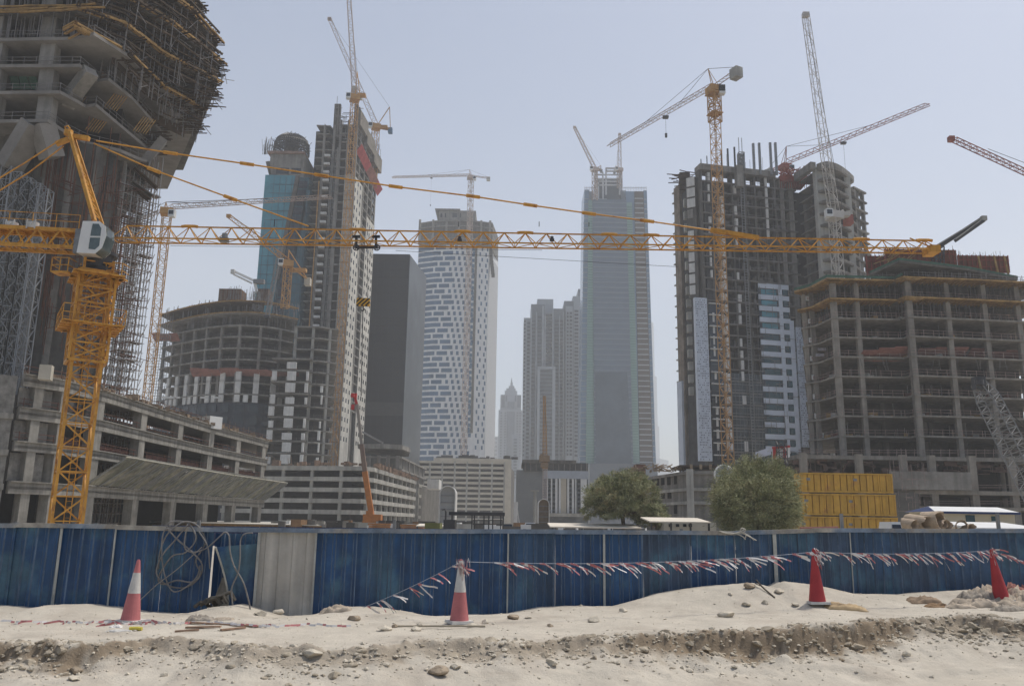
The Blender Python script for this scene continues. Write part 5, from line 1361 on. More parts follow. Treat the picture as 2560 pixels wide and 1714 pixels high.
for k in range(38):
    z1 = zt_ - rowh * (k + .12); z0 = z1 - rowh * .66; o_ = off[k % 4]
    if z0 < 25: break
    its.append((10, wrect(0.005, .24 + o_, z0, z1))); its.append((8, wrect(.27 + o_, .41 + o_, z0, z1)))
    f = .46 + o_ * .9
    while f < .80: 
        w_ = .035; its.append((2, wrect(f, f + w_, z0, z1))); f += .075
    for f in ((.87, .955) if k % 2 else (.90, .975)): 
        if k < 36: its.append((1, wrect(f, f + .02, z0, z1)))
part_cap(wt, 'window', its, mat('tower_window', (.045, .105, .19), rough=.25, var=.3, scale=.08, spec=.6), 100)
b = MB(); wrect(.805, .835, at(1190, 1082, 600).z, zt_ - 2, .6)(b); b.build('hoist_shaft', CONC_D, wt)
its = []; z = at(1190, 1082, 600).z
while z < zt_ - 3: its.append((1, wrect(.76, .80, z, z + rowh * .6, .3))); z += rowh
part_cap(wt, 'stair_window', its, GLASS_B)
cz1 = at(1130, 552, YF).z
wpi = [p + V(0, 1, 0) for p in wp[:-1]] + [wp[-1] + V(2.5, 1, 0)]
b = MB(); b.prism(wpi + [sideB, V(wp[0].x + 10, sideB.y, 0)], zt_, cz1); b.build('bare_crown', CONC_D, wt)
for y in (552, 565, 580, 596, 612):
    z = at(1130, y, YF).z; b = MB(); b.prism([p + V(0, -1.5, 0) for p in wpi] + [sideB, V(wp[0].x + 10, sideB.y, 0)], z - .8, z); b.build('floor_slab', CONC, wt)
for i, f in enumerate((.02, .2, .38, .55, .68, .85, .97)):
    b = MB(); 
    for a, c, p, q, r, s in [(wpi[0], wpi[-1], 0, 0, 0, 0)]: 
        e_ = (c - a); pp = a.lerp(c, f); b.box(pp.x - .8, pp.x + .8, wpi[0].y - 9, wpi[0].y - 7.6, zt_, cz1)
    b.build('column', CONC, wt)
a = at(1097, 552, 606); c = at(1190, 527, 606); b = MB(); b.box(a.x, c.x, 606, 630, a.z - 3, c.z); pz = b.build('penthouse', CONC, wt)
b = MB(); b.box(a.x - 3, c.x - 12, 604.5, 632, c.z, c.z + .9); b.build('roof_slab', CONC, pz)
its = [(1, lambda b, x=x, w_=w_: b.box(at(x, 540, 605.9).x, at(x + w_, 540, 605.9).x, 605.7, 606.2, at(x, 543, 606).z, at(x, 533, 606).z)) for x, w_ in ((1101, 5), (1112, 3), (1131, 12), (1150, 2))]
part_cap(pz, 'window', its, GLASS_D)
a = at(1190, 560, 603); b = MB(); b.box(a.x, at(1221, 560, 603).x, 603, 625, a.z - 8, at(1200, 558, 603).z); b.build('roof_block', CONC_D, wt)
b = MB(); rg = random.Random(2)
for i in range(12): p = at(1222 + i * .9, 600 + i * 8, 606); b.box(p.x - 1, p.x + 1.5, 605, 607, p.z - 1.5, p.z + 1.5)
b.build('edge_screen', CONC_D, wt)

# ================================================================== CENTRE CAR PARK
YG = 470
cg = thing('garage', 'long low beige multi-storey garage with many thin open decks, in front of the white tower', 'parking garage', pl(at(1180, 1200, YG)))
gp = [pl(at(1000, 1200, YG)), pl(at(1278, 1200, YG))]; ztg = at(1150, 1152, YG).z; hh = (ztg - at(1150, 1268, YG).z) / 9.0
L = (gp[1] - gp[0]).length
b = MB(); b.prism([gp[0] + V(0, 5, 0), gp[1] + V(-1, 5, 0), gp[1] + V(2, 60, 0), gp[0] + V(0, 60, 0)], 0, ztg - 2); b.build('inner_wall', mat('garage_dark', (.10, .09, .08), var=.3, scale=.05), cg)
z = ztg; k = 0
while z > 2:
    b = MB(); b.fb(gp[0], gp[1], 0, L, z - hh * .45, z, -60, 0); b.build('deck', BEIGE, cg); z -= hh; k += 1
for u in np.arange(2, L, 6.9): b = MB(); b.fb(gp[0], gp[1], u, u + .9, 0, ztg - .2, -1, .15); b.build('column', CONC_L, cg)
b = MB(); b.fb(gp[0], gp[1], L - 3.4, L, 0, ztg + .2, -60, .3); b.build('end_wall', BEIGE, cg)
b = MB(); b.fb(gp[0], gp[1], L * .3, L, ztg, ztg + 1.6, -.6, .2); b.build('parapet', BEIGE, cg)
b = MB(); rg = random.Random(2)
for i in range(26): u = rg.uniform(L * .3, L * 1.0); b.fb(gp[0], gp[1], u, u + rg.uniform(1, 4), ztg + 1.6, ztg + 1.6 + rg.uniform(.5, 2.2), -4, -2)
tag(b.build('roof_plant', STEEL_D, cg), kind='stuff')

# ================================================================== LONG LOW CAR PARK IN FRONT OF THE TALL TOWER
ZH = 15.4
ch = thing('deck_building', 'low concrete parking building with long pale deck edges, below the tall tower', 'parking structure', pl(onz(800, 1168, ZH)))
hp = [pl(onz(x, y, ZH)) for x, y in ((560, 1166), (905, 1168), (935, 1171), (1040, 1204))]
Yh = hp[1].y
lv = [at(800, y, Yh).z for y in (1168, 1195, 1222, 1250, 1278)]
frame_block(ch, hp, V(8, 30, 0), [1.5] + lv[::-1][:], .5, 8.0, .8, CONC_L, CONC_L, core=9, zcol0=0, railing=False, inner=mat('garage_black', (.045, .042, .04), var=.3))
for z in lv:
    b = MB()
    for a, c in zip(hp[:-1], hp[1:]): b.fb(a, c, 0, (c - a).length, z - .6, z + .5, -.3, .1)
    b.build('parapet', CONC_L, ch)
b = MB(); rg = random.Random(3)
for p, e in along(hp, .9): 
    if rg.random() < .6: b.cbox(hz(p + V(0, rg.uniform(1, 4), 0), lv[0] + 1.2), rg.uniform(.5, 2), .8, rg.uniform(.3, 1.8), rg.uniform(0, 3))
    if rg.random() < .3: b.beam(hz(p + V(0, 2, 0), lv[0]), hz(p + V(rg.uniform(-.5, .5), 2, 0), lv[0] + rg.uniform(2, 3.5)), .12)
tag(b.build('roof_materials', mat('roof_junk', (.24, .16, .11), var=.45, scale=.5), ch), kind='stuff')
# canopy podium above it
cp_ = thing('podium_block', 'grey podium block with an overhanging curved roof at the foot of the black tower', 'building', pl(at(970, 1150, 285)))
a = pl(at(905, 1130, 285)); c = pl(at(1000, 1130, 285)); d_ = pl(onz(1062, 1170, at(1000, 1140, 285).z))
zc_ = at(950, 1140, 285).z
b = MB(); b.prism([a, c, d_, V(a.x + 5, d_.y, 0)], 0, zc_); b.build('wall', CONC_D, cp_)
b = MB(); r0 = [pl(at(895, 1112, 283)), pl(at(960, 1112, 281)), pl(at(1006, 1118, 284)), pl(at(1025, 1130, 296))]; b.prism(close_back(r0, V(0, 22, 0)), at(950, 1121, 283).z, at(950, 1110, 283).z); b.build('roof_canopy', CONC, cp_)
for f in (.1, .3, .5, .7, .9): 
    p = c.lerp(d_, f); b = MB(); b.fb(p, d_, 0, 1.2, 0, zc_ + .3, -.5, .3); b.build('column', CONC, cp_)
for f in (.15, .4, .65, .9):
    p = a.lerp(c, f); b = MB(); b.fb(p, c, 0, 1.2, 0, zc_ + .3, -.5, .3); b.build('column', CONC, cp_)
for y in (1140, 1170): z = at(950, y, 285).z; b = MB(); b.fb(c, d_, 0, (d_ - c).length, z - .6, z, -2, .8); b.fb(a, c, 0, (c - a).length, z - .6, z, -2, .5); b.build('floor_slab', CONC, cp_)
# small white framed blocks
ci = thing('framed_block', 'small pale block with upright window openings, receding left of the round white shell', 'building', pl(at(1070, 1250, 330)))
a = pl(at(1043, 1240, 320)); zc_ = at(1043, 1208, 320).z; c = pl(onz(1105, 1226, zc_))
b = MB(); b.prism([a, c, c + V(5, 30, 0), a + V(5, 40, 0)], 0, zc_ - .6); b.build('wall', CONC_D, ci); L = (c - a).length
for y in (1211, 1237, 1264, 1290): z = at(1043, y, 320).z; b = MB(); b.fb(a, c, 0, L, z - .8, z + .3, -1, .5); b.build('floor_slab', CONC_L, ci)
for i in range(8): b = MB(); b.fb(a, c, L * i / 7.3, L * i / 7.3 + 1.6, 0, zc_, -1, .4); b.build('column', CONC_L, ci)
a = at(1070, 1222, 322); b = MB(); b.box(a.x, at(1099, 1222, 322).x, 318, 330, a.z, at(1070, 1198, 322).z); b.build('roof_block', WHITE_P, ci)

# ================================================================== FAR RESIDENTIAL TOWERS
def stacked(name, label, blocks, rows, Ymain, mwall, mdark, bottom=0, rowh=3.6):
    root = thing(name, label, 'tower', pl(at((blocks[0][0] + blocks[-1][1]) / 2, 1100, Ymain)))
    for i, (x0, x1, ytop, dY, m) in enumerate(blocks):
        Y = Ymain + dY; a = at(x0, ytop, Y); c = at(x1, ytop, Y); al = pl(at(x0, 1000, Y)); cl_ = pl(at(x1, 1000, Y))
        b = MB(); b.prism([al, cl_, cl_ + V(0, 30, 0), al + V(0, 30, 0)], 0, a.z); b.build('wing', m, root)
    return root
YJ = 790
tj = stacked('apartment_tower', 'grey stepped apartment tower with bay windows, middle of the three far grey towers', [
    (1307, 1325, 794, 6, GREYF), (1325, 1360, 760, 3, GREYD), (1341, 1382, 747, 16, GREYF), (1382, 1409, 771, 8, GREYD)], 60, YJ, GREYF, GREYD)
its = []; itf = []
def bandfac(root, x0, x1, yt, yb, Y, m, nm, rowh=3.7, f=.55, yref=1000, d=.5, cap=100):
    a = pl(at(x0, yref, Y)); c = pl(at(x1, yref, Y)); zt_ = at(x0, yt, Y).z; zb = at(x0, yb, Y).z; L = (c - a).length; its = []; z = zt_
    while z - rowh > zb: its.append((1, lambda b, z=z: b.fb(a, c, 0, L, z - rowh * f, z, -.2, d))); z -= rowh
    part_cap(root, nm, its, m, cap)
for (x0, x1, yt, Y, m) in ((1308, 1312, 800, YJ + 5.6, GLASS_D), (1316, 1323, 805, YJ + 5.6, GLASS_D), (1328, 1336, 800, YJ + 2.6, GLASS_D), (1343, 1352, 790, YJ + 2.6, GLASS_D), (1363, 1379, 785, YJ + 15, GLASS_D), (1386, 1396, 800, YJ + 7, GLASS_D), (1399, 1407, 800, YJ + 7, GLASS_D)):
    bandfac(tj, x0, x1, yt, 1150, Y, m, 'window_strip', cap=24)
for x, w_, yt, Y in ((1325, 2.5, 770, YJ + 2), (1338, 2.5, 780, YJ + 2), (1354, 4, 765, YJ + 2), (1360, 3, 790, YJ + 2), (1380, 3, 772, YJ + 6), (1397, 1.8, 790, YJ + 6), (1312, 2.5, 800, YJ + 5), (1407, 1.8, 780, YJ + 6)):
    a = pl(at(x, 1000, Y)); c = pl(at(x + w_, 1000, Y)); b = MB(); b.fb(a, c, 0, (c - a).length, 0, at(x, yt, Y).z, -1, 1.4); b.build('pilaster', GREYF, tj)
# projecting lower bay
a = pl(at(1343, 1000, YJ - 8)); c = pl(at(1388, 1000, YJ - 8)); zt_ = at(1360, 920, YJ - 8).z
b = MB(); b.prism([a, c, c + V(0, 12, 0), a + V(0, 12, 0)], 0, zt_); bay = b.build('bay', GREYD, tj); L = (c - a).length
for u0, u1 in ((0, .14), (.84, 1)): b = MB(); b.fb(a, c, L * u0, L * u1, 0, zt_ + 1, -1, .8); b.build('bay_frame', GREYF, bay)
b = MB(); b.fb(a, c, 0, L, zt_ - 1, zt_ + 1.5, -1, .9); b.build('bay_frame', GREYF, bay)
bandfac(tj, 1350, 1380, 925, 1150, YJ - 8.1, GLASS_D, 'window_strip', cap=20)
tj2 = stacked('apartment_tower', 'grey stepped apartment tower partly hidden behind the left edge of the glass tower', [(1410, 1434, 752, 0, GREYD), (1432, 1450, 740, 3, GREYF), (1446, 1475, 722, 8, GREYD), (1414, 1432, 765, -4, GREYF)], 60, YJ + 10, GREYF, GREYD)
for (x0, x1, yt, Y) in ((1417, 1421, 780, YJ + 5), (1424, 1430, 780, YJ + 5), (1436, 1446, 775, YJ + 9), (1449, 1459, 760, YJ + 14)): bandfac(tj2, x0, x1, yt, 1150, Y, GLASS_D, 'window_strip', cap=20)
# small tower with a spire
YK = 1150
tk = stacked('spire_tower', 'small pale tower with pointed spire between the white tower and the grey towers', [(1247, 1306, 1024, 0, GREYF), (1251, 1303, 986, 6, GREYF)], 30, YK, GREYF, GREYD)
for i, (x0, x1, y) in enumerate(((1262, 1293, 976), (1266, 1289, 970), (1272, 1286, 964), (1276, 1282, 956))):
    a = at(x0, y, YK + 10 + i); b = MB(); b.box(a.x, at(x1, y, YK + 10 + i).x, YK + 10 + i, YK + 30, at(x0, 990, YK).z, a.z); b.build('spire_step', GREYF, tk)
p = at(1279, 956, YK + 18); b = MB(); b.tube([p, p + V(0, 0, 7)], 1.2, 6, r1=.3); b.build('spire', GREYF, tk)
for (x0, x1, yt, yb) in ((1268, 1287, 1028, 1150), (1254, 1262, 988, 1018), (1264, 1268, 988, 1003), (1287, 1291, 988, 1003), (1293, 1302, 988, 1018), (1269, 1286, 1004, 1020)):
    a = pl(at(x0, 1000, YK - .6)); c = pl(at(x1, 1000, YK - .6)); b = MB(); b.fb(a, c, 0, (c - a).length, at(x0, yb, YK).z, at(x0, yt, YK).z, -.3, .3); b.build('window_strip', GREYD, tk)
for x in (1252, 1262, 1292, 1299):
    bandfac(tk, x, x + 4, 1030, 1150, YK - .8, GREYD, 'window_strip', cap=12)
tk2 = stacked('apartment_block', 'narrow pale block in front of the small spired tower', [(1281, 1298, 1085, 0, GREYF), (1284, 1300, 1094, -4, GREYF)], 10, 1000, GREYF, GREYD)
bandfac(tk2, 1286, 1294, 1096, 1200, 995, GREYD, 'window_strip', cap=20)
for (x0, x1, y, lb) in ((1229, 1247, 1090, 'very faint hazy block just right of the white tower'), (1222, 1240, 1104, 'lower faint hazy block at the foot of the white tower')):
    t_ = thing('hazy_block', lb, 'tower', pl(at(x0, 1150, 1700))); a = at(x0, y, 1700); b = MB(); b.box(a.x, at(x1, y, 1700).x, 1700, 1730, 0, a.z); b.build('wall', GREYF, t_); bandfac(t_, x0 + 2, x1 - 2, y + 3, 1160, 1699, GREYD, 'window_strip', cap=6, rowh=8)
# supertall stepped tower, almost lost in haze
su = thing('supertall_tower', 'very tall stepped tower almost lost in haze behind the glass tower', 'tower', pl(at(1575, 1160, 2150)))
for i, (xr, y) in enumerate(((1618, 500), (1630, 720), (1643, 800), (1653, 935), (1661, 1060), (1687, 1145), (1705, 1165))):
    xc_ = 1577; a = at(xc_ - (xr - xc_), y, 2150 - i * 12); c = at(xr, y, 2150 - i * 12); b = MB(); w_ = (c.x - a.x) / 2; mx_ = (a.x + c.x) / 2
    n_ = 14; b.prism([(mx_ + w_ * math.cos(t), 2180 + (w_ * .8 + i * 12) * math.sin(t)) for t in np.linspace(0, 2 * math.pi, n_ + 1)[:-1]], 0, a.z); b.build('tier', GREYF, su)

# ================================================================== GLASS TOWER
YM = 600
gt_ = thing('glass_tower', 'tall hazy blue-grey glass tower with green edges and an open white steel crown', 'tower', pl(at(1545, 1150, YM)))
ztm = at(1540, 474, YM).z; zbm = at(1540, 1158, YM).z
def sl(xt, xb, Y=YM): return at(xt, 474, Y).x, at(xb, 1158, Y).x
def strip(nm, xt0, xt1, xb0, xb1, m, Y=YM, top=474, bot=1158, dpt=25, root=gt_):
    zt_ = at(xt0, top, Y).z; zb = at(xb0, bot, Y).z; a0, a1, b0, b1 = at(xb0, bot, Y).x, at(xb1, bot, Y).x, at(xt0, top, Y).x, at(xt1, top, Y).x
    b = MB(); b.hexa([(a0, Y, zb), (a1, Y, zb), (a1, Y + dpt, zb), (a0, Y + dpt, zb), (b0, Y, zt_), (b1, Y, zt_), (b1, Y + dpt, zt_), (b0, Y + dpt, zt_)]); return b.build(nm, m, root)
strip('blue_edge', 1461, 1473, 1450, 1466, GLASS_S, YM + 4)
strip('green_edge', 1471, 1484, 1465, 1488, GLASS_G, YM + 1, top=500)
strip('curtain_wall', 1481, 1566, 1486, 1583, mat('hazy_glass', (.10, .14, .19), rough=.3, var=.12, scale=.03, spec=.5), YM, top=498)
strip('green_edge', 1563, 1580, 1582, 1599, GLASS_G, YM + 1.5, top=506)
strip('blue_edge', 1564, 1586, 1596, 1601, GLASS_S, YM + 3, top=478)
strip('stone_strip', 1586, 1609, 1600, 1633, mat('brown_strip', (.10, .085, .075), var=.2, scale=.1), YM + 2, top=478)
strip('blue_edge', 1609, 1617, 1632, 1640, GLASS_S, YM + 3, top=476)
b = MB()
z = zbm; k = 0
while z < at(1540, 498, YM).z - 2:
    t = (z - zbm) / (ztm - zbm); x0 = at(1486, 1158, YM).x * (1 - t) + at(1481, 474, YM).x * t; x1 = at(1583, 1158, YM).x * (1 - t) + at(1566, 474, YM).x * t
    b.box(x0, x1, YM - .35, YM, z, z + 1.1); k += 1; z += 3.9
tag(b.build('spandrels', mat('spandrel_grey', (.17, .21, .26), rough=.4, var=.05), gt_), kind='stuff')
b = MB(); z = zbm + 1
while z < at(1595, 480, YM).z - 2:
    t = (z - zbm) / (ztm - zbm); L_ = lambda xt, xb: at(xb, 1158, YM).x * (1 - t) + at(xt, 474, YM).x * t
    b.box(L_(1587, 1601), L_(1608, 1632), YM + 1.4, YM + 1.9, z, z + .8)
    b.box(L_(1461, 1450), L_(1472, 1466), YM + 3.6, YM + 4, z, z + .5); b.box(L_(1610, 1633), L_(1617, 1640), YM + 2.6, YM + 3, z, z + .5)
    z += 3.9
tag(b.build('floor_lines', mat('pale_line', (.34, .36, .38), var=0), gt_), kind='stuff')
b = MB(); z = zbm + 1
while z < at(1595, 505, YM).z - 2:
    t = (z - zbm) / (ztm - zbm); L_ = lambda xt, xb: at(xb, 1158, YM).x * (1 - t) + at(xt, 474, YM).x * t
    b.box(L_(1473, 1466), L_(1483, 1487), YM + .7, YM + 1, z, z + .3); b.box(L_(1566, 1584), L_(1579, 1598), YM + 1.2, YM + 1.5, z, z + .3); z += 2
tag(b.build('green_grid', mat('dark_green_line', (.10, .18, .16), var=0), gt_), kind='stuff')
# darker lower glazing
strip('lower_glazing', 1488, 1568, 1490, 1580, mat('lower_dark_glass', (.08, .108, .14), rough=.25, var=.25, scale=.04), YM - .6, top=930, bot=1158, dpt=.5)
# podium and shoulders
a = at(1474, 1157, YM - 6); b = MB(); b.box(a.x, at(1640, 1157, YM).x, YM - 6, YM + 40, 0, a.z); b.build('podium', GREYD, gt_)
# crown
CRW = mat('crown_white', (.52, .53, .54), rough=.5, var=.08)
def bar2(x0, y0, x1, y1, r=.9, Y=YM + 6, bld=None): bld.beam(at(x0, y0, Y), at(x1, y1, Y), r, r)
b = MB()
for x in (1487, 1491, 1507, 1515, 1549, 1552): bar2(x, 430, x + .5, 510 if x < 1510 else 475, 1.1, bld=b)
for y in (421, 428): bar2(1515, y, 1552, y, 1.2, bld=b)
for y in (437, 447, 454, 463): bar2(1486 if y > 430 else 1515, y, 1552, y, 1.0, bld=b)
for x in (1496, 1508): bar2(x, 452, x, 500, 1.0, bld=b)
bar2(1486, 500, 1517, 500, 1.3, bld=b); bar2(1496, 452, 1508, 452, 1.0, bld=b)
for x in (1515, 1549): bar2(x, 420, x, 487, 1.2, bld=b)
tag(b.build('crown_frame', CRW, gt_))
b = MB(); a = at(1490, 498, YM + 10); b.box(a.x, at(1560, 498, YM).x, YM + 10, YM + 26, a.z, at(1520, 432, YM).z); b.build('crown_core', GREYD, gt_)
for x0, x1, y in ((1461, 1484, 478), (1553, 1565, 476)): a = at(x0, y, YM + 8); b = MB(); b.box(a.x, at(x1, y, YM + 8).x, YM + 8, YM + 24, at(1500, 520, YM).z, a.z); b.build('shoulder', GREYF, gt_)
b = MB()
for x in list(range(1462, 1484, 4)) + list(range(1552, 1617, 4)): p = at(x, 474, YM + 3); b.beam(p + V(0, 0, -1), p + V(0, 0, 2.5), .3)
b.beam(at(1552, 470, YM + 3), at(1616, 470, YM + 3), .3); b.beam(at(1461, 470, YM + 3), at(1482, 470, YM + 3), .3)
b.build('roof_railing', CRW, gt_)

# ================================================================== CENTRE-RIGHT PODIUM
YS = 300
ps = thing('podium_building', 'pale blue podium building with upright white fins, behind the small orange crane', 'building', pl(at(1385, 1250, YS)))
def bx(x0, x1, y0, y1, Y, dp, m, nm, root=ps, z0=None):
    a = at(x0, y1, Y); c = at(x1, y0, Y); b = MB(); b.box(a.x, c.x, Y, Y + dp, a.z if z0 is None else z0, c.z); return b.build(nm, m, root)
bx(1306, 1441, 1150, 1157, YS, 30, CONC_D, 'dark_roof')
bx(1310, 1470, 1157, 1176, YS + 1, 25, mat('dark_frame', (.09, .09, .09), var=.3), 'upper_storey')
for x in range(1312, 1470, 14): bx(x, x + 2, 1157, 1177, YS + .6, 1, CONC, 'column')
bx(1290, 1360, 1175, 1310, YS + 2, 25, mat('plain_grey_wall', (.20, .21, .215), rough=.6, var=.12, scale=.1), 'plain_wall', z0=0)
bx(1360, 1470, 1177, 1310, YS + 2, 25, mat('fin_backwall', (.14, .16, .18), rough=.5, var=.3, scale=.2), 'window_wall', z0=0)
bx(1360, 1470, 1177, 1195, YS + .5, 3, mat('bluish_render', (.38, .42, .48), var=.08), 'frieze')
for i, (x, w_) in enumerate(((1366, 4), (1377, 4), (1388, 6), (1397, 5), (1402, 14), (1418, 5), (1430, 5), (1438, 3), (1452, 15))): bx(x, x + w_, 1194, 1285, YS + .6, 1.5, WHITE if i != 4 else BEIGE, 'fin')
bx(1360, 1472, 1283, 1290, YS - 1, 4, CONC_L, 'ledge')
its = [(1, lambda b, x=x, y=y: b.box(at(x, y, YS + 1.8).x, at(x + 7, y, YS + 1.8).x, YS + 1.6, YS + 2, at(x, y + 6, YS).z, at(x, y, YS).z)) for x in (1370, 1381, 1423, 1444) for y in range(1200, 1280, 11)]
part_cap(ps, 'window', its, GLASS_D)
frame = [pl(at(1293, 1250, YS + 30)), pl(at(1318, 1250, YS + 30))]
frame_block(ps, frame, V(0, 10, 0), [at(1300, y, YS + 30).z for y in range(1305, 1170, -13)], .4, 3, .4, CONC, core=4, railing=False)

# ================================================================== DARK CLAD TOWER (right of centre)
YP = 228
tp = thing('clad_tower', 'large dark unfinished tower half clad in grey panels and windows, right of centre', 'tower', pl(at(1860, 1160, YP)))
ztp = at(1752, 416, YP).z
f0 = pl(at(1752, 416, YP)); f1 = pl(onz(1949, 438, ztp)); e = (f1 - f0).normalized(); nv = Vector((e.y, -e.x, 0))
def fx(px, py=700):
    """distance along the main front of the point seen under photo column px"""
    d = ray(px, py); # intersect plan line
    ax, ay = EYE.x, EYE.y; dx, dy = d.x, d.y
    # f0 + e*u = s*d
    den = e.x * dy - e.y * dx
    return (-(f0.x * dy - f0.y * dx)) / den
hP = 3.15
zsP = []
_z7 = [at(1800, y, YP).z for y in (464, 1118)]
hP = 3.25
SL = mat('dim_slab', (.17, .16, .145), var=.25, scale=.3, streak=.1)
PAN = mat('dotted_panels', (.58, .63, .70), rough=.5, var=.1, scale=.3)
# body core
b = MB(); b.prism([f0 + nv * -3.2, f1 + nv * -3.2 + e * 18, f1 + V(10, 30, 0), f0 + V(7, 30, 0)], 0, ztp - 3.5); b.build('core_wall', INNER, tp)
nfl = int((ztp - 6) / hP)
xr = fx(2003)
zl = [ztp - .9 - hP * k * 1.0 for k in range(0, 30)]; zl = [z for z in zl if z > 16]
for k, z in enumerate(zl):
    b = MB(); b.fb(f0, f1, 0, xr, z - .4, z, -3.5, .1); b.build('floor_slab', SL, tp)
b = MB(); b.fb(f0, f1, -.6, fx(1949), ztp - 1.2, ztp + .6, -3, .9); b.build('parapet', CONC, tp)
cols = [(1756, 1764), (1786, 1790), (1814, 1818), (1838, 1842), (1870, 1876), (1896, 1901), (1922, 1926), (1947, 1952), (1962, 1972), (1984, 1996)]
for x0, x1 in cols:
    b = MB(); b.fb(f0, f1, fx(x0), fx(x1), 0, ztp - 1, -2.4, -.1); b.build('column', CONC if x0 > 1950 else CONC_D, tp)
# white block panels beside the openings
rg = random.Random(15); n_ = 0
for k, z in enumerate(zl[1:26]):
    for x, w_ in ((1800, 8), (1809, 8), (1843, 8), (1777, 6)):
        if rg.random() < (.92 if x == 1809 else .7):
            w2_ = w_ * rg.uniform(.6, 1.1); b = MB(); xx = x + (700 - at(x, 700, YP).z * 0) * 0; b.fb(f0, f1, fx(xx), fx(xx + w2_), z, z + hP * rg.uniform(.55, .86), -1.2, .25); b.build('block_pier', WHITE_P, tp); n_ += 1
for k, z in enumerate(zl[1:7]):
    b = MB(); b.fb(f0, f1, fx(1923), fx(1929), z, z + hP * .85, -1.2, .25); b.build('block_pier', WHITE_P, tp)
# ragged wall stubs inside openings, scaffold
b = MB()
for i in range(260):
    x = rg.uniform(1758, 1990); z = rg.choice(zl[2:]); hgt = rg.uniform(.5, 2.2); b.fb(f0, f1, fx(x), fx(x) + rg.uniform(.5, 2.0), z, z + hgt, rg.uniform(-2.8, -1.2), -1.0)
tag(b.build('half_built_walls', mat('half_walls', (.17, .16, .15), var=.4, scale=.4), tp), kind='stuff')
b = MB()
for i in range(420):
    x = rg.uniform(1855, 1950) if i % 2 else rg.uniform(1755, 1990); z = rg.choice(zl) + rg.uniform(-1, 1); u = fx(x)
    p = f0 + e * u + nv * rg.uniform(.2, 1.0)
    if rg.random() < .5: b.beam(hz(p, z), hz(p, z + rg.uniform(2, 6)), .08)
    else: b.beam(hz(p, z), hz(p + e * rg.uniform(1.5, 5), z + rg.uniform(-.1, .1)), .09)
tag(b.build('hung_scaffold', PIPE, tp), kind='stuff')
b = MB()
for z in np.arange(20, ztp + 4, .8): b.fb(f0, f1, fx(1857), fx(1866), z, z + .12, .9, 1.05)
for x in (1857, 1865): b.fb(f0, f1, fx(x), fx(x) + .15, 10, ztp + 10, .9, 1.05)
b.build('hoist_ladder', STEEL, tp)
a = f0 + e * fx(1845); b = MB(); b.fb(f0, f1, fx(1843), fx(1859), ztp - 6, ztp + .5, .9, 2.6); b.build('jump_form', CONC, tp)
# dark curtain strip low down beside the main panels
zt_ = at(1790, 760, YP).z
b = MB(); b.fb(f0, f1, fx(1768), fx(1800), 14, zt_, -.4, .2); b.build('dark_bay', GLASS_D, tp)
k = 0
z = zt_
while z > 18:
    b = MB(); b.fb(f0, f1, fx(1768), fx(1796), z, z + .3, .2, .8); b.build('white_ledge', WHITE_P, tp); z -= hP
b = MB(); b.fb(f0, f1, fx(1800), fx(1893), 14, at(1850, 930, YP).z, -.6, .05); b.build('lower_dark_glazing', GLASS_D, tp)
b = MB()
for z in np.arange(16, at(1850, 930, YP).z, hP / 2): b.fb(f0, f1, fx(1800), fx(1893), z, z + .12, .06, .12)
for u in np.arange(fx(1800), fx(1893), 1.1): b.fb(f0, f1, u, u + .06, 14, at(1850, 930, YP).z, .06, .12)
tag(b.build('glazing_bars', STEEL, tp), kind='stuff')
# panelled tall strips
def panel_strip(x0, x1, yt, yb, dY=-.9, A=None, B=None):
    u0, u1 = fx(x0), fx(x1); z1 = at(x0, yt, YP).z; z0 = at(x0, yb, YP).z
    b = MB(); b.fb(f0, f1, u0, u1, z0, z1, -.5, .7); o = b.build('cladding_panel', PAN, tp)
    b = MB(); z = z0 + .3
    rgp = random.Random(int(x0))
    while z < z1 - .4:
        u = u0 + .2
        while u < u1 - .25:
            if rgp.random() < .5: b.fb(f0, f1, u, u + .16, z, z + .28, .7, .75)
            u += .42
        z += .65
    tag(b.build('fixing_dots', mat('navy_dots', (.05, .06, .12), var=0), o), kind='stuff')
panel_strip(1733, 1763, 746, 1152); 
# window bands on the right half
u0, u1 = fx(1893), fx(1968); zt_ = at(1930, 700, YP).z; zb = at(1930, 1110, YP).z
hh = (zt_ - at(1930, 742, YP).z) * .73
hh = hP * 1.02
z = zt_; k = 0
b0 = MB(); b0.fb(f0, f1, u0, u1, 18, zt_, -.6, .15); wb = b0.build('window_wall', GLASS_D, tp)
while z > 22:
    b = MB(); b.fb(f0, f1, u0, u1, z - hh * .42, z, .1, .5); b.build('panel_band', PAN, wb)
    for x, xx in ((1900, 1938),): b = MB(); b.fb(f0, f1, fx(x), fx(xx), z - hh * .94, z - hh * .5, .1, .22); b.build('window', GLASS_T2 if k > 3 else GLASS_T, wb)
    b = MB(); b.fb(f0, f1, fx(1953), fx(1964), z - hh * .94, z - hh * .48, .2, .62); b.build('window', GLASS_T2, wb)
    z -= hh; k += 1
b = MB(); b.fb(f0, f1, fx(1942), fx(1951), zb - 2, zt_, .1, .55); b.fb(f0, f1, fx(1965), fx(1976), zb - 2, at(1970, 790, YP).z, .1, .55); b.build('panel_pier', PAN, wb)
panel_strip(1980, 2000, 806, 1112)
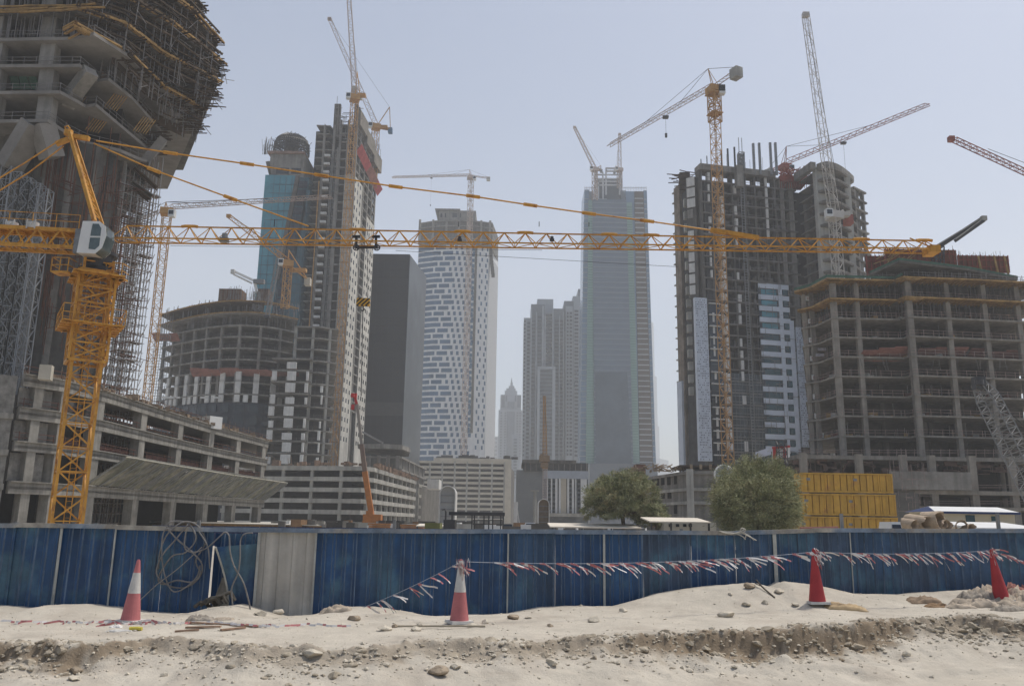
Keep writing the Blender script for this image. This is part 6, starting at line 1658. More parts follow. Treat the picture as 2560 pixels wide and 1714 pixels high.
# left flank, ragged and pale at its edge
l0 = pl(at(1690, 700, YP + 14)); l1 = pl(at(1726, 700, YP + 5)); zl_ = at(1681, 472, YP + 14).z
b = MB(); b.fb(l0, l0.lerp(l1, .4), 0, (l1 - l0).length * .4, 16, zl_, -6, 0); b.build('flank_wall', mat('flank_brown', (.24, .2, .16), var=.3, scale=.3, streak=.2), tp)
b = MB(); z = 20
while z < zl_: b.fb(l0, l1, -.7, .3, z, z + .35, -1, .3); z += hP
b.build('slab_nosing', CONC_L, tp)
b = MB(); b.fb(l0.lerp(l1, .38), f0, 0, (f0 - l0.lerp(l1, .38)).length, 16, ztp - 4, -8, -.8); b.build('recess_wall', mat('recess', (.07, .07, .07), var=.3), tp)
q0 = pl(at(1722, 700, YP + 2)); q1 = pl(at(1746, 700, YP + .5))
b = MB(); b.fb(q0, q1, 0, (q1 - q0).length, at(1735, 740, YP).z, at(1735, 440, YP).z, -3, .2); b.build('bay_wall', CONC_D, tp)
k = 0; z = at(1735, 440, YP).z
while z > at(1735, 740, YP).z + hP:
    if k not in (4,): b = MB(); b.fb(q0, q1, .3, (q1 - q0).length * (.95 if k < 3 else .7), z - hP * .85, z - .1, 0, .4); b.build('block_panel', WHITE_P if k != 3 else CONC, tp)
    z -= hP; k += 1
b = MB(); b.fb(l0, l1, 0, (l1 - l0).length * .33, 16, at(1700, 935, YP).z, 0, .6); b.build('cladding_panel', PAN, tp)
for i in range(16):
    k = i
    z = at(1712, 500 + i * 32, YP).z; p = pl(at(1713, 700, YP + 6)); b = MB(); b.box(p.x, p.x + 1.3, p.y - 1.5, p.y, z, z + hP * .7); b.build('block_panel', CONC_L, tp)
b = MB()
for i in range(34): p = at(rg.uniform(1692, 1722), rg.uniform(428, 468), YP + 8); b.beam(p, p + V(rg.uniform(-4, 3.5), rg.uniform(-1, 1), rg.uniform(-.4, .6)), .25, .2)
for i in range(10): p = at(1700, 430 + i * 4, YP + 9); b.box(p.x, p.x + 3, p.y, p.y + 2, p.z - .6, p.z)
tag(b.build('top_formwork', TIMBER_D, tp), kind='stuff')
# round wing: diagonal fin wall, curved balconies, outer frame
w0 = pl(at(2010, 700, YP + 6)); w1 = pl(at(2058, 700, YP - 3)); ztw = at(2030, 432, YP).z
b = MB(); b.fb(w0, w1, (w1 - w0).length - 1.4, (w1 - w0).length, 0, ztw + .5, -3, .3); b.build('fin_wall', CONC_L, tp)
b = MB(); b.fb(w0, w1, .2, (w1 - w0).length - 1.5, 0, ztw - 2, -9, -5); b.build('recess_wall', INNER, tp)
for k in range(26):
    z = ztw - .5 - hP * 1.0 * k
    if z < 45: break
    b = MB(); b.fb(w0, w1, 0, (w1 - w0).length - 1.4, z - .35, z, -5, 0); b.build('floor_slab', SL, tp)
b = MB(); b.fb(w0, w1, (w1 - w0).length * .1, (w1 - w0).length * .3, 0, ztw - 8, -5, -.6); b.build('column', CONC_D, tp)
aw = arc(2060, 2153, 700, YP - 3, YP - 4.2, YP + 5, 9)
for k in range(22):
    z = ztw - .2 - hP * 1.05 * k
    if z < 50: break
    b = MB(); b.prism(close_back(aw, V(-2, 14, 0)), z - .45, z); s = b.build('balcony_slab', SL if k else CONC, tp)
    b = MB()
    for a, c in zip(aw[:-1], aw[1:]): b.fb(a, c, 0, (c - a).length, z, z + (.25 if k else 1.5), -.25, .1)
    b.build('balcony_upstand', CONC, s)
for x in (2094, 2136): p = pl(at(x, 700, YP - (2 if x < 2100 else -1))); b = MB(); b.box(p.x - .9, p.x + .9, p.y, p.y + 1.2, 0, ztw); b.build('column', CONC_L, tp)
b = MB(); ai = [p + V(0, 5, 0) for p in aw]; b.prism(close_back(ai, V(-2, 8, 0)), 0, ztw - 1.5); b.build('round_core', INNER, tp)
o0 = pl(at(2152, 700, YP + 8)); o1 = pl(at(2178, 700, YP + 12)); zo = at(2150, 474, YP + 10).z
for u in (0, .8): b = MB(); b.fb(o0, o1, (o1 - o0).length * u, (o1 - o0).length * u + .8, 0, zo, -1, 0); b.build('outer_column', CONC, tp)
for k in range(22):
    z = zo - hP * k
    if z < 50: break
    b = MB(); b.fb(o0, o1, -.5, (o1 - o0).length + .6, z - .5, z, -2.5, .3); b.build('outer_slab', CONC_D if k % 2 else CONC, tp)
    b = MB(); b.fb(o0, o1, (o1 - o0).length * .12, (o1 - o0).length * .45, z - hP + .2, z - .6, -.8, -.2); b.build('outer_infill', CONC_D, tp)
# steel posts and red formwork on the roof
for i, (x, yt, yb) in enumerate(((1753, 398, 420), (1768, 390, 420), (1804, 378, 424), (1821, 372, 424), (1838, 368, 424), (1886, 359, 430), (1901, 358, 430), (1929, 357, 434), (1942, 357, 434))):
    p = pl(at(x, yb, YP + 3)); b = MB(); r_ = .32 if x > 1880 else (.22 if x > 1820 else .12); b.box(p.x - r_, p.x + r_, p.y - r_, p.y + r_, ztp - 1, at(x, yt, YP + 3).z); b.build('roof_post', STEEL if x > 1850 else STEEL_D, tp)
b = MB(); p0 = at(1853, 425, YP + 2); b.strut4(p0, at(1852, 383, YP + 2), 1.6, 1.6, 8, .2, rd=.16); b.build('roof_mast', STEEL, tp)
b = MB(); a = at(1950, 442, YP + 5); c = at(2020, 424, YP + 5); b.box(a.x, c.x, YP + 5, YP + 12, a.z - 1.2, a.z + .5); b.build('red_deck', REDB, tp)
b = MB()
for i in range(120): x = rg.uniform(1952, 2022); p = at(x, rg.uniform(424, 440), YP + 5 + rg.uniform(-.5, 3)); b.beam(p, p + V(rg.uniform(-1.5, 1.5), rg.uniform(-1, 1), rg.uniform(-1, 1.2)), .2)
for i in range(14): x = 1950 + i * 5; p = at(x, 446, YP + 5); b.beam(p, p + V(0, 0, -3), .15)
tag(b.build('red_shutters', REDB, tp), kind='stuff')
b = MB(); b.fb(pl(at(2004, 700, YP + 5)), pl(at(2050, 700, YP - 4)), 0, (pl(at(2004, 700, YP + 5)) - pl(at(2050, 700, YP - 4))).length, ztw - .5, ztw + 1.6, -1, .6); b.build('wing_parapet', CONC, tp)

# ================================================================== OPEN FRAME BUILDING (right)
YQ = 150
tq = thing('frame_building', 'wide bare concrete frame building with numbered floors and railings, at the right', 'building', pl(at(2300, 1200, YQ)))
z5 = at(2095, 1087, YQ).z; z12 = at(2078, 745, YQ).z; hq = (z12 - z5) / 7
def qline(pts, z): return [pl(onz(x, y, z)) for x, y in pts]
L12 = [(2001, 774), (2040, 765), (2078, 745), (2247, 749), (2266, 741), (2420, 748), (2620, 758)]
P12 = qline(L12, z12)
# same plan for every floor
zq = [z5 + hq * i for i in range(0, 9)]
CQ = mat('tan_concrete', (.25, .228, .195), var=.2, scale=.3, streak=.2)
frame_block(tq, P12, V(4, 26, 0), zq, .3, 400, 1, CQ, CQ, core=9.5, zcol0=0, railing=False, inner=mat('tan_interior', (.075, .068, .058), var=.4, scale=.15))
ip = offset_poly(P12, .9)
def onpoly(px, py=900):
    d = ray(px, py); best = None
    for a, c in zip(ip[:-1], ip[1:]):
        ex, ey = c.x - a.x, c.y - a.y; den = ex * d.y - ey * d.x
        if abs(den) < 1e-9: continue
        u = -(a.x * d.y - a.y * d.x) / den
        if -.02 <= u <= 1.02: return a + (c - a) * u
    return ip[-1]
for x, w_ in ((2031, .8), (2088, 1.0), (2146, .85), (2278, 1.1), (2375, .85), (2468, .85), (2552, .85), (2640, .85)):
    p = onpoly(x + (5 if x > 2000 else 0)); b = MB(); b.box(p.x - w_ / 2, p.x + w_ / 2, p.y - .45, p.y + .45, 0, zq[-1] - .4); b.build('column', CQ, tq)
for x in (2108, 2228, 2330, 2428, 2520):
    p = onpoly(x) + V(.6, 6.5, 0); b = MB(); b.box(p.x - .55, p.x + .55, p.y - .4, p.y + .4, 0, zq[-1] - .4); b.build('inner_column', CONC_D, tq)
b = MB(); rgm = random.Random(91)
for z in zq[:7]:
    for i in range(16):
        p = onpoly(rgm.uniform(2040, 2560)) + V(0, rgm.uniform(1.0, 6), 0); s_ = rgm.uniform(.4, 1.6); b.cbox((p.x, p.y, z + s_ * .3), s_, rgm.uniform(.4, 1), s_ * .6, rgm.uniform(0, 3), rgm.choice((0, 0, 1, 2)))
tag(b.build('floor_materials', [CONC_L, TIMBER, RUST], tq), kind='stuff')
# dark doorways and walls in the depth
its = []
for z in zq[:6]:
    for x in (2215, 2345, 2400, 2510): 
        p = onpoly(x) + V(.4, 8.45, 0); its.append((1, lambda b, p=p, z=z: b.box(p.x - 1.0, p.x + 1.0, p.y - .25, p.y, z, z + 2.5)))
part_cap(tq, 'doorway', its, mat('black_opening', (.01, .01, .01), var=0))
b = MB(); rg = random.Random(31); rp = offset_poly(P12, .25)
for z in zq[:8]:
    for a, c in zip(rp[:-1], rp[1:]):
        for q in (.55, 1.05): b.beam(hz(a, z + q), hz(c, z + q), .055)
    for p, e_ in along(rp, 1.9): b.beam(hz(p, z), hz(p, z + 1.15), .06)
tag(b.build('guard_railing', mat('pinkish_rail', (.34, .25, .22), var=.3, scale=1), tq), kind='stuff')
b = MB()
for z in zq[6:8]:
    for p, e_ in along(offset_poly(P12, 1.2), 1.05, .3):
        b.beam(hz(p + V(0, rg.uniform(0, 1.5), 0), z), hz(p + V(0, rg.uniform(0, 1.5), 0), z + hq - .4), .09)
        b.beam(hz(p + V(0, 3, 0), z), hz(p + V(0, 3, 0), z + hq - .4), .09)
for z in zq[:6]:
    for i in range(14):
        i_ = rg.uniform(2040, 2560); p = onpoly(i_) + V(0, rg.uniform(1, 6), 0); b.beam(hz(p, z), hz(p, z + rg.uniform(1, 3)), .08)
tag(b.build('props', PIPE, tq), kind='stuff')
# timber formwork under the two top decks
b = MB()
for z, ex in ((zq[-1], 1.5), (zq[7], .9)):
    po = offset_poly(P12, -ex)
    for a, c in zip(po[:-1], po[1:]):
        b.beam(hz(a, z - .25), hz(c, z - .25), .22, .3); L = (c - a).length; e_ = (c - a) / L; n2 = Vector((e_.y, -e_.x, 0))
        for u in np.arange(0, L, .75): b.beam(hz(a + e_ * u, z - .55), hz(a + e_ * u - n2 * 3.2 + e_ * .5, z - .6), .13, .2)
        b.fb(a, c, 0, L, z - .42, z - .36, -3.0, 0)
tag(b.build('formwork_timbers', TIMBER, tq), kind='stuff')
b = MB(); po = offset_poly(P12, -1.55)
for a, c in zip(po[:4], po[1:5]): b.fb(a, c, 0, (c - a).length, zq[-1] + .05, zq[-1] + .5, 0, .06)
b.build('green_netting', GREEN, tq)
# set-back top storey with red shutters
zt2 = zq[-1]; b = MB()
t0 = [(2175, 688), (2248, 655), (2420, 676), (2545, 700)]
T0 = [pl(onz(x, y, zt2 + 2.2)) for x, y in t0]
b.prism(close_back(T0, V(0, 14, 0)), zt2 + 2.2, zt2 + 2.6); b.build('upper_deck', CONC_D, tq)
b = MB(); 
for a, c in zip(T0[:-1], T0[1:]): b.fb(a, c, 0, (c - a).length, zt2 + 2.6, zt2 + 3.0, 0, .06)
b.build('upper_netting', GREEN, tq)
for k, (x0, x1, y0, y1) in enumerate(((2215, 2390, 625, 664), (2398, 2520, 640, 680), (2168, 2222, 640, 690))):
    a = at(x0, y1, YQ + 9 + k); c = at(x1, y0, YQ + 9 + k); b = MB(); b.box(a.x, c.x, YQ + 9 + k, YQ + 9.3 + k, a.z, c.z); o = b.build('red_shutter', mat('shutter_ply', (.16, .055, .03), var=.3, scale=.6), tq)
    b = MB()
    for x in np.arange(a.x, c.x, .9): b.box(x, x + .14, YQ + 8.8 + k, YQ + 9 + k, a.z, c.z + .1)
    for q in (.3, .7): b.box(a.x, c.x, YQ + 8.75 + k, YQ + 8.9 + k, a.z + (c.z - a.z) * q, a.z + (c.z - a.z) * q + .15)
    b.build('shutter_frame', REDB, o)
    b = MB()
    for i in range(int((c.x - a.x) * 3)): x = rg.uniform(a.x, c.x); b.beam((x, YQ + 10 + k, c.z - .3), (x + rg.uniform(-.1, .1), YQ + 10 + k, c.z + rg.uniform(.4, 1.4)), .05)
    tag(b.build('rebar', PIPE, o), kind='stuff')
b = MB()
for i in range(16): a = at(rg.uniform(2180, 2260), rg.uniform(640, 690), YQ + 8); b.beam(a, a + V(rg.uniform(1, 4), 0, rg.uniform(1, 3)), .2, .15)
for x in (2445, 2485, 2510): a = at(x, 640, YQ + 8.5); b.beam(a, at(x + 12, 690, YQ + 8.5), .3)
tag(b.build('shutter_braces', TIMBER, tq), kind='stuff')
b = MB()
for i in range(90): a = at(rg.uniform(2190, 2560), 0, YQ); x = rg.uniform(2190, 2575); p = onpoly(x, 700); b.beam(hz(p, zt2), hz(p, zt2 + rg.uniform(1, 2)), .07)
po = offset_poly(P12, -.6)
for a, c in zip(po[:-1], po[1:]):
    for q in (.5, 1.0): b.beam(hz(a, zt2 + q), hz(c, zt2 + q), .06)
tag(b.build('top_scaffold', PIPE, tq), kind='stuff')
# faded canvas fans on level nine
redfan(2155, 2275, 884, YQ + 1, tq); redfan(2295, 2420, 882, YQ + 2, tq); redfan(2425, 2600, 888, YQ + 4, tq)
b = MB()
for x in (2150, 2205, 2215, 2335, 2345, 2385, 2395, 2440, 2450, 2500, 2510): a = at(x, 895, YQ); b.beam(a, at(x + rg.uniform(-8, 10), 925, YQ + .5), .08)
tag(b.build('fan_struts', PIPE, tq), kind='stuff')
# floor numbers
def text_mesh(body, size, m, parent, loc, depth=.02, rotz=0.0, nm='numeral'):
    cu = bpy.data.curves.new('lettering', 'FONT'); cu.body = body; cu.size = size; cu.extrude = depth; cu.align_x = 'CENTER'; cu.align_y = 'CENTER'
    t = bpy.data.objects.new('tmp_text', cu); me = bpy.data.meshes.new_from_object(t); bpy.data.objects.remove(t)
    M = Matrix.Rotation(rotz, 4, 'Z') @ Matrix.Rotation(math.pi / 2, 4, 'X'); me.transform(M)
    me.transform(Matrix.Translation(Vector(loc) - org[parent])); me.materials.append(m)
    o = bpy.data.objects.new(nm, me); COL.objects.link(o); o.parent = parent; org[o] = org[parent]; return o
for i, (px, py) in enumerate(((2054, 1087), (2042 + 0, 1039), (2038, 991), (2035, 943), (2031, 896), (2028, 850), (2026, 803), (2020, 746))):
    num = str(5 + i)
    d = ray(px, py); P = P12[0]; p = at(px, py, P12[0].y - 1.2) if i < 7 else at(px, py, P12[0].y - 1.2)
    b = MB(); b.cbox(p, .95, .06, .95, .2); s = b.build('floor_number_sign', PLAST_W, tq); text_mesh(num, .85 if len(num) < 2 else .62, mat('red_ink', (.28, .02, .02), var=0), s, p + V(0, -.05, 0), rotz=.2)
for px, py in ((2055, 873), (2050, 887)):
    p = at(px, py, P12[1].y - .5); b = MB(); b.cbox(p, 1.7, .06, .55, .15); b.build('notice_board', mat('notice_pale', (.35, .33, .36), var=.3, scale=2), tq)
# lower podium of it
pq = thing('frame_podium', 'low concrete podium decks with scaffolding under the frame building, behind the yellow containers', 'building', pl(at(2280, 1280, YQ - 8)))
def qz(y, Y=YQ - 8): return at(2280, y, Y).z
for y0, y1, x0, x1, Y in ((1140, 1150, 1992, 2720, YQ - 8), (1224, 1234, 2220, 2720, YQ - 12), (1264, 1272, 2200, 2720, YQ - 12)):
    b = MB(); b.box(at(x0, y0, Y).x, at(x1, y0, Y).x, Y, Y + 18, at(2280, y1, Y).z, at(2280, y0, Y).z); b.build('deck', CQ, pq)
b = MB(); b.box(at(1996, 1150, YQ).x, at(2700, 1150, YQ).x, YQ + 2, YQ + 10, 0, qz(1150)); b.build('inner_wall', INNER, pq)
for x in (2002, 2140, 2250, 2320, 2420, 2518, 2610): p = pl(at(x, 1250, YQ - 9)); b = MB(); b.box(p.x - .55, p.x + .55, YQ - 11.6, YQ - 10.8, 0, qz(1141)); b.build('column', CQ, pq)
a = at(2228, 1222, YQ - 13); c = at(2426, 1180, YQ - 13); b = MB(); b.box(a.x, c.x, YQ - 13, YQ - 12.6, a.z, c.z); b.build('wall_panel', CONC, pq)
b = MB(); a = at(2228, 1300, YQ - 13.2); c = at(2296, 1232, YQ - 13); b.box(a.x, c.x, YQ - 13, YQ - 10, 0, c.z); b.build('stair_wall', CONC_D, pq)
b = MB()
for y in (1130, 1124): b.beam(at(1996, y, YQ - 8), at(2720, y + 2, YQ - 8), .08)
for x in range(2000, 2720, 22): b.beam(at(x, 1142, YQ - 8), at(x, 1122, YQ - 8), .07)
for y in (1218, 1212, 1258, 1252): b.beam(at(2230, y, YQ - 12.5), at(2720, y, YQ - 12.5), .06)
for i in range(46): x = rg.uniform(2220, 2330); p = at(x, rg.uniform(1170, 1320), YQ - 14); b.beam(p, p + (V(rg.uniform(1, 4), 0, rg.uniform(-.1, .1)) if i % 2 else V(0, 0, rg.uniform(1.5, 4))), .06)
for i in range(30): x = rg.uniform(2000, 2560); p = at(x, 1180, YQ - 6); b.beam(p, p + V(0, 0, 2.4), .07)
tag(b.build('railings_and_pipes', mat('rail_mix', (.26, .2, .18), var=.4, scale=1), pq), kind='stuff')
b = MB()
for i in range(80): x = rg.uniform(1985, 2560); p = at(x, rg.uniform(1152, 1182), YQ - 7); b.cbox(p, rg.uniform(.5, 2.5), .5, rg.uniform(.2, .9))
tag(b.build('stacked_materials', mat('rust_brown', (.14, .09, .07), var=.4, scale=.5), pq), kind='stuff')
# site office board
ob = thing('site_banner', 'white and red project banner board on the podium left of the frame building', 'banner', at(1930, 1150, YQ - 14))
a = at(1888, 1146, YQ - 14); c = at(1930, 1128, YQ - 14); b = MB(); b.hexa([a, at(1928, 1136, YQ - 14), at(1928, 1136, YQ - 13.8), a + V(0, .2, 0), at(1888, 1130, YQ - 14), at(1928, 1116, YQ - 14), at(1928, 1116, YQ - 13.8), at(1888, 1130, YQ - 13.8)]); b.build('banner_sheet', mat('banner_blue_white', (.55, .57, .65), var=.15, scale=.5), ob)
b = MB(); b.hexa([at(1930, 1150, YQ - 14), at(1975, 1142, YQ - 14), at(1975, 1142, YQ - 13), at(1930, 1150, YQ - 13), at(1930, 1116, YQ - 14), at(1975, 1112, YQ - 14), at(1975, 1112, YQ - 13), at(1930, 1116, YQ - 13)]); bd_ = b.build('banner_box', PLAST_W, ob)
b = MB(); b.beam(at(1930, 1119, YQ - 14.1), at(1975, 1115, YQ - 14.1), .1, .35); b.beam(at(1936, 1147, YQ - 14.1), at(1936, 1120, YQ - 14.1), .45, .1); b.beam(at(1962, 1145, YQ - 14.1), at(1962, 1120, YQ - 14.1), .45, .1); b.build('red_band', REDP, bd_)
text_mesh('SHARAF', .9, mat('navy_ink', (.08, .10, .3), var=0), ob, at(1908, 1135, YQ - 14.25), nm='banner_lettering') if False else None
b = MB(); b.strut4(hz(pl(at(1956, 1150, YQ - 15)), 2), at(1953, 1100, YQ - 15), 1.3, 1.3, 14, .12); b.build('hoist_mast', STEEL_D, ob)

# ================================================================== LOW CONCRETE BLOCK (behind the trees)
YR = 140
lr = thing('low_block', 'low grey concrete block with small openings between the two trees', 'building', pl(at(1720, 1250, YR)))
def bz(x0, x1, y0, y1, Y, dp, m, nm, root=lr, z0=None):
    a = at(x0, y1, Y); c = at(x1, y0, Y); b = MB(); b.box(a.x, c.x, Y, Y + dp, a.z if z0 is None else z0, c.z); return b.build(nm, m, root)
b = MB(); rr_ = [pl(at(1622, 1200, YR + 22)), pl(at(1720, 1200, YR + 2)), pl(at(1860, 1200, YR))]; b.prism(close_back(rr_, V(0, 22, 0)), 0, at(1720, 1178, YR).z); b.build('wall', CONC, lr)
for y in (1176, 1218, 1252):
    z = at(1760, y, YR).z; b = MB(); b.prism([p + V(-.4, -.5, 0) for p in rr_] + [rr_[-1] + V(0, 20, 0), rr_[0] + V(0, 20, 0)], z - .5, z); b.build('floor_slab', CONC_L if y != 1176 else CONC, lr)
its = []
for (x0, x1, y0, y1) in ((1628, 1633, 1192, 1210), (1641, 1648, 1192, 1214), (1656, 1664, 1190, 1212), (1671, 1679, 1188, 1212), (1688, 1698, 1186, 1210), (1656, 1665, 1226, 1246), (1672, 1680, 1224, 1246), (1655, 1680, 1258, 1285), (1688, 1702, 1256, 1284)):
    def fn(b, q=(x0, x1, y0, y1)):
        t = (q[0] - 1622) / 98; Y = YR + 22 - 20 * t; a = at(q[0], q[3], Y - .3); c = at(q[1], q[2], Y - .3 - 1.4); b.fb(a, c, 0, (pl(c) - pl(a)).length, a.z, c.z, -.6, .25)
    its.append((1, fn))
part_cap(lr, 'opening', its, mat('black_opening', (.01, .01, .01), var=0))
for x in (1720, 1728): p = at(x, 1200, YR); b = MB(); b.box(p.x - .3, p.x + .3, YR - .4, YR, 0, at(x, 1172, YR).z); b.build('pilaster', CONC_L, lr)
bz(1590, 1614, 1160, 1186, YR + 10, 3, mat('rust_tank', (.2, .11, .08), var=.3), 'roof_tank')
b = MB()
for i in range(60): x = rg.uniform(1560, 1735); p = at(x, rg.uniform(1168, 1180), YR + 6); b.beam(p, p + V(rg.uniform(-1, 2), rg.uniform(-1, 1), rg.uniform(-.3, .8)), .2, .15)
for x in range(1728, 1800, 24): b.beam(at(x, 1172, YR + 3), at(x, 1160, YR + 3), .4)
tag(b.build('roof_timber', mat('roof_lumber', (.33, .25, .17), var=.4, scale=.7), lr), kind='stuff')
bz(1700, 1800, 1163, 1167, YR + 4, 8, TIMBER_D, 'roof_deck')
ringp = at(1810, 1186, 128); b = MB(); R_ = at(1848, 1186, 128).x - ringp.x; b.tube([ringp + V(math.cos(a) * R_ * .62, 0, math.sin(a) * R_ * .62) for a in np.linspace(0, 2 * math.pi, 33)], .14, 6)
rt_ = b.build('ring_sign', PLAST_W); tag(rt_, 'round white-rimmed disc rising above the bushy round tree', 'sign')
b = MB(); b.tube([ringp + V(0, .1, 0), ringp + V(0, .3, 0)], R_ * .6, 28); b.build('disc', mat('disc_grey', (.3, .33, .36), var=.1), rt_); b = MB(); b.beam(hz(ringp + V(0, .4, 0), 0), ringp, .3); b.beam(ringp + V(0, -.1, R_ * .5), ringp + V(0, -.1, -R_ * .5), .08); b.build('post', STEEL, rt_)

# ================================================================== DISTANT CRANES
def cab_box(root, p, s, m=PLAST_W):
    b = MB(); b.cbox(p, s, s, s * 1.25); o = b.build('cab', m, root); b = MB(); b.cbox(p + V(-.02, -s * .5, s * .1), s * .8, .06, s * .7); b.build('cab_glass', GLASS_D, o)
def hammer(label, base, ztop, tip, ctail, peak, m, mw=1.8, r=.16, hoist=None, mj=None, jibw=1.3, jh=1.3, mseg=None, yb=None, rm=None, name='tower_crane'):
    """base: plan point; tip and ctail: world points of the jib's two ends; peak: world point"""
    base = pl(base); mj = mj or m; rm = rm or r
    root = thing(name, label, 'tower crane', hz(base, yb or 0), 'tower cranes over the building sites')
    b = MB(); H = ztop - (yb or 0); b.strut4(hz(base, yb or 0), hz(base, ztop), mw, mw, mseg or max(6, int(H / (mw * 1.1))), rm, rd=rm * .6, side=V(.8, .6, 0)); b.build('mast', m, root)
    top = hz(base, ztop); b = MB(); b.cbox(top, mw * 1.7, mw * 1.7, mw * .8, .3); b.build('slewing_unit', m, root)
    b = MB(); L = (tip - top).length; b.strut3(top + V(0, 0, mw * .5), tip, jibw, jh, jh * .7, max(8, int(L / 2.2)), r * .8, rd=r * .45); b.build('jib', mj, root)
    b = MB(); d = (ctail - top).normalized(); s = d.cross(V(0, 0, 1)).normalized() * jibw * .5
    for q in (-1, 1): b.beam(top + s * q + V(0, 0, mw * .5), ctail + s * q, r, caps=True)
    n = 8
    for i in range(n): b.beam(top.lerp(ctail, i / n) + s + V(0, 0, mw * .3), top.lerp(ctail, (i + 1) / n) - s + V(0, 0, mw * .3), r * .6)
    b.build('counter_jib', mj, root)
    b = MB(); b.cbox(ctail - d * 1.2 + V(0, 0, -.6), 2.6, 2.2, 2.8, math.atan2(d.y, d.x)); b.build('counterweight', CONC_L, root)
    if peak is not None:
        b = MB(); s2 = s * .8
        for q in (-1, 1): b.beam(top + s2 * q, peak, r * .9)
        b.beam(top + d * 2, peak, r * .7); b.build('peak', m, root)
        b = MB(); jt_ = top.lerp(tip, .62) + V(0, 0, jh); b.tube([peak, jt_], .07, 4); b.tube([peak, top.lerp(tip, .3) + V(0, 0, jh)], .07, 4); b.tube([peak, ctail + V(0, 0, .5)], .07, 4); b.build('tie_rods', STEEL_D, root)
    cab_box(root, top + V(mw * .9, -mw * .5, -mw * .4), mw * .8)
    if hoist:
        t, dz = hoist; p = top.lerp(tip, t); b = MB(); b.cbox(p + V(0, 0, -.4), 1.6, 1.2, .6); tr_ = b.build('trolley', STEEL_D, root)
        b = MB(); b.beam(p, p + V(0, 0, -dz), .06); b.cbox(p + V(0, 0, -dz), .6, .5, 1.2); b.build('hook', STEEL_D, tr_)
    return root
def luffer(label, base, z0, ztop, tip, tail, peak, m, mw=1.8, r=.16, mj=None, bw=1.5, hook=None, cw=None, mseg=None):
    base = pl(base); mj = mj or m; root = thing('luffing_crane', label, 'luffing crane', hz(base, z0), 'tower cranes over the building sites')
    b = MB(); b.strut4(hz(base, z0), hz(base, ztop), mw, mw, mseg or max(5, int((ztop - z0) / (mw * 1.15))), r, rd=r * .6, side=V(.8, .6, 0)); b.build('mast', m, root)
    top = hz(base, ztop); b = MB(); b.cbox(top, mw * 1.6, mw * 1.6, mw * .9, .3); b.build('slewing_unit', m, root)
    L = (tip - top).length; b = MB(); b.strut4(top + V(0, 0, mw * .4), tip, bw, bw * .7, max(8, int(L / (bw * 1.3))), r * .75, rd=r * .42, side=V(0, 1, 0)); b.cbox(tip, bw * .8, bw * .6, bw * .6); b.build('boom', mj, root)
    b = MB(); d = (tail - top).normalized(); s = V(0, 1, 0) * mw * .4
    for q in (-1, 1): b.beam(top + s * q, tail + s * q, r * 1.6, caps=True)
    b.cbox((top + tail) / 2 + V(0, 0, .6), (tail - top).length * .6, mw, 1.0, 0); b.build('machinery_deck', m, root)
    b = MB(); b.cbox(tail + V(0, 0, -.6), 1.8, 2.2, 2.4); b.build('counterweight', cw or STEEL, root)
    if peak is not None:
        b = MB(); b.beam(top, peak, r * 1.6); b.beam(tail, peak, r * 1.3); b.build('a_frame', m, root)
        b = MB(); b.tube([peak, tip], .055, 4); b.tube([tail, peak], .05, 4); b.build('luffing_ropes', STEEL_D, root)
    cab_box(root, top + V(-mw * .9, -mw * .6, .2), mw * .8)
    if hook: b = MB(); b.beam(tip, tip + V(0, 0, -hook), .05); b.cbox(tip + V(0, 0, -hook), .5, .4, 1.6); b.build('hook', STEEL_D, root)
    return root
# a: left hammerhead between the scaffold and the curved building
zj = at(404, 530, 205).z
r_ = hammer('pale orange tower crane rising between the scaffold and the curved building at the left', at(400, 700, 205), zj, onz(830, 494, zj), onz(325, 556, zj), at(415, 505, 205), YEL_F, 1.9, .17, mj=CR_P, jibw=1.2, jh=1.2)
# b: small one on the curved building with a jib pointing up-left
p = at(722, 640, 250); luffer('small orange crane on the curved building, its jib pointing to the upper left', p, at(722, 770, 250).z, at(722, 660, 250).z, at(572, 540, 240), at(770, 700, 256), at(722, 625, 250), YEL_F, 2.0, .19, bw=1.6, cw=BEIGE)
# c: tallest crane in front of the tall tower
p = at(848, 900, 300); ztop = at(866, 246, 300).z
b_ = luffer('crane up the tall tower front, its nearly upright boom leaving the frame top', p, 8, ztop, at(869, -60, 302), at(900, 238, 309), at(893, 180, 306), YEL_F, 2.3, .2, mj=CR_P, bw=2.0, cw=mat('pale_cabinet', (.5, .5, .46), var=.08))
b = MB(); q = at(886, 228, 303); b.cbox(q, 2.6, 2.5, 3.0, .2); b.build('machine_cabinet', mat('pale_cabinet', (.5, .5, .46), var=.08), b_)
# d: its neighbour behind
p = at(1015, 400, 350); ztop = at(1012, 322, 350).z
p = pl(at(1004, 420, 350)); luffer('crane behind the tall tower with its boom pointing up to the left', at(1018, 330, 350) if False else at(1004 - 66 + 0, 360, 350), at(940, 470, 350).z, at(938, 318, 350).z, at(824, 48, 345), at(976, 324, 352), at(974, 268, 351), YEL_F, 2.4, .22, mj=CR_P, bw=2.1, cw=mat('blue_weight', (.12, .2, .3), var=.1))
# e: thin crane over the white tower
zj = at(1175, 444, 590).z
hammer('thin pale crane before the white tower with a level jib to the left', at(1168, 800, 590), zj, onz(980, 444, zj), onz(1225, 446, zj) + V(0, 0, 0), at(1173, 424, 590), CR_P, 3.0, .34, hoist=(.5, 22), jibw=2.0, jh=1.6, mj=CR_P, mseg=70)
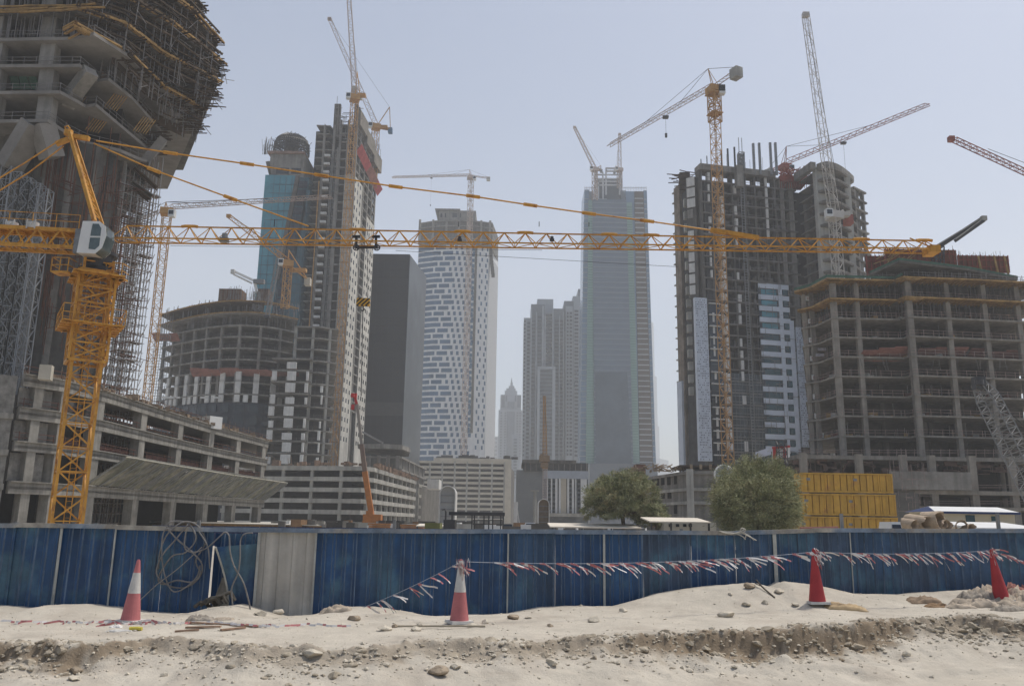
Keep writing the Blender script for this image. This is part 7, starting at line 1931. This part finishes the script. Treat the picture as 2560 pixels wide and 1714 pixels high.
# f, g: on the glass tower
luffer('small crane at the left of the glass tower crown, boom up-left', at(1487, 470, 600), at(1487, 500, 600).z, at(1484, 424, 600).z, at(1436, 318, 595), at(1503, 426, 604), at(1502, 414, 603), CR_P, 3.0, .4, bw=2.4, hook=None)
luffer('small crane at the right of the glass tower crown with an almost upright boom', at(1549, 440, 605), at(1549, 470, 605).z, at(1549, 425, 605).z, at(1549, 336, 603), at(1536, 428, 610), at(1540, 415, 608), CR_P, 2.8, .4, bw=2.6)
# h: big hammerhead in front of the clad tower
p = at(1803, 700, 205); zt_ = at(1783, 240, 205).z
zj = at(1775, 214, 205).z
r_ = hammer('tall orange crane before the clad tower, its jib sloping to the lower left', p, at(1783, 225, 205).z, onz(1521, 367, zj), onz(1848, 172, zj), at(1770, 172, 205), YEL_F, 2.0, .17, hoist=(.42, 6), mj=CR_P, jibw=1.3, jh=1.4, rm=.17)
for y, w_ in ((235, 3.6), (285, 3.2)): z = at(1780, y, 205).z; b = MB(); q = hz(pl(p), z); b.cbox(q, w_, w_, .25, .3); b.cbox(q + V(0, 0, -1.5), 2.5, 2.5, 3, .6) if False else None; b.build('climbing_platform', YEL_F, r_)
b = MB(); q = hz(pl(p), at(1785, 235, 205).z); b.cbox(q + V(1.8, -1, .9), 1.6, 1.6, 1.8); b.build('operator_cab', STEEL_D, r_)
b = MB(); q = hz(pl(p), at(1783, 262, 205).z); b.strut4(q + V(0, 0, -5), q + V(0, 0, 5), 2.5, 2.5, 5, .25, side=V(.8, .6, 0)); b.build('climbing_cage', YEL_F, r_)
# i: tall luffing boom with white lattice
p = pl(at(2093, 650, 195)); luffer('white lattice crane at the round wing, its long boom leaning up to the left', p, 18, at(2092, 540, 195).z, at(2014, 38, 190), at(2120, 545, 199), at(2107, 525, 197), CR_W, 2.0, .17, bw=2.0, cw=CR_R)
# j: red hammerhead behind the clad tower
p = at(1963, 430, 262); zj = at(1963, 418, 262).z
hammer('dark red crane behind the clad tower, its long jib rising to the right', p, zj, at(2325, 262, 240), at(1915, 432, 268), at(1966, 366, 262), CR_R, 2.0, .2, mj=CR_R, jibw=1.5, jh=1.6, yb=60, hoist=(.42, 17))
# k: jib entering from the right
t = thing('tower_crane', 'red-brown crane jib entering the frame from the right edge', 'tower crane', pl(at(2900, 700, 170)), 'tower cranes over the building sites')
b = MB(); a = at(2378, 350, 175); c = at(2960, 618, 172); b.strut3(c, a, 1.3, 1.2, 1.2, 34, .17, .09); b.build('jib', CR_R, t)
b = MB(); b.strut4(hz(pl(at(2900, 700, 172)), 0), at(2925, 560, 172), 1.9, 1.9, 26, .16); b.build('mast', CR_R, t)
b = MB(); b.tube([at(2470, 372, 174), at(2960, 560, 172)], .07, 4); b.build('tie_rods', STEEL_D, t); b = MB(); b.cbox(a + V(0, 0, .2), 1.2, 1.2, 1.2); b.build('jib_tip', CR_R, t)
# l: placing boom over the frame building
t = thing('placing_boom', 'folded grey concrete placing boom reaching up right above the frame building', 'placing boom', at(2350, 640, 158))
b = MB(); b.beam(at(2345, 618, 158), at(2458, 545, 156), .75, .75, caps=True); b.build('lower_arm', STEEL_D, t); b = MB(); b.beam(at(2459, 552, 155), at(2388, 602, 155), .6, .6, caps=True); b.build('folded_arm', STEEL_D, t)
b = MB(); b.beam(at(2340, 614, 157), at(2460, 541, 155), .2, .2); b.beam(at(2462, 543, 155), at(2390, 597, 154), .16); b.cbox(at(2459, 546, 155), 1.0, .8, .9); b.build('pump_pipe', CONC_L, t)
b = MB(); b.strut4(at(2345, 700, 158), at(2345, 618, 158), 1.6, 1.6, 5, .18); b.build('mast', STEEL_D, t)
# m: crawler crane boom at the right
t = thing('crawler_crane', 'steel grey crawler crane boom before the frame building at the right edge', 'crawler crane', pl(at(2640, 1330, 100)))
b = MB(); b.strut4(at(2640, 1330, 98), at(2470, 995, 100), 2.3, 2.0, 24, .12, rd=.055, side=V(.85, .5, 0)); b.strut4(at(2470, 995, 100), at(2444, 955, 100), 2.0, 1.1, 3, .12, rd=.055, side=V(.85, .5, 0)); b.build('boom', STEEL, t)
b = MB(); b.cbox(at(2447, 958, 99.6), 1.2, 1, 1.5); b.cyl(at(2448, 955, 99), .5, at(2448, 955, 99).z - .3, at(2448, 955, 99).z + .3); b.build('boom_head', STEEL_D, t)
b = MB(); c0 = pl(at(2650, 1330, 98)); b.box(c0.x - 3, c0.x + 4, c0.y - 2, c0.y + 2, 0, 1.2); b.box(c0.x - 1, c0.x + 4, c0.y - 1.5, c0.y + 1.5, 1.2, 3.6); b.build('carrier', mat('carrier_red', (.3, .05, .03)), t)
b = MB(); b.beam(at(2452, 960, 100), at(2700, 1200, 98), .06); b.build('pendant_rope', STEEL_D, t)
# n: mobile crane with a telescopic boom
t = thing('mobile_crane', 'mobile crane with steep brown and orange telescopic boom, left of the black tower foot', 'mobile crane', pl(at(930, 1310, 150)))
b = MB(); b.beam(at(932, 1306, 150), at(912, 1178, 150), .95, .9, caps=True); b.build('boom_base', ORANGE, t)
b = MB(); b.beam(at(914, 1190, 150.1), at(904, 1110, 150), .75, .7, caps=True); b.build('boom_section', mat('boom_brown', (.22, .16, .13), var=.1), t)
b = MB(); b.beam(at(905, 1120, 150.2), at(893, 1010, 150), .5, .5, caps=True); b.build('boom_section', mat('boom_grey', (.3, .27, .24), var=.1), t)
b = MB(); b.beam(at(894, 1020, 150.2), at(886, 986, 150), .45, .45, caps=True); b.cbox(at(885, 988, 150), 1.0, .7, .7); b.cyl(at(882, 990, 149.5), .4, at(882, 990, 150).z - .2, at(882, 990, 150).z + .2); b.cbox(at(882, 1017, 149.6), .5, .4, .9); b.build('boom_head', REDP, t)
b = MB(); b.beam(at(884, 992, 149.8), at(882, 1017, 149.8), .05); b.beam(at(886, 986, 150), at(907, 1080, 150.5), .05); b.build('hoist_rope', STEEL_D, t)
b = MB(); b.beam(at(906, 1079, 150), at(958, 1107, 152), .3, .3, caps=True); b.build('jib_strut', STEEL, t)
b = MB(); c0 = at(930, 1318, 150); b.box(c0.x - 4.5, c0.x + 4.5, 148.8, 151.2, 0, 1.4); b.box(c0.x - 1.5, c0.x + 1.6, 148.9, 151.1, 1.4, 3.0); b.box(c0.x - 1, c0.x + .2, 148.9, 150, 3.0, 3.6); b.build('carrier', ORANGE, t)
# o: small orange crane, centre
t = thing('tower_crane', 'short slim orange crane standing in front of the grey podium in the centre', 'tower crane', pl(at(1361, 1290, 210)), 'tower cranes over the building sites')
b = MB(); pb = pl(at(1362, 1250, 210)); b.strut4(hz(pb, 0), hz(pb, at(1361, 1165, 210).z), 1.0, 1.0, 26, .14); b.build('mast', mat('white_mast', (.5, .44, .42), var=.1), t)
b = MB(); b.strut4(hz(pb, at(1361, 1170, 210).z), at(1361, 990, 209.5), 1.1, .5, 24, .14); b.build('boom', YEL_F, t)
b = MB(); b.cbox(at(1361, 1146, 209), 2.6, 1.4, 1.5); b.cbox(at(1355, 1140, 209), .8, .8, 1.2); b.cbox(at(1361, 1162, 209), 1.9, 1.2, 1.2); b.build('machinery', mat('machinery_brown', (.28, .2, .13), var=.2), t)
# p: white placing boom at the curved building
t = thing('placing_boom', 'white folded concrete placing boom above the curved building at the left', 'placing boom', at(640, 720, 262))
b = MB(); b.beam(at(580, 676, 262), at(636, 702, 262), .8, .7, caps=True); b.beam(at(636, 702, 262), at(642, 730, 262), .8, .8, caps=True); b.build('lower_arm', PLAST_W, t)
b = MB(); b.beam(at(584, 686, 261), at(630, 708, 261), .6, .5, caps=True); b.cbox(at(582, 679, 261.5), 1.2, .8, 1.4); b.build('folded_arm', WHITE_P, t); b = MB(); b.strut4(at(642, 775, 262), at(642, 730, 262), 1.6, 1.6, 4, .2); b.cbox(at(648, 704, 262), 3.4, 1.5, 1.4); b.build('base_mast', STEEL, t)
# leaning strut in front of the teal glass
t = thing('leaning_strut', 'slim grey lattice strut leaning against the teal glass of the tall tower', 'strut', at(668, 780, 255)); b = MB(); b.strut4(at(668, 790, 255), at(705, 600, 252), 1.1, 1.1, 20, .17, rd=.1); b.build('lattice', STEEL, t)
b = MB(); b.cbox(at(668, 792, 255), 1.8, 1.6, .8); b.build('foot', STEEL_D, t)

# ================================================================== YELLOW CONTAINERS, CABINS, ODDS AND ENDS
CONT = mat('container_yellow', (0.55, 0.31, 0.04), rough=.55, var=.12, scale=.7, streak=.15, col2=(.42, .21, .05), c2=.63, c2scale=.5)
YK_ = 102.0
def container(x0, x1, y0, y1, label, dirty=False, dy=0.0):
    a = at(x0, y1, YK_ + dy); c = at(x1, y0, YK_ + dy); t = thing('shipping_container', label, 'container', V(a.x, YK_ + dy, a.z), 'yellow containers stacked three high')
    b = MB(); n = 60; w_ = (c.x - a.x); Y = YK_ + dy
    b.box(a.x, c.x, Y + .2, Y + 2.5, a.z + .05, c.z - .05); t_ = b.build('body', CONT, t)
    b = MB(); k = 0
    for i in range(14):
        u0 = a.x + w_ * i / 14; b.box(u0 + .06, u0 + w_ / 14 - .06, Y + .02, Y + .22, a.z + .22, c.z - .22)
    b.build('side_panel', CONT, t)
    b = MB()
    for z0, z1 in ((a.z, a.z + .2), (c.z - .18, c.z)): b.box(a.x, c.x, Y - .08, Y + .21, z0, z1)
    for f in (0, .265, .55, .84, .985): b.box(a.x + w_ * f, a.x + w_ * f + .16, Y - .06, Y + .12, a.z + .2, c.z - .18)
    b.build('frame_rail', CONT, t)
    for f in (.06, .57 - .05 * (y0 > 1200)): b = MB(); b.box(a.x + w_ * f, a.x + w_ * f + .45, Y - .06, Y, a.z + (c.z - a.z) * .6, a.z + (c.z - a.z) * .6 + .3); b.build('vent_plate', STEEL, t)
    return t
container(2004, 2230, 1184, 1229, 'topmost yellow container of the stack', dy=.2)
container(1998, 2238, 1236, 1286, 'middle yellow container of the stack, tallest looking', dy=.1)
container(1991, 2244, 1293, 1345, 'bottom yellow container of the stack, half hidden by the fence')
b = MB(); a = at(1977, 1255, 104); b.box(a.x, at(2000, 1255, 104).x, 104, 110, 0, a.z); tag(b.build('cream_hut', BEIGE), 'cream painted hut showing between the round tree and the yellow containers', 'hut')
b = MB(); b.tube([at(2000, 1319, 60), at(2095, 1317, 60)], .08, 6); tag(b.build('red_pipe', PINKT), 'thin reddish board lying on the fence top line below the yellow containers', 'board')
# cabin
YCb = 75; cbn = thing('site_cabin', 'cream portable cabin with a white roof and navy trim at the right', 'cabin', pl(at(2440, 1320, YCb)))
a = at(2340, 1275, YCb); c = at(2535, 1275, YCb); z1 = at(2430, 1279, YCb).z
b = MB(); b.box(a.x, c.x, YCb, YCb + 5, 0, z1); w_ = b.build('wall', mat('cream_wall', (.52, .46, .34), rough=.7, var=.06), cbn)
zr = at(2400, 1266, YCb + 2.5).z
b = MB(); ov = .3; b.hexa([(a.x - ov, YCb - .4, z1), (c.x + ov, YCb - .4, z1), (c.x + ov, YCb + 5.4, z1), (a.x - ov, YCb + 5.4, z1), (a.x + .6, YCb + 2.5, zr), (c.x, YCb + 2.5, zr), (c.x, YCb + 2.6, zr), (a.x + .6, YCb + 2.6, zr)]); rf_ = b.build('roof', PLAST_W, cbn)
b = MB(); b.box(a.x - ov, c.x + ov, YCb - .43, YCb - .38, z1 - .18, z1 + .02); b.face([(a.x - ov - .01, YCb - .4, z1), (a.x - ov - .01, YCb + 5.4, z1), (a.x + .58, YCb + 2.5, zr)]); b.build('trim', NAVY, rf_)
for x0, x1, y0, y1 in ((2416, 2436, 1287, 1310), (2479, 2498, 1290, 1302)):
    b = MB(); p = at(x0, y1, YCb - .02); q = at(x1, y0, YCb - .02); b.box(p.x, q.x, YCb - .06, YCb + .02, p.z, q.z); wn = b.build('window', GLASS_T2, cbn); b = MB()
    b.box(p.x - .05, q.x + .05, YCb - .09, YCb - .02, p.z - .06, p.z); b.build('sill', PLAST_W, wn)
def flat_roof(nm, label, x0, x1, y0, y1, Y, dp, m, cat='canopy', legs=True):
    a = at(x0, y1, Y); c = at(x1, y1, Y); t = thing(nm, label, cat, pl(a)); zr0 = a.z; zr1 = at(x0, y0, Y + dp).z
    b = MB(); b.hexa([(a.x, Y, zr0 - .12), (c.x, Y, zr0 - .12), (c.x, Y + dp, zr1 - .12), (a.x, Y + dp, zr1 - .12), (a.x, Y, zr0), (c.x, Y, zr0), (c.x, Y + dp, zr1), (a.x, Y + dp, zr1)]); b.build('roof_sheet', m, t)
    for f in (.03, .35, .67, .97): b = MB(); x = a.x + (c.x - a.x) * f; b.box(x - .08, x + .08, Y + .2, Y + .36, 0, zr0 - .12); b.build('post', STEEL_D, t)
    return t
ROOFW = mat('sunlit_sheet', (.66, .6, .5), rough=.6, var=.08, scale=.3)
flat_roof('canopy', 'long low pale canopy roof left of the left tree', 1375, 1605, 1306, 1315, 90, 6, ROOFW)
flat_roof('canopy', 'pale canopy roof between the two trees', 1625, 1778, 1292, 1302, 82, 6, ROOFW)
flat_roof('canopy', 'flat white roof sheets at the right edge beside the cabin', 2430, 2620, 1304, 1318, 55, 5, PLAST_W)
flat_roof('canopy', 'thin brown-edged canopy at the left of the steel pergola', 1040, 1135, 1308, 1313, 100, 4, ROOFW)
hut = thing('low_hut', 'low cream hut with small windows under the canopy between the trees', 'hut', pl(at(1710, 1320, 90)))
b = MB(); a = at(1660, 1304, 90); b.box(a.x, at(1790, 1304, 90).x, 90, 94, 0, a.z); b.build('wall', mat('pale_hut', (.42, .4, .34), var=.08), hut)
for x in (1672, 1690, 1708, 1722): b = MB(); p = at(x, 1316, 89.9); b.box(p.x, at(x + 8, 1316, 89.9).x, 89.85, 90.05, p.z, at(x, 1309, 90).z); b.build('window', GLASS_D, hut)
# steel pergola
t = thing('pergola', 'black steel frame canopy with a flat roof, centre left beyond the fence', 'canopy', pl(at(1190, 1310, 70)))
zp = at(1190, 1283, 70).z; xa_, xb2 = at(1122, 1283, 70).x, at(1262, 1283, 70).x; b = MB(); b.box(xa_, xb2, 70, 74, zp - .15, zp + .12); b.build('roof_frame', STEEL_D, t)
for x in (1130, 1180, 1186, 1210, 1222, 1232, 1252, 1258): p = pl(at(x, 1300, 70.3)); b = MB(); b.box(p.x - .05, p.x + .05, 70.2, 70.3, 0, zp - .15); b.build('post', STEEL_D, t)
b = MB(); a = at(1108, 1322, 69); b.box(a.x, at(1138, 1298, 69).x, 69, 71, 0, at(1108, 1298, 69).z); b.build('generator_box', STEEL_D, t); b = MB(); b.beam(at(1182, 1300, 70.3), at(1256, 1300, 70.3), .08); b.beam(at(1182, 1310, 70.3), at(1256, 1310, 70.3), .06); b.build('cross_rail', STEEL_D, t)
# arched shells
def arch(x0, x1, y0, y1, Y, label, m, fill=None, dp=6):
    a = at(x0, y1, Y); c = at(x1, y0, Y); w_ = (c.x - a.x) / 2; mx_ = (a.x + c.x) / 2; zs_ = c.z - w_; t = thing('arched_shell', label, 'arch', V(mx_, Y, 0)); n = 16
    pr = [(mx_ - w_, 0), (mx_ - w_, zs_)] + [(mx_ - w_ * math.cos(q), zs_ + w_ * math.sin(q)) for q in np.linspace(0, math.pi, n)[1:-1]] + [(mx_ + w_, zs_), (mx_ + w_, 0)]
    b = MB(); N = len(pr)
    for (xx, zz), (x2_, z2_) in zip(pr[:-1], pr[1:]): 
        k = .88; f = lambda x, z: (mx_ + (x - mx_) * k, zs_ + (z - zs_) * k if z > zs_ else z)
        i0, i1 = f(xx, zz), f(x2_, z2_); b.hexa([(xx, Y, zz), (x2_, Y, z2_), (i1[0], Y, i1[1]), (i0[0], Y, i0[1]), (xx, Y + dp, zz), (x2_, Y + dp, z2_), (i1[0], Y + dp, i1[1]), (i0[0], Y + dp, i0[1])])
    b.build('shell', m, t)
    b = MB(); q = [(mx_ + (x - mx_) * .87, zs_ + (z - zs_) * .87 if z > zs_ else z) for x, z in pr]; b.face([(x, Y + 1.0, z) for x, z in q]); b.build('infill', fill or m, t)
    b = MB()
    for k in range(1, 6): z = (c.z) * k / 6.5; b.box(mx_ - w_ * .8, mx_ + w_ * .8, Y + .7, Y + .95, z, z + .15)
    b.build('cross_bar', STEEL, t); return t
arch(1095, 1140, 1213, 1330, 190, 'white round-topped shell standing behind the black steel canopy', WHITE_P, mat('shell_fill', (.38, .38, .37), var=.1))
arch(1345, 1374, 1246, 1330, 175, 'smaller beige arch with a ribbed dark infill in the centre', WHITE_P, mat('arch_brown', (.22, .17, .12), var=.2))
t = thing('arch_stand', 'pale pointed fin standing left of the small arch', 'fin', pl(at(1288, 1300, 170))); b = MB(); b.beam(hz(pl(at(1288, 1300, 170)), 0), at(1290, 1254, 170), .8, .6, caps=True); b.beam(hz(pl(at(1302, 1300, 170)), 0), at(1293, 1268, 170), .15); b.build('fin', WHITE_P, t)
b = MB(); p = pl(at(1337, 1280, 160)); b.cyl(p, .32, 0, at(1337, 1226, 160).z, 10); b.cbox(at(1337, 1226, 160), 1.6, .5, .25); tag(b.build('lamp_pole', CONC_L), 'pale pole with a short crossbar left of the small arch', 'pole')
b = MB(); p = pl(at(1114, 1300, 88)); b.cyl(p, .09, 0, at(1114, 1277, 88).z, 8); b.tube([at(1114, 1279, 88), at(1112, 1272, 88), at(1106, 1274, 88)], .07, 6); tag(b.build('street_lamp', STEEL_D), 'small dark curved lamp beside the black steel canopy', 'lamp')
# vehicles and sheds strung along the site
def blob(nm, label, x0, x1, y0, y1, Y, m, cat, m2=GLASS_D):
    a = at(x0, y1, Y); c = at(x1, y0, Y); t = thing(nm, label, cat, pl(a)); L = c.x - a.x; H = c.z
    b = MB(); b.hexa([(a.x, Y, .35), (c.x, Y, .35), (c.x, Y + 1.9, .35), (a.x, Y + 1.9, .35), (a.x, Y, H * .6), (c.x, Y, H * .6), (c.x, Y + 1.9, H * .6), (a.x, Y + 1.9, H * .6)]); b.hexa([(a.x + L * .15, Y + .1, H * .6), (a.x + L * .85, Y + .1, H * .6), (a.x + L * .85, Y + 1.8, H * .6), (a.x + L * .15, Y + 1.8, H * .6), (a.x + L * .28, Y + .25, H), (a.x + L * .75, Y + .25, H), (a.x + L * .75, Y + 1.65, H), (a.x + L * .28, Y + 1.65, H)]); b.build('body', m, t)
    b = MB(); b.hexa([(a.x + L * .22, Y + .04, H * .63), (a.x + L * .8, Y + .04, H * .63), (a.x + L * .8, Y + .1, H * .63), (a.x + L * .22, Y + .1, H * .63), (a.x + L * .3, Y + .18, H * .94), (a.x + L * .73, Y + .18, H * .94), (a.x + L * .73, Y + .24, H * .94), (a.x + L * .3, Y + .24, H * .94)]); b.build('side_window', m2, t)
    for f in (.2, .8): b = MB(); b.tube([(a.x + L * f, Y - .05, .38), (a.x + L * f, Y + .2, .38)], .36, 14); b.build('wheel', STEEL_D, t)
blob('parked_car', 'white parked car in the middle beyond the fence, right of the black steel canopy', 1300, 1350, 1306, 1330, 120, PLAST_W, 'car')
blob('parked_car', 'beige parked car beyond the fence left of the small arch', 1245, 1292, 1308, 1330, 135, BEIGE, 'car')
blob('parked_pickup', 'white pickup roof and dark side windows just over the fence left of the scrap pipes', 2222, 2268, 1304, 1330, 44, PLAST_W, 'pickup')
for x0, x1, y0, lb in ((920, 975, 1306, 'orange-brown stack of boards beyond the fence, left'), (1000, 1060, 1309, 'orange-brown stack of boards beyond the fence, right of the other')):
    b = MB(); a = at(x0, y0, 110); z = a.z
    for k in range(5): b.box(a.x + .1 * k, at(x1, y0, 110).x - .07 * k, 110 + .05 * k, 113, max(0, z - .3 * (k + 1)), z - .3 * k - .05)
    tag(b.build('board_stack', mat('rusty_boards', (.36, .17, .07), var=.3, scale=.6)), lb, 'board stack')
b = MB(); a = at(1062, 1306, 85); b.box(a.x, at(1100, 1306, 85).x, 85, 88, 0, a.z); b.box(a.x + .2, at(1095, 1306, 85).x, 84.9, 85.1, a.z - .4, a.z - .2); tag(b.build('green_tank', mat('olive_tank', (.16, .17, .06), var=.2)), 'low olive green tank beyond the fence left of the dark box', 'tank')
rg = random.Random(77); b = MB()
for i in range(240):
    x = rg.uniform(700, 1640); Y = rg.uniform(100, 190); p = at(x, 1316, Y); h_ = rg.uniform(.6, 2.0); b.cbox((p.x, Y, h_ / 2), rg.uniform(.6, 5), rg.uniform(.5, 2), h_, rg.uniform(-.3, .3), rg.randint(0, 4))
tag(b.build('site_clutter', [CONC_L, mat('clutter_brown', (.25, .15, .08), var=.3), PLAST_W, mat('clutter_grey', (.10, .095, .085), var=.2), CONC_D]), 'scattered site materials on the ground far beyond the fence', kind='stuff')
# second fence beyond
f2 = thing('distant_fence', 'low dark blue site fence seen over the top of the near blue fence', 'fence', (0, 60, 0))
for i in range(20):
    x0 = 380 + i * 45; 
    if x0 > 1230: break
    a = at(x0, 1318, 60); c = at(x0 + 44, 1318, 60); zt_ = at(x0, 1312 + (x0 - 380) * .012, 60).z; b = MB(); sheet(b, a, c, 0, zt_, zt_, pitch=.3, ns=1, seed=i); b.build('fence_panel', mat('faded_navy_sheet', (.03, .045, .10), rough=.6, var=.2, scale=1), f2)
# pole behind the fence
# scrap pipes heap
PIPM = mat('clay_pipe', (.42, .33, .24), rough=.85, var=.2, scale=2)
for i, (x, y, r, L, a_, lb) in enumerate(((2352, 1300, .55, 2.2, .3, 'largest broken pipe with its dark mouth up on the heap over the fence'), (2318, 1308, .42, 2.4, .1, 'broken pipe lying left of the largest one'), (2368, 1314, .40, 1.6, .5, 'broken pipe with an oval mouth in front of the largest one'), (2405, 1314, .34, 2.6, 2.9, 'long broken pipe at the right end of the heap'), (2285, 1311, .30, 1.6, -.2, 'short broken pipe at the left end of the heap'), (2430, 1318, .24, 1.2, .6, 'smallest pipe stub at the far right of the heap'))):
    p = at(x, y, 50); d = V(-math.cos(a_) * .45, .9, -.05 + .2 * math.sin(i * 2.1)).normalized(); L = L * .5; b = MB(); n = 18
    ri = r * .84; s = d.cross(V(0, 0, 1)).normalized(); u = s.cross(d); base = len(b.v)
    for q, rr in ((p, r), (p, ri), (p + d * L, r), (p + d * L, ri)):
        jag = [random.uniform(-.12, .12) for _ in range(n)]
        b.v += [tuple(q + (s * math.cos(2 * math.pi * k / n) + u * math.sin(2 * math.pi * k / n)) * rr + d * jag[k] * 1.2) for k in range(n)]
    for k in range(n):
        k2 = (k + 1) % n; b.f += [(k, k2, n + k2, n + k), (k, 2 * n + k, 2 * n + k2, k2), (n + k, n + k2, 3 * n + k2, 3 * n + k)]; b.m += [0] * 3
    o = b.build('broken_pipe', PIPM, smooth=False); tag(o, lb, 'pipe', 'heap of broken clay pipes')
b = MB(); 
for i in range(60): p = at(rg.uniform(2270, 2440), 1322, rg.uniform(50, 52)); rock(b, (p.x, p.y, rg.uniform(.5, 1.75)), rg.uniform(.2, .5), i, 1, .8)
tag(b.build('rubble', [mat('rubble_tan', (.36, .29, .21), var=.3, scale=2)]), 'tan rubble the broken pipes lie on', kind='stuff')

# ================================================================== TREES
LEAF = [mat('leaf_olive', (.29, .30, .15), rough=.7, var=.25, scale=1.5, spec=.2), mat('leaf_grey_green', (.38, .38, .22), rough=.7, var=.2, scale=1.5, spec=.2), mat('leaf_dry', (.32, .29, .16), rough=.8, var=.2, scale=1.5, spec=.2), mat('leaf_deep', (.17, .185, .085), rough=.7, var=.25, scale=1.5, spec=.2)]
BARK = mat('grey_bark', (.15, .12, .09), rough=.95, var=.3, scale=2, bump=.4)
def tree(label, px, Y, ytop, ybot, wpx, lobes, n, seed, cat='tree', stem=None, size=.16, droop=.35):
    rg = np.random.default_rng(seed); rr = random.Random(seed)
    c = at(px, ytop, Y); W_ = wpx / 2100 * Y; ztop = c.z; zb = at(px, ybot, Y).z
    root = thing('ghaf_tree', label, cat, (c.x, Y, 0)); H = ztop
    ctrs = []
    for (fx_, fz, fr) in lobes: ctrs.append((Vector((c.x + fx_ * W_ / 2, Y + rr.uniform(-.35, .35) * W_ * .5, zb + (ztop - zb) * fz)), fr * W_ / 2))
    for dy in (-.35, .35):
        for (fx_, fz, fr) in lobes[::2]: ctrs.append((Vector((c.x + fx_ * W_ * .42, Y + dy * W_, zb + (ztop - zb) * fz * .92)), fr * W_ * .45))
    b = MB(); st = stem or zb + (ztop - zb) * .1
    b.tube([(c.x + .2, Y, 0), (c.x + .1, Y, st * .5), (c.x, Y, st)], .26, 9, r1=.2); tr_ = b.build('trunk', BARK, root, smooth=True)
    b = MB()
    for p, r in ctrs:
        m_ = Vector((c.x, Y, st)).lerp(p, .5) + V(rr.uniform(-.3, .3), 0, rr.uniform(0, .4)); b.tube([(c.x, Y, st * .95), m_, p], .11, 5, r1=.03)
        for _ in range(5): q = p + V(rr.uniform(-1, 1), rr.uniform(-1, 1), rr.uniform(-.6, .8)).normalized() * r * .8; b.tube([m_.lerp(p, rr.uniform(.3, 1)), q], .035, 4, r1=.012)
    b.build('limbs', BARK, root)
    vs = []; fs = []; ms = []; tot = sum(r ** 2 for _, r in ctrs)
    for p, r in ctrs:
        k = int(n * r ** 2 / tot); nc = max(10, int(k / 55))
        for _ in range(nc):   # twig clumps near the lobe's surface
            d = rg.normal(size=3); d /= np.linalg.norm(d); d[2] = d[2] * .85
            rad = r * (rg.uniform(.3, 1.3) ** .6); cc = np.array(p) + d * rad
            if cc[2] < max(.8, zb - .4): continue
            out = d + np.array([0, 0, .3]); cr_ = r * rg.uniform(.10, .27); mi = int(rg.choice([0, 0, 1, 1, 2, 3, 3]))
            m = 55
            pos = cc + rg.normal(size=(m, 3)) * cr_ * np.array([.75, .75, .55]); pos[:, 2] -= droop * cr_ * rg.random(m)
            dr = out / np.linalg.norm(out) * .8 + rg.normal(size=(m, 3)) * .55 + np.array([0, 0, -droop * .5]); dr /= np.linalg.norm(dr, axis=1)[:, None]
            sd_ = np.cross(dr, rg.normal(size=(m, 3))); sd_ /= np.linalg.norm(sd_, axis=1)[:, None]
            L_ = size * rg.uniform(.6, 1.5, (m, 1)); w2 = size * .075
            A = pos; B = pos + dr * L_ * .5 + sd_ * w2; C_ = pos + dr * L_; D_ = pos + dr * L_ * .5 - sd_ * w2
            base = len(vs); q = np.stack([A, B, C_, D_], 1).reshape(-1, 3); vs.extend(q.tolist()); fs.extend([(base + 4 * i, base + 4 * i + 1, base + 4 * i + 2, base + 4 * i + 3) for i in range(m)]); ms.extend([mi if rg.random() < .8 else int(rg.integers(0, 3))] * m)
    b = MB(); b.v = vs; b.f = fs; b.m = ms; b.build('crown', LEAF, root)
    return root
tree('wide tree with a bushy olive crown and visible trunk, left of the two trees', 1555, 95, 1182, 1295, 182, [(-.6, .5, .36), (-.22, .74, .34), (.2, .78, .36), (.58, .55, .36), (.0, .45, .40), (-.82, .2, .26), (.80, .15, .28), (.38, .3, .34), (-.4, .25, .30), (.62, .05, .26), (-.45, .82, .2), (.42, .9, .18)], 62000, 3, size=.38)
tree('dense round bushy tree whose crown hangs down to the fence, right of the two trees', 1880, 76, 1152, 1330, 208, [(0, .5, .78), (-.3, .7, .5), (.32, .72, .5), (-.4, .3, .5), (.38, .28, .52), (0, .82, .42), (0, .12, .55), (-.6, .5, .34), (.62, .48, .34)], 120000, 8, size=.32)
b = MB()
tree('small low green bush beside the trunk of the left tree', 1640, 93, 1262, 1318, 62, [(0, .5, .7), (-.5, .3, .5), (.5, .35, .5)], 9000, 5, cat='bush', size=.26)

# ================================================================== HAZE
b = MB(); b.box(-3400, 3400, -150, 3000, -1.6, 900)
hz_ = bpy.data.materials.new('haze_air'); hz_.use_nodes = True; n = hz_.node_tree; n.nodes.clear(); ou = n.nodes.new('ShaderNodeOutputMaterial'); pv = n.nodes.new('ShaderNodeVolumePrincipled')
pv.inputs['Color'].default_value = (.93, .965, 1.0, 1); pv.inputs['Density'].default_value = 0.00036; pv.inputs['Anisotropy'].default_value = 0.15
n.links.new(pv.outputs[0], ou.inputs['Volume'])
o = b.build('haze', hz_, origin=(0, 0, 0)); tag(o, 'pale dusty haze filling the air', kind='stuff')
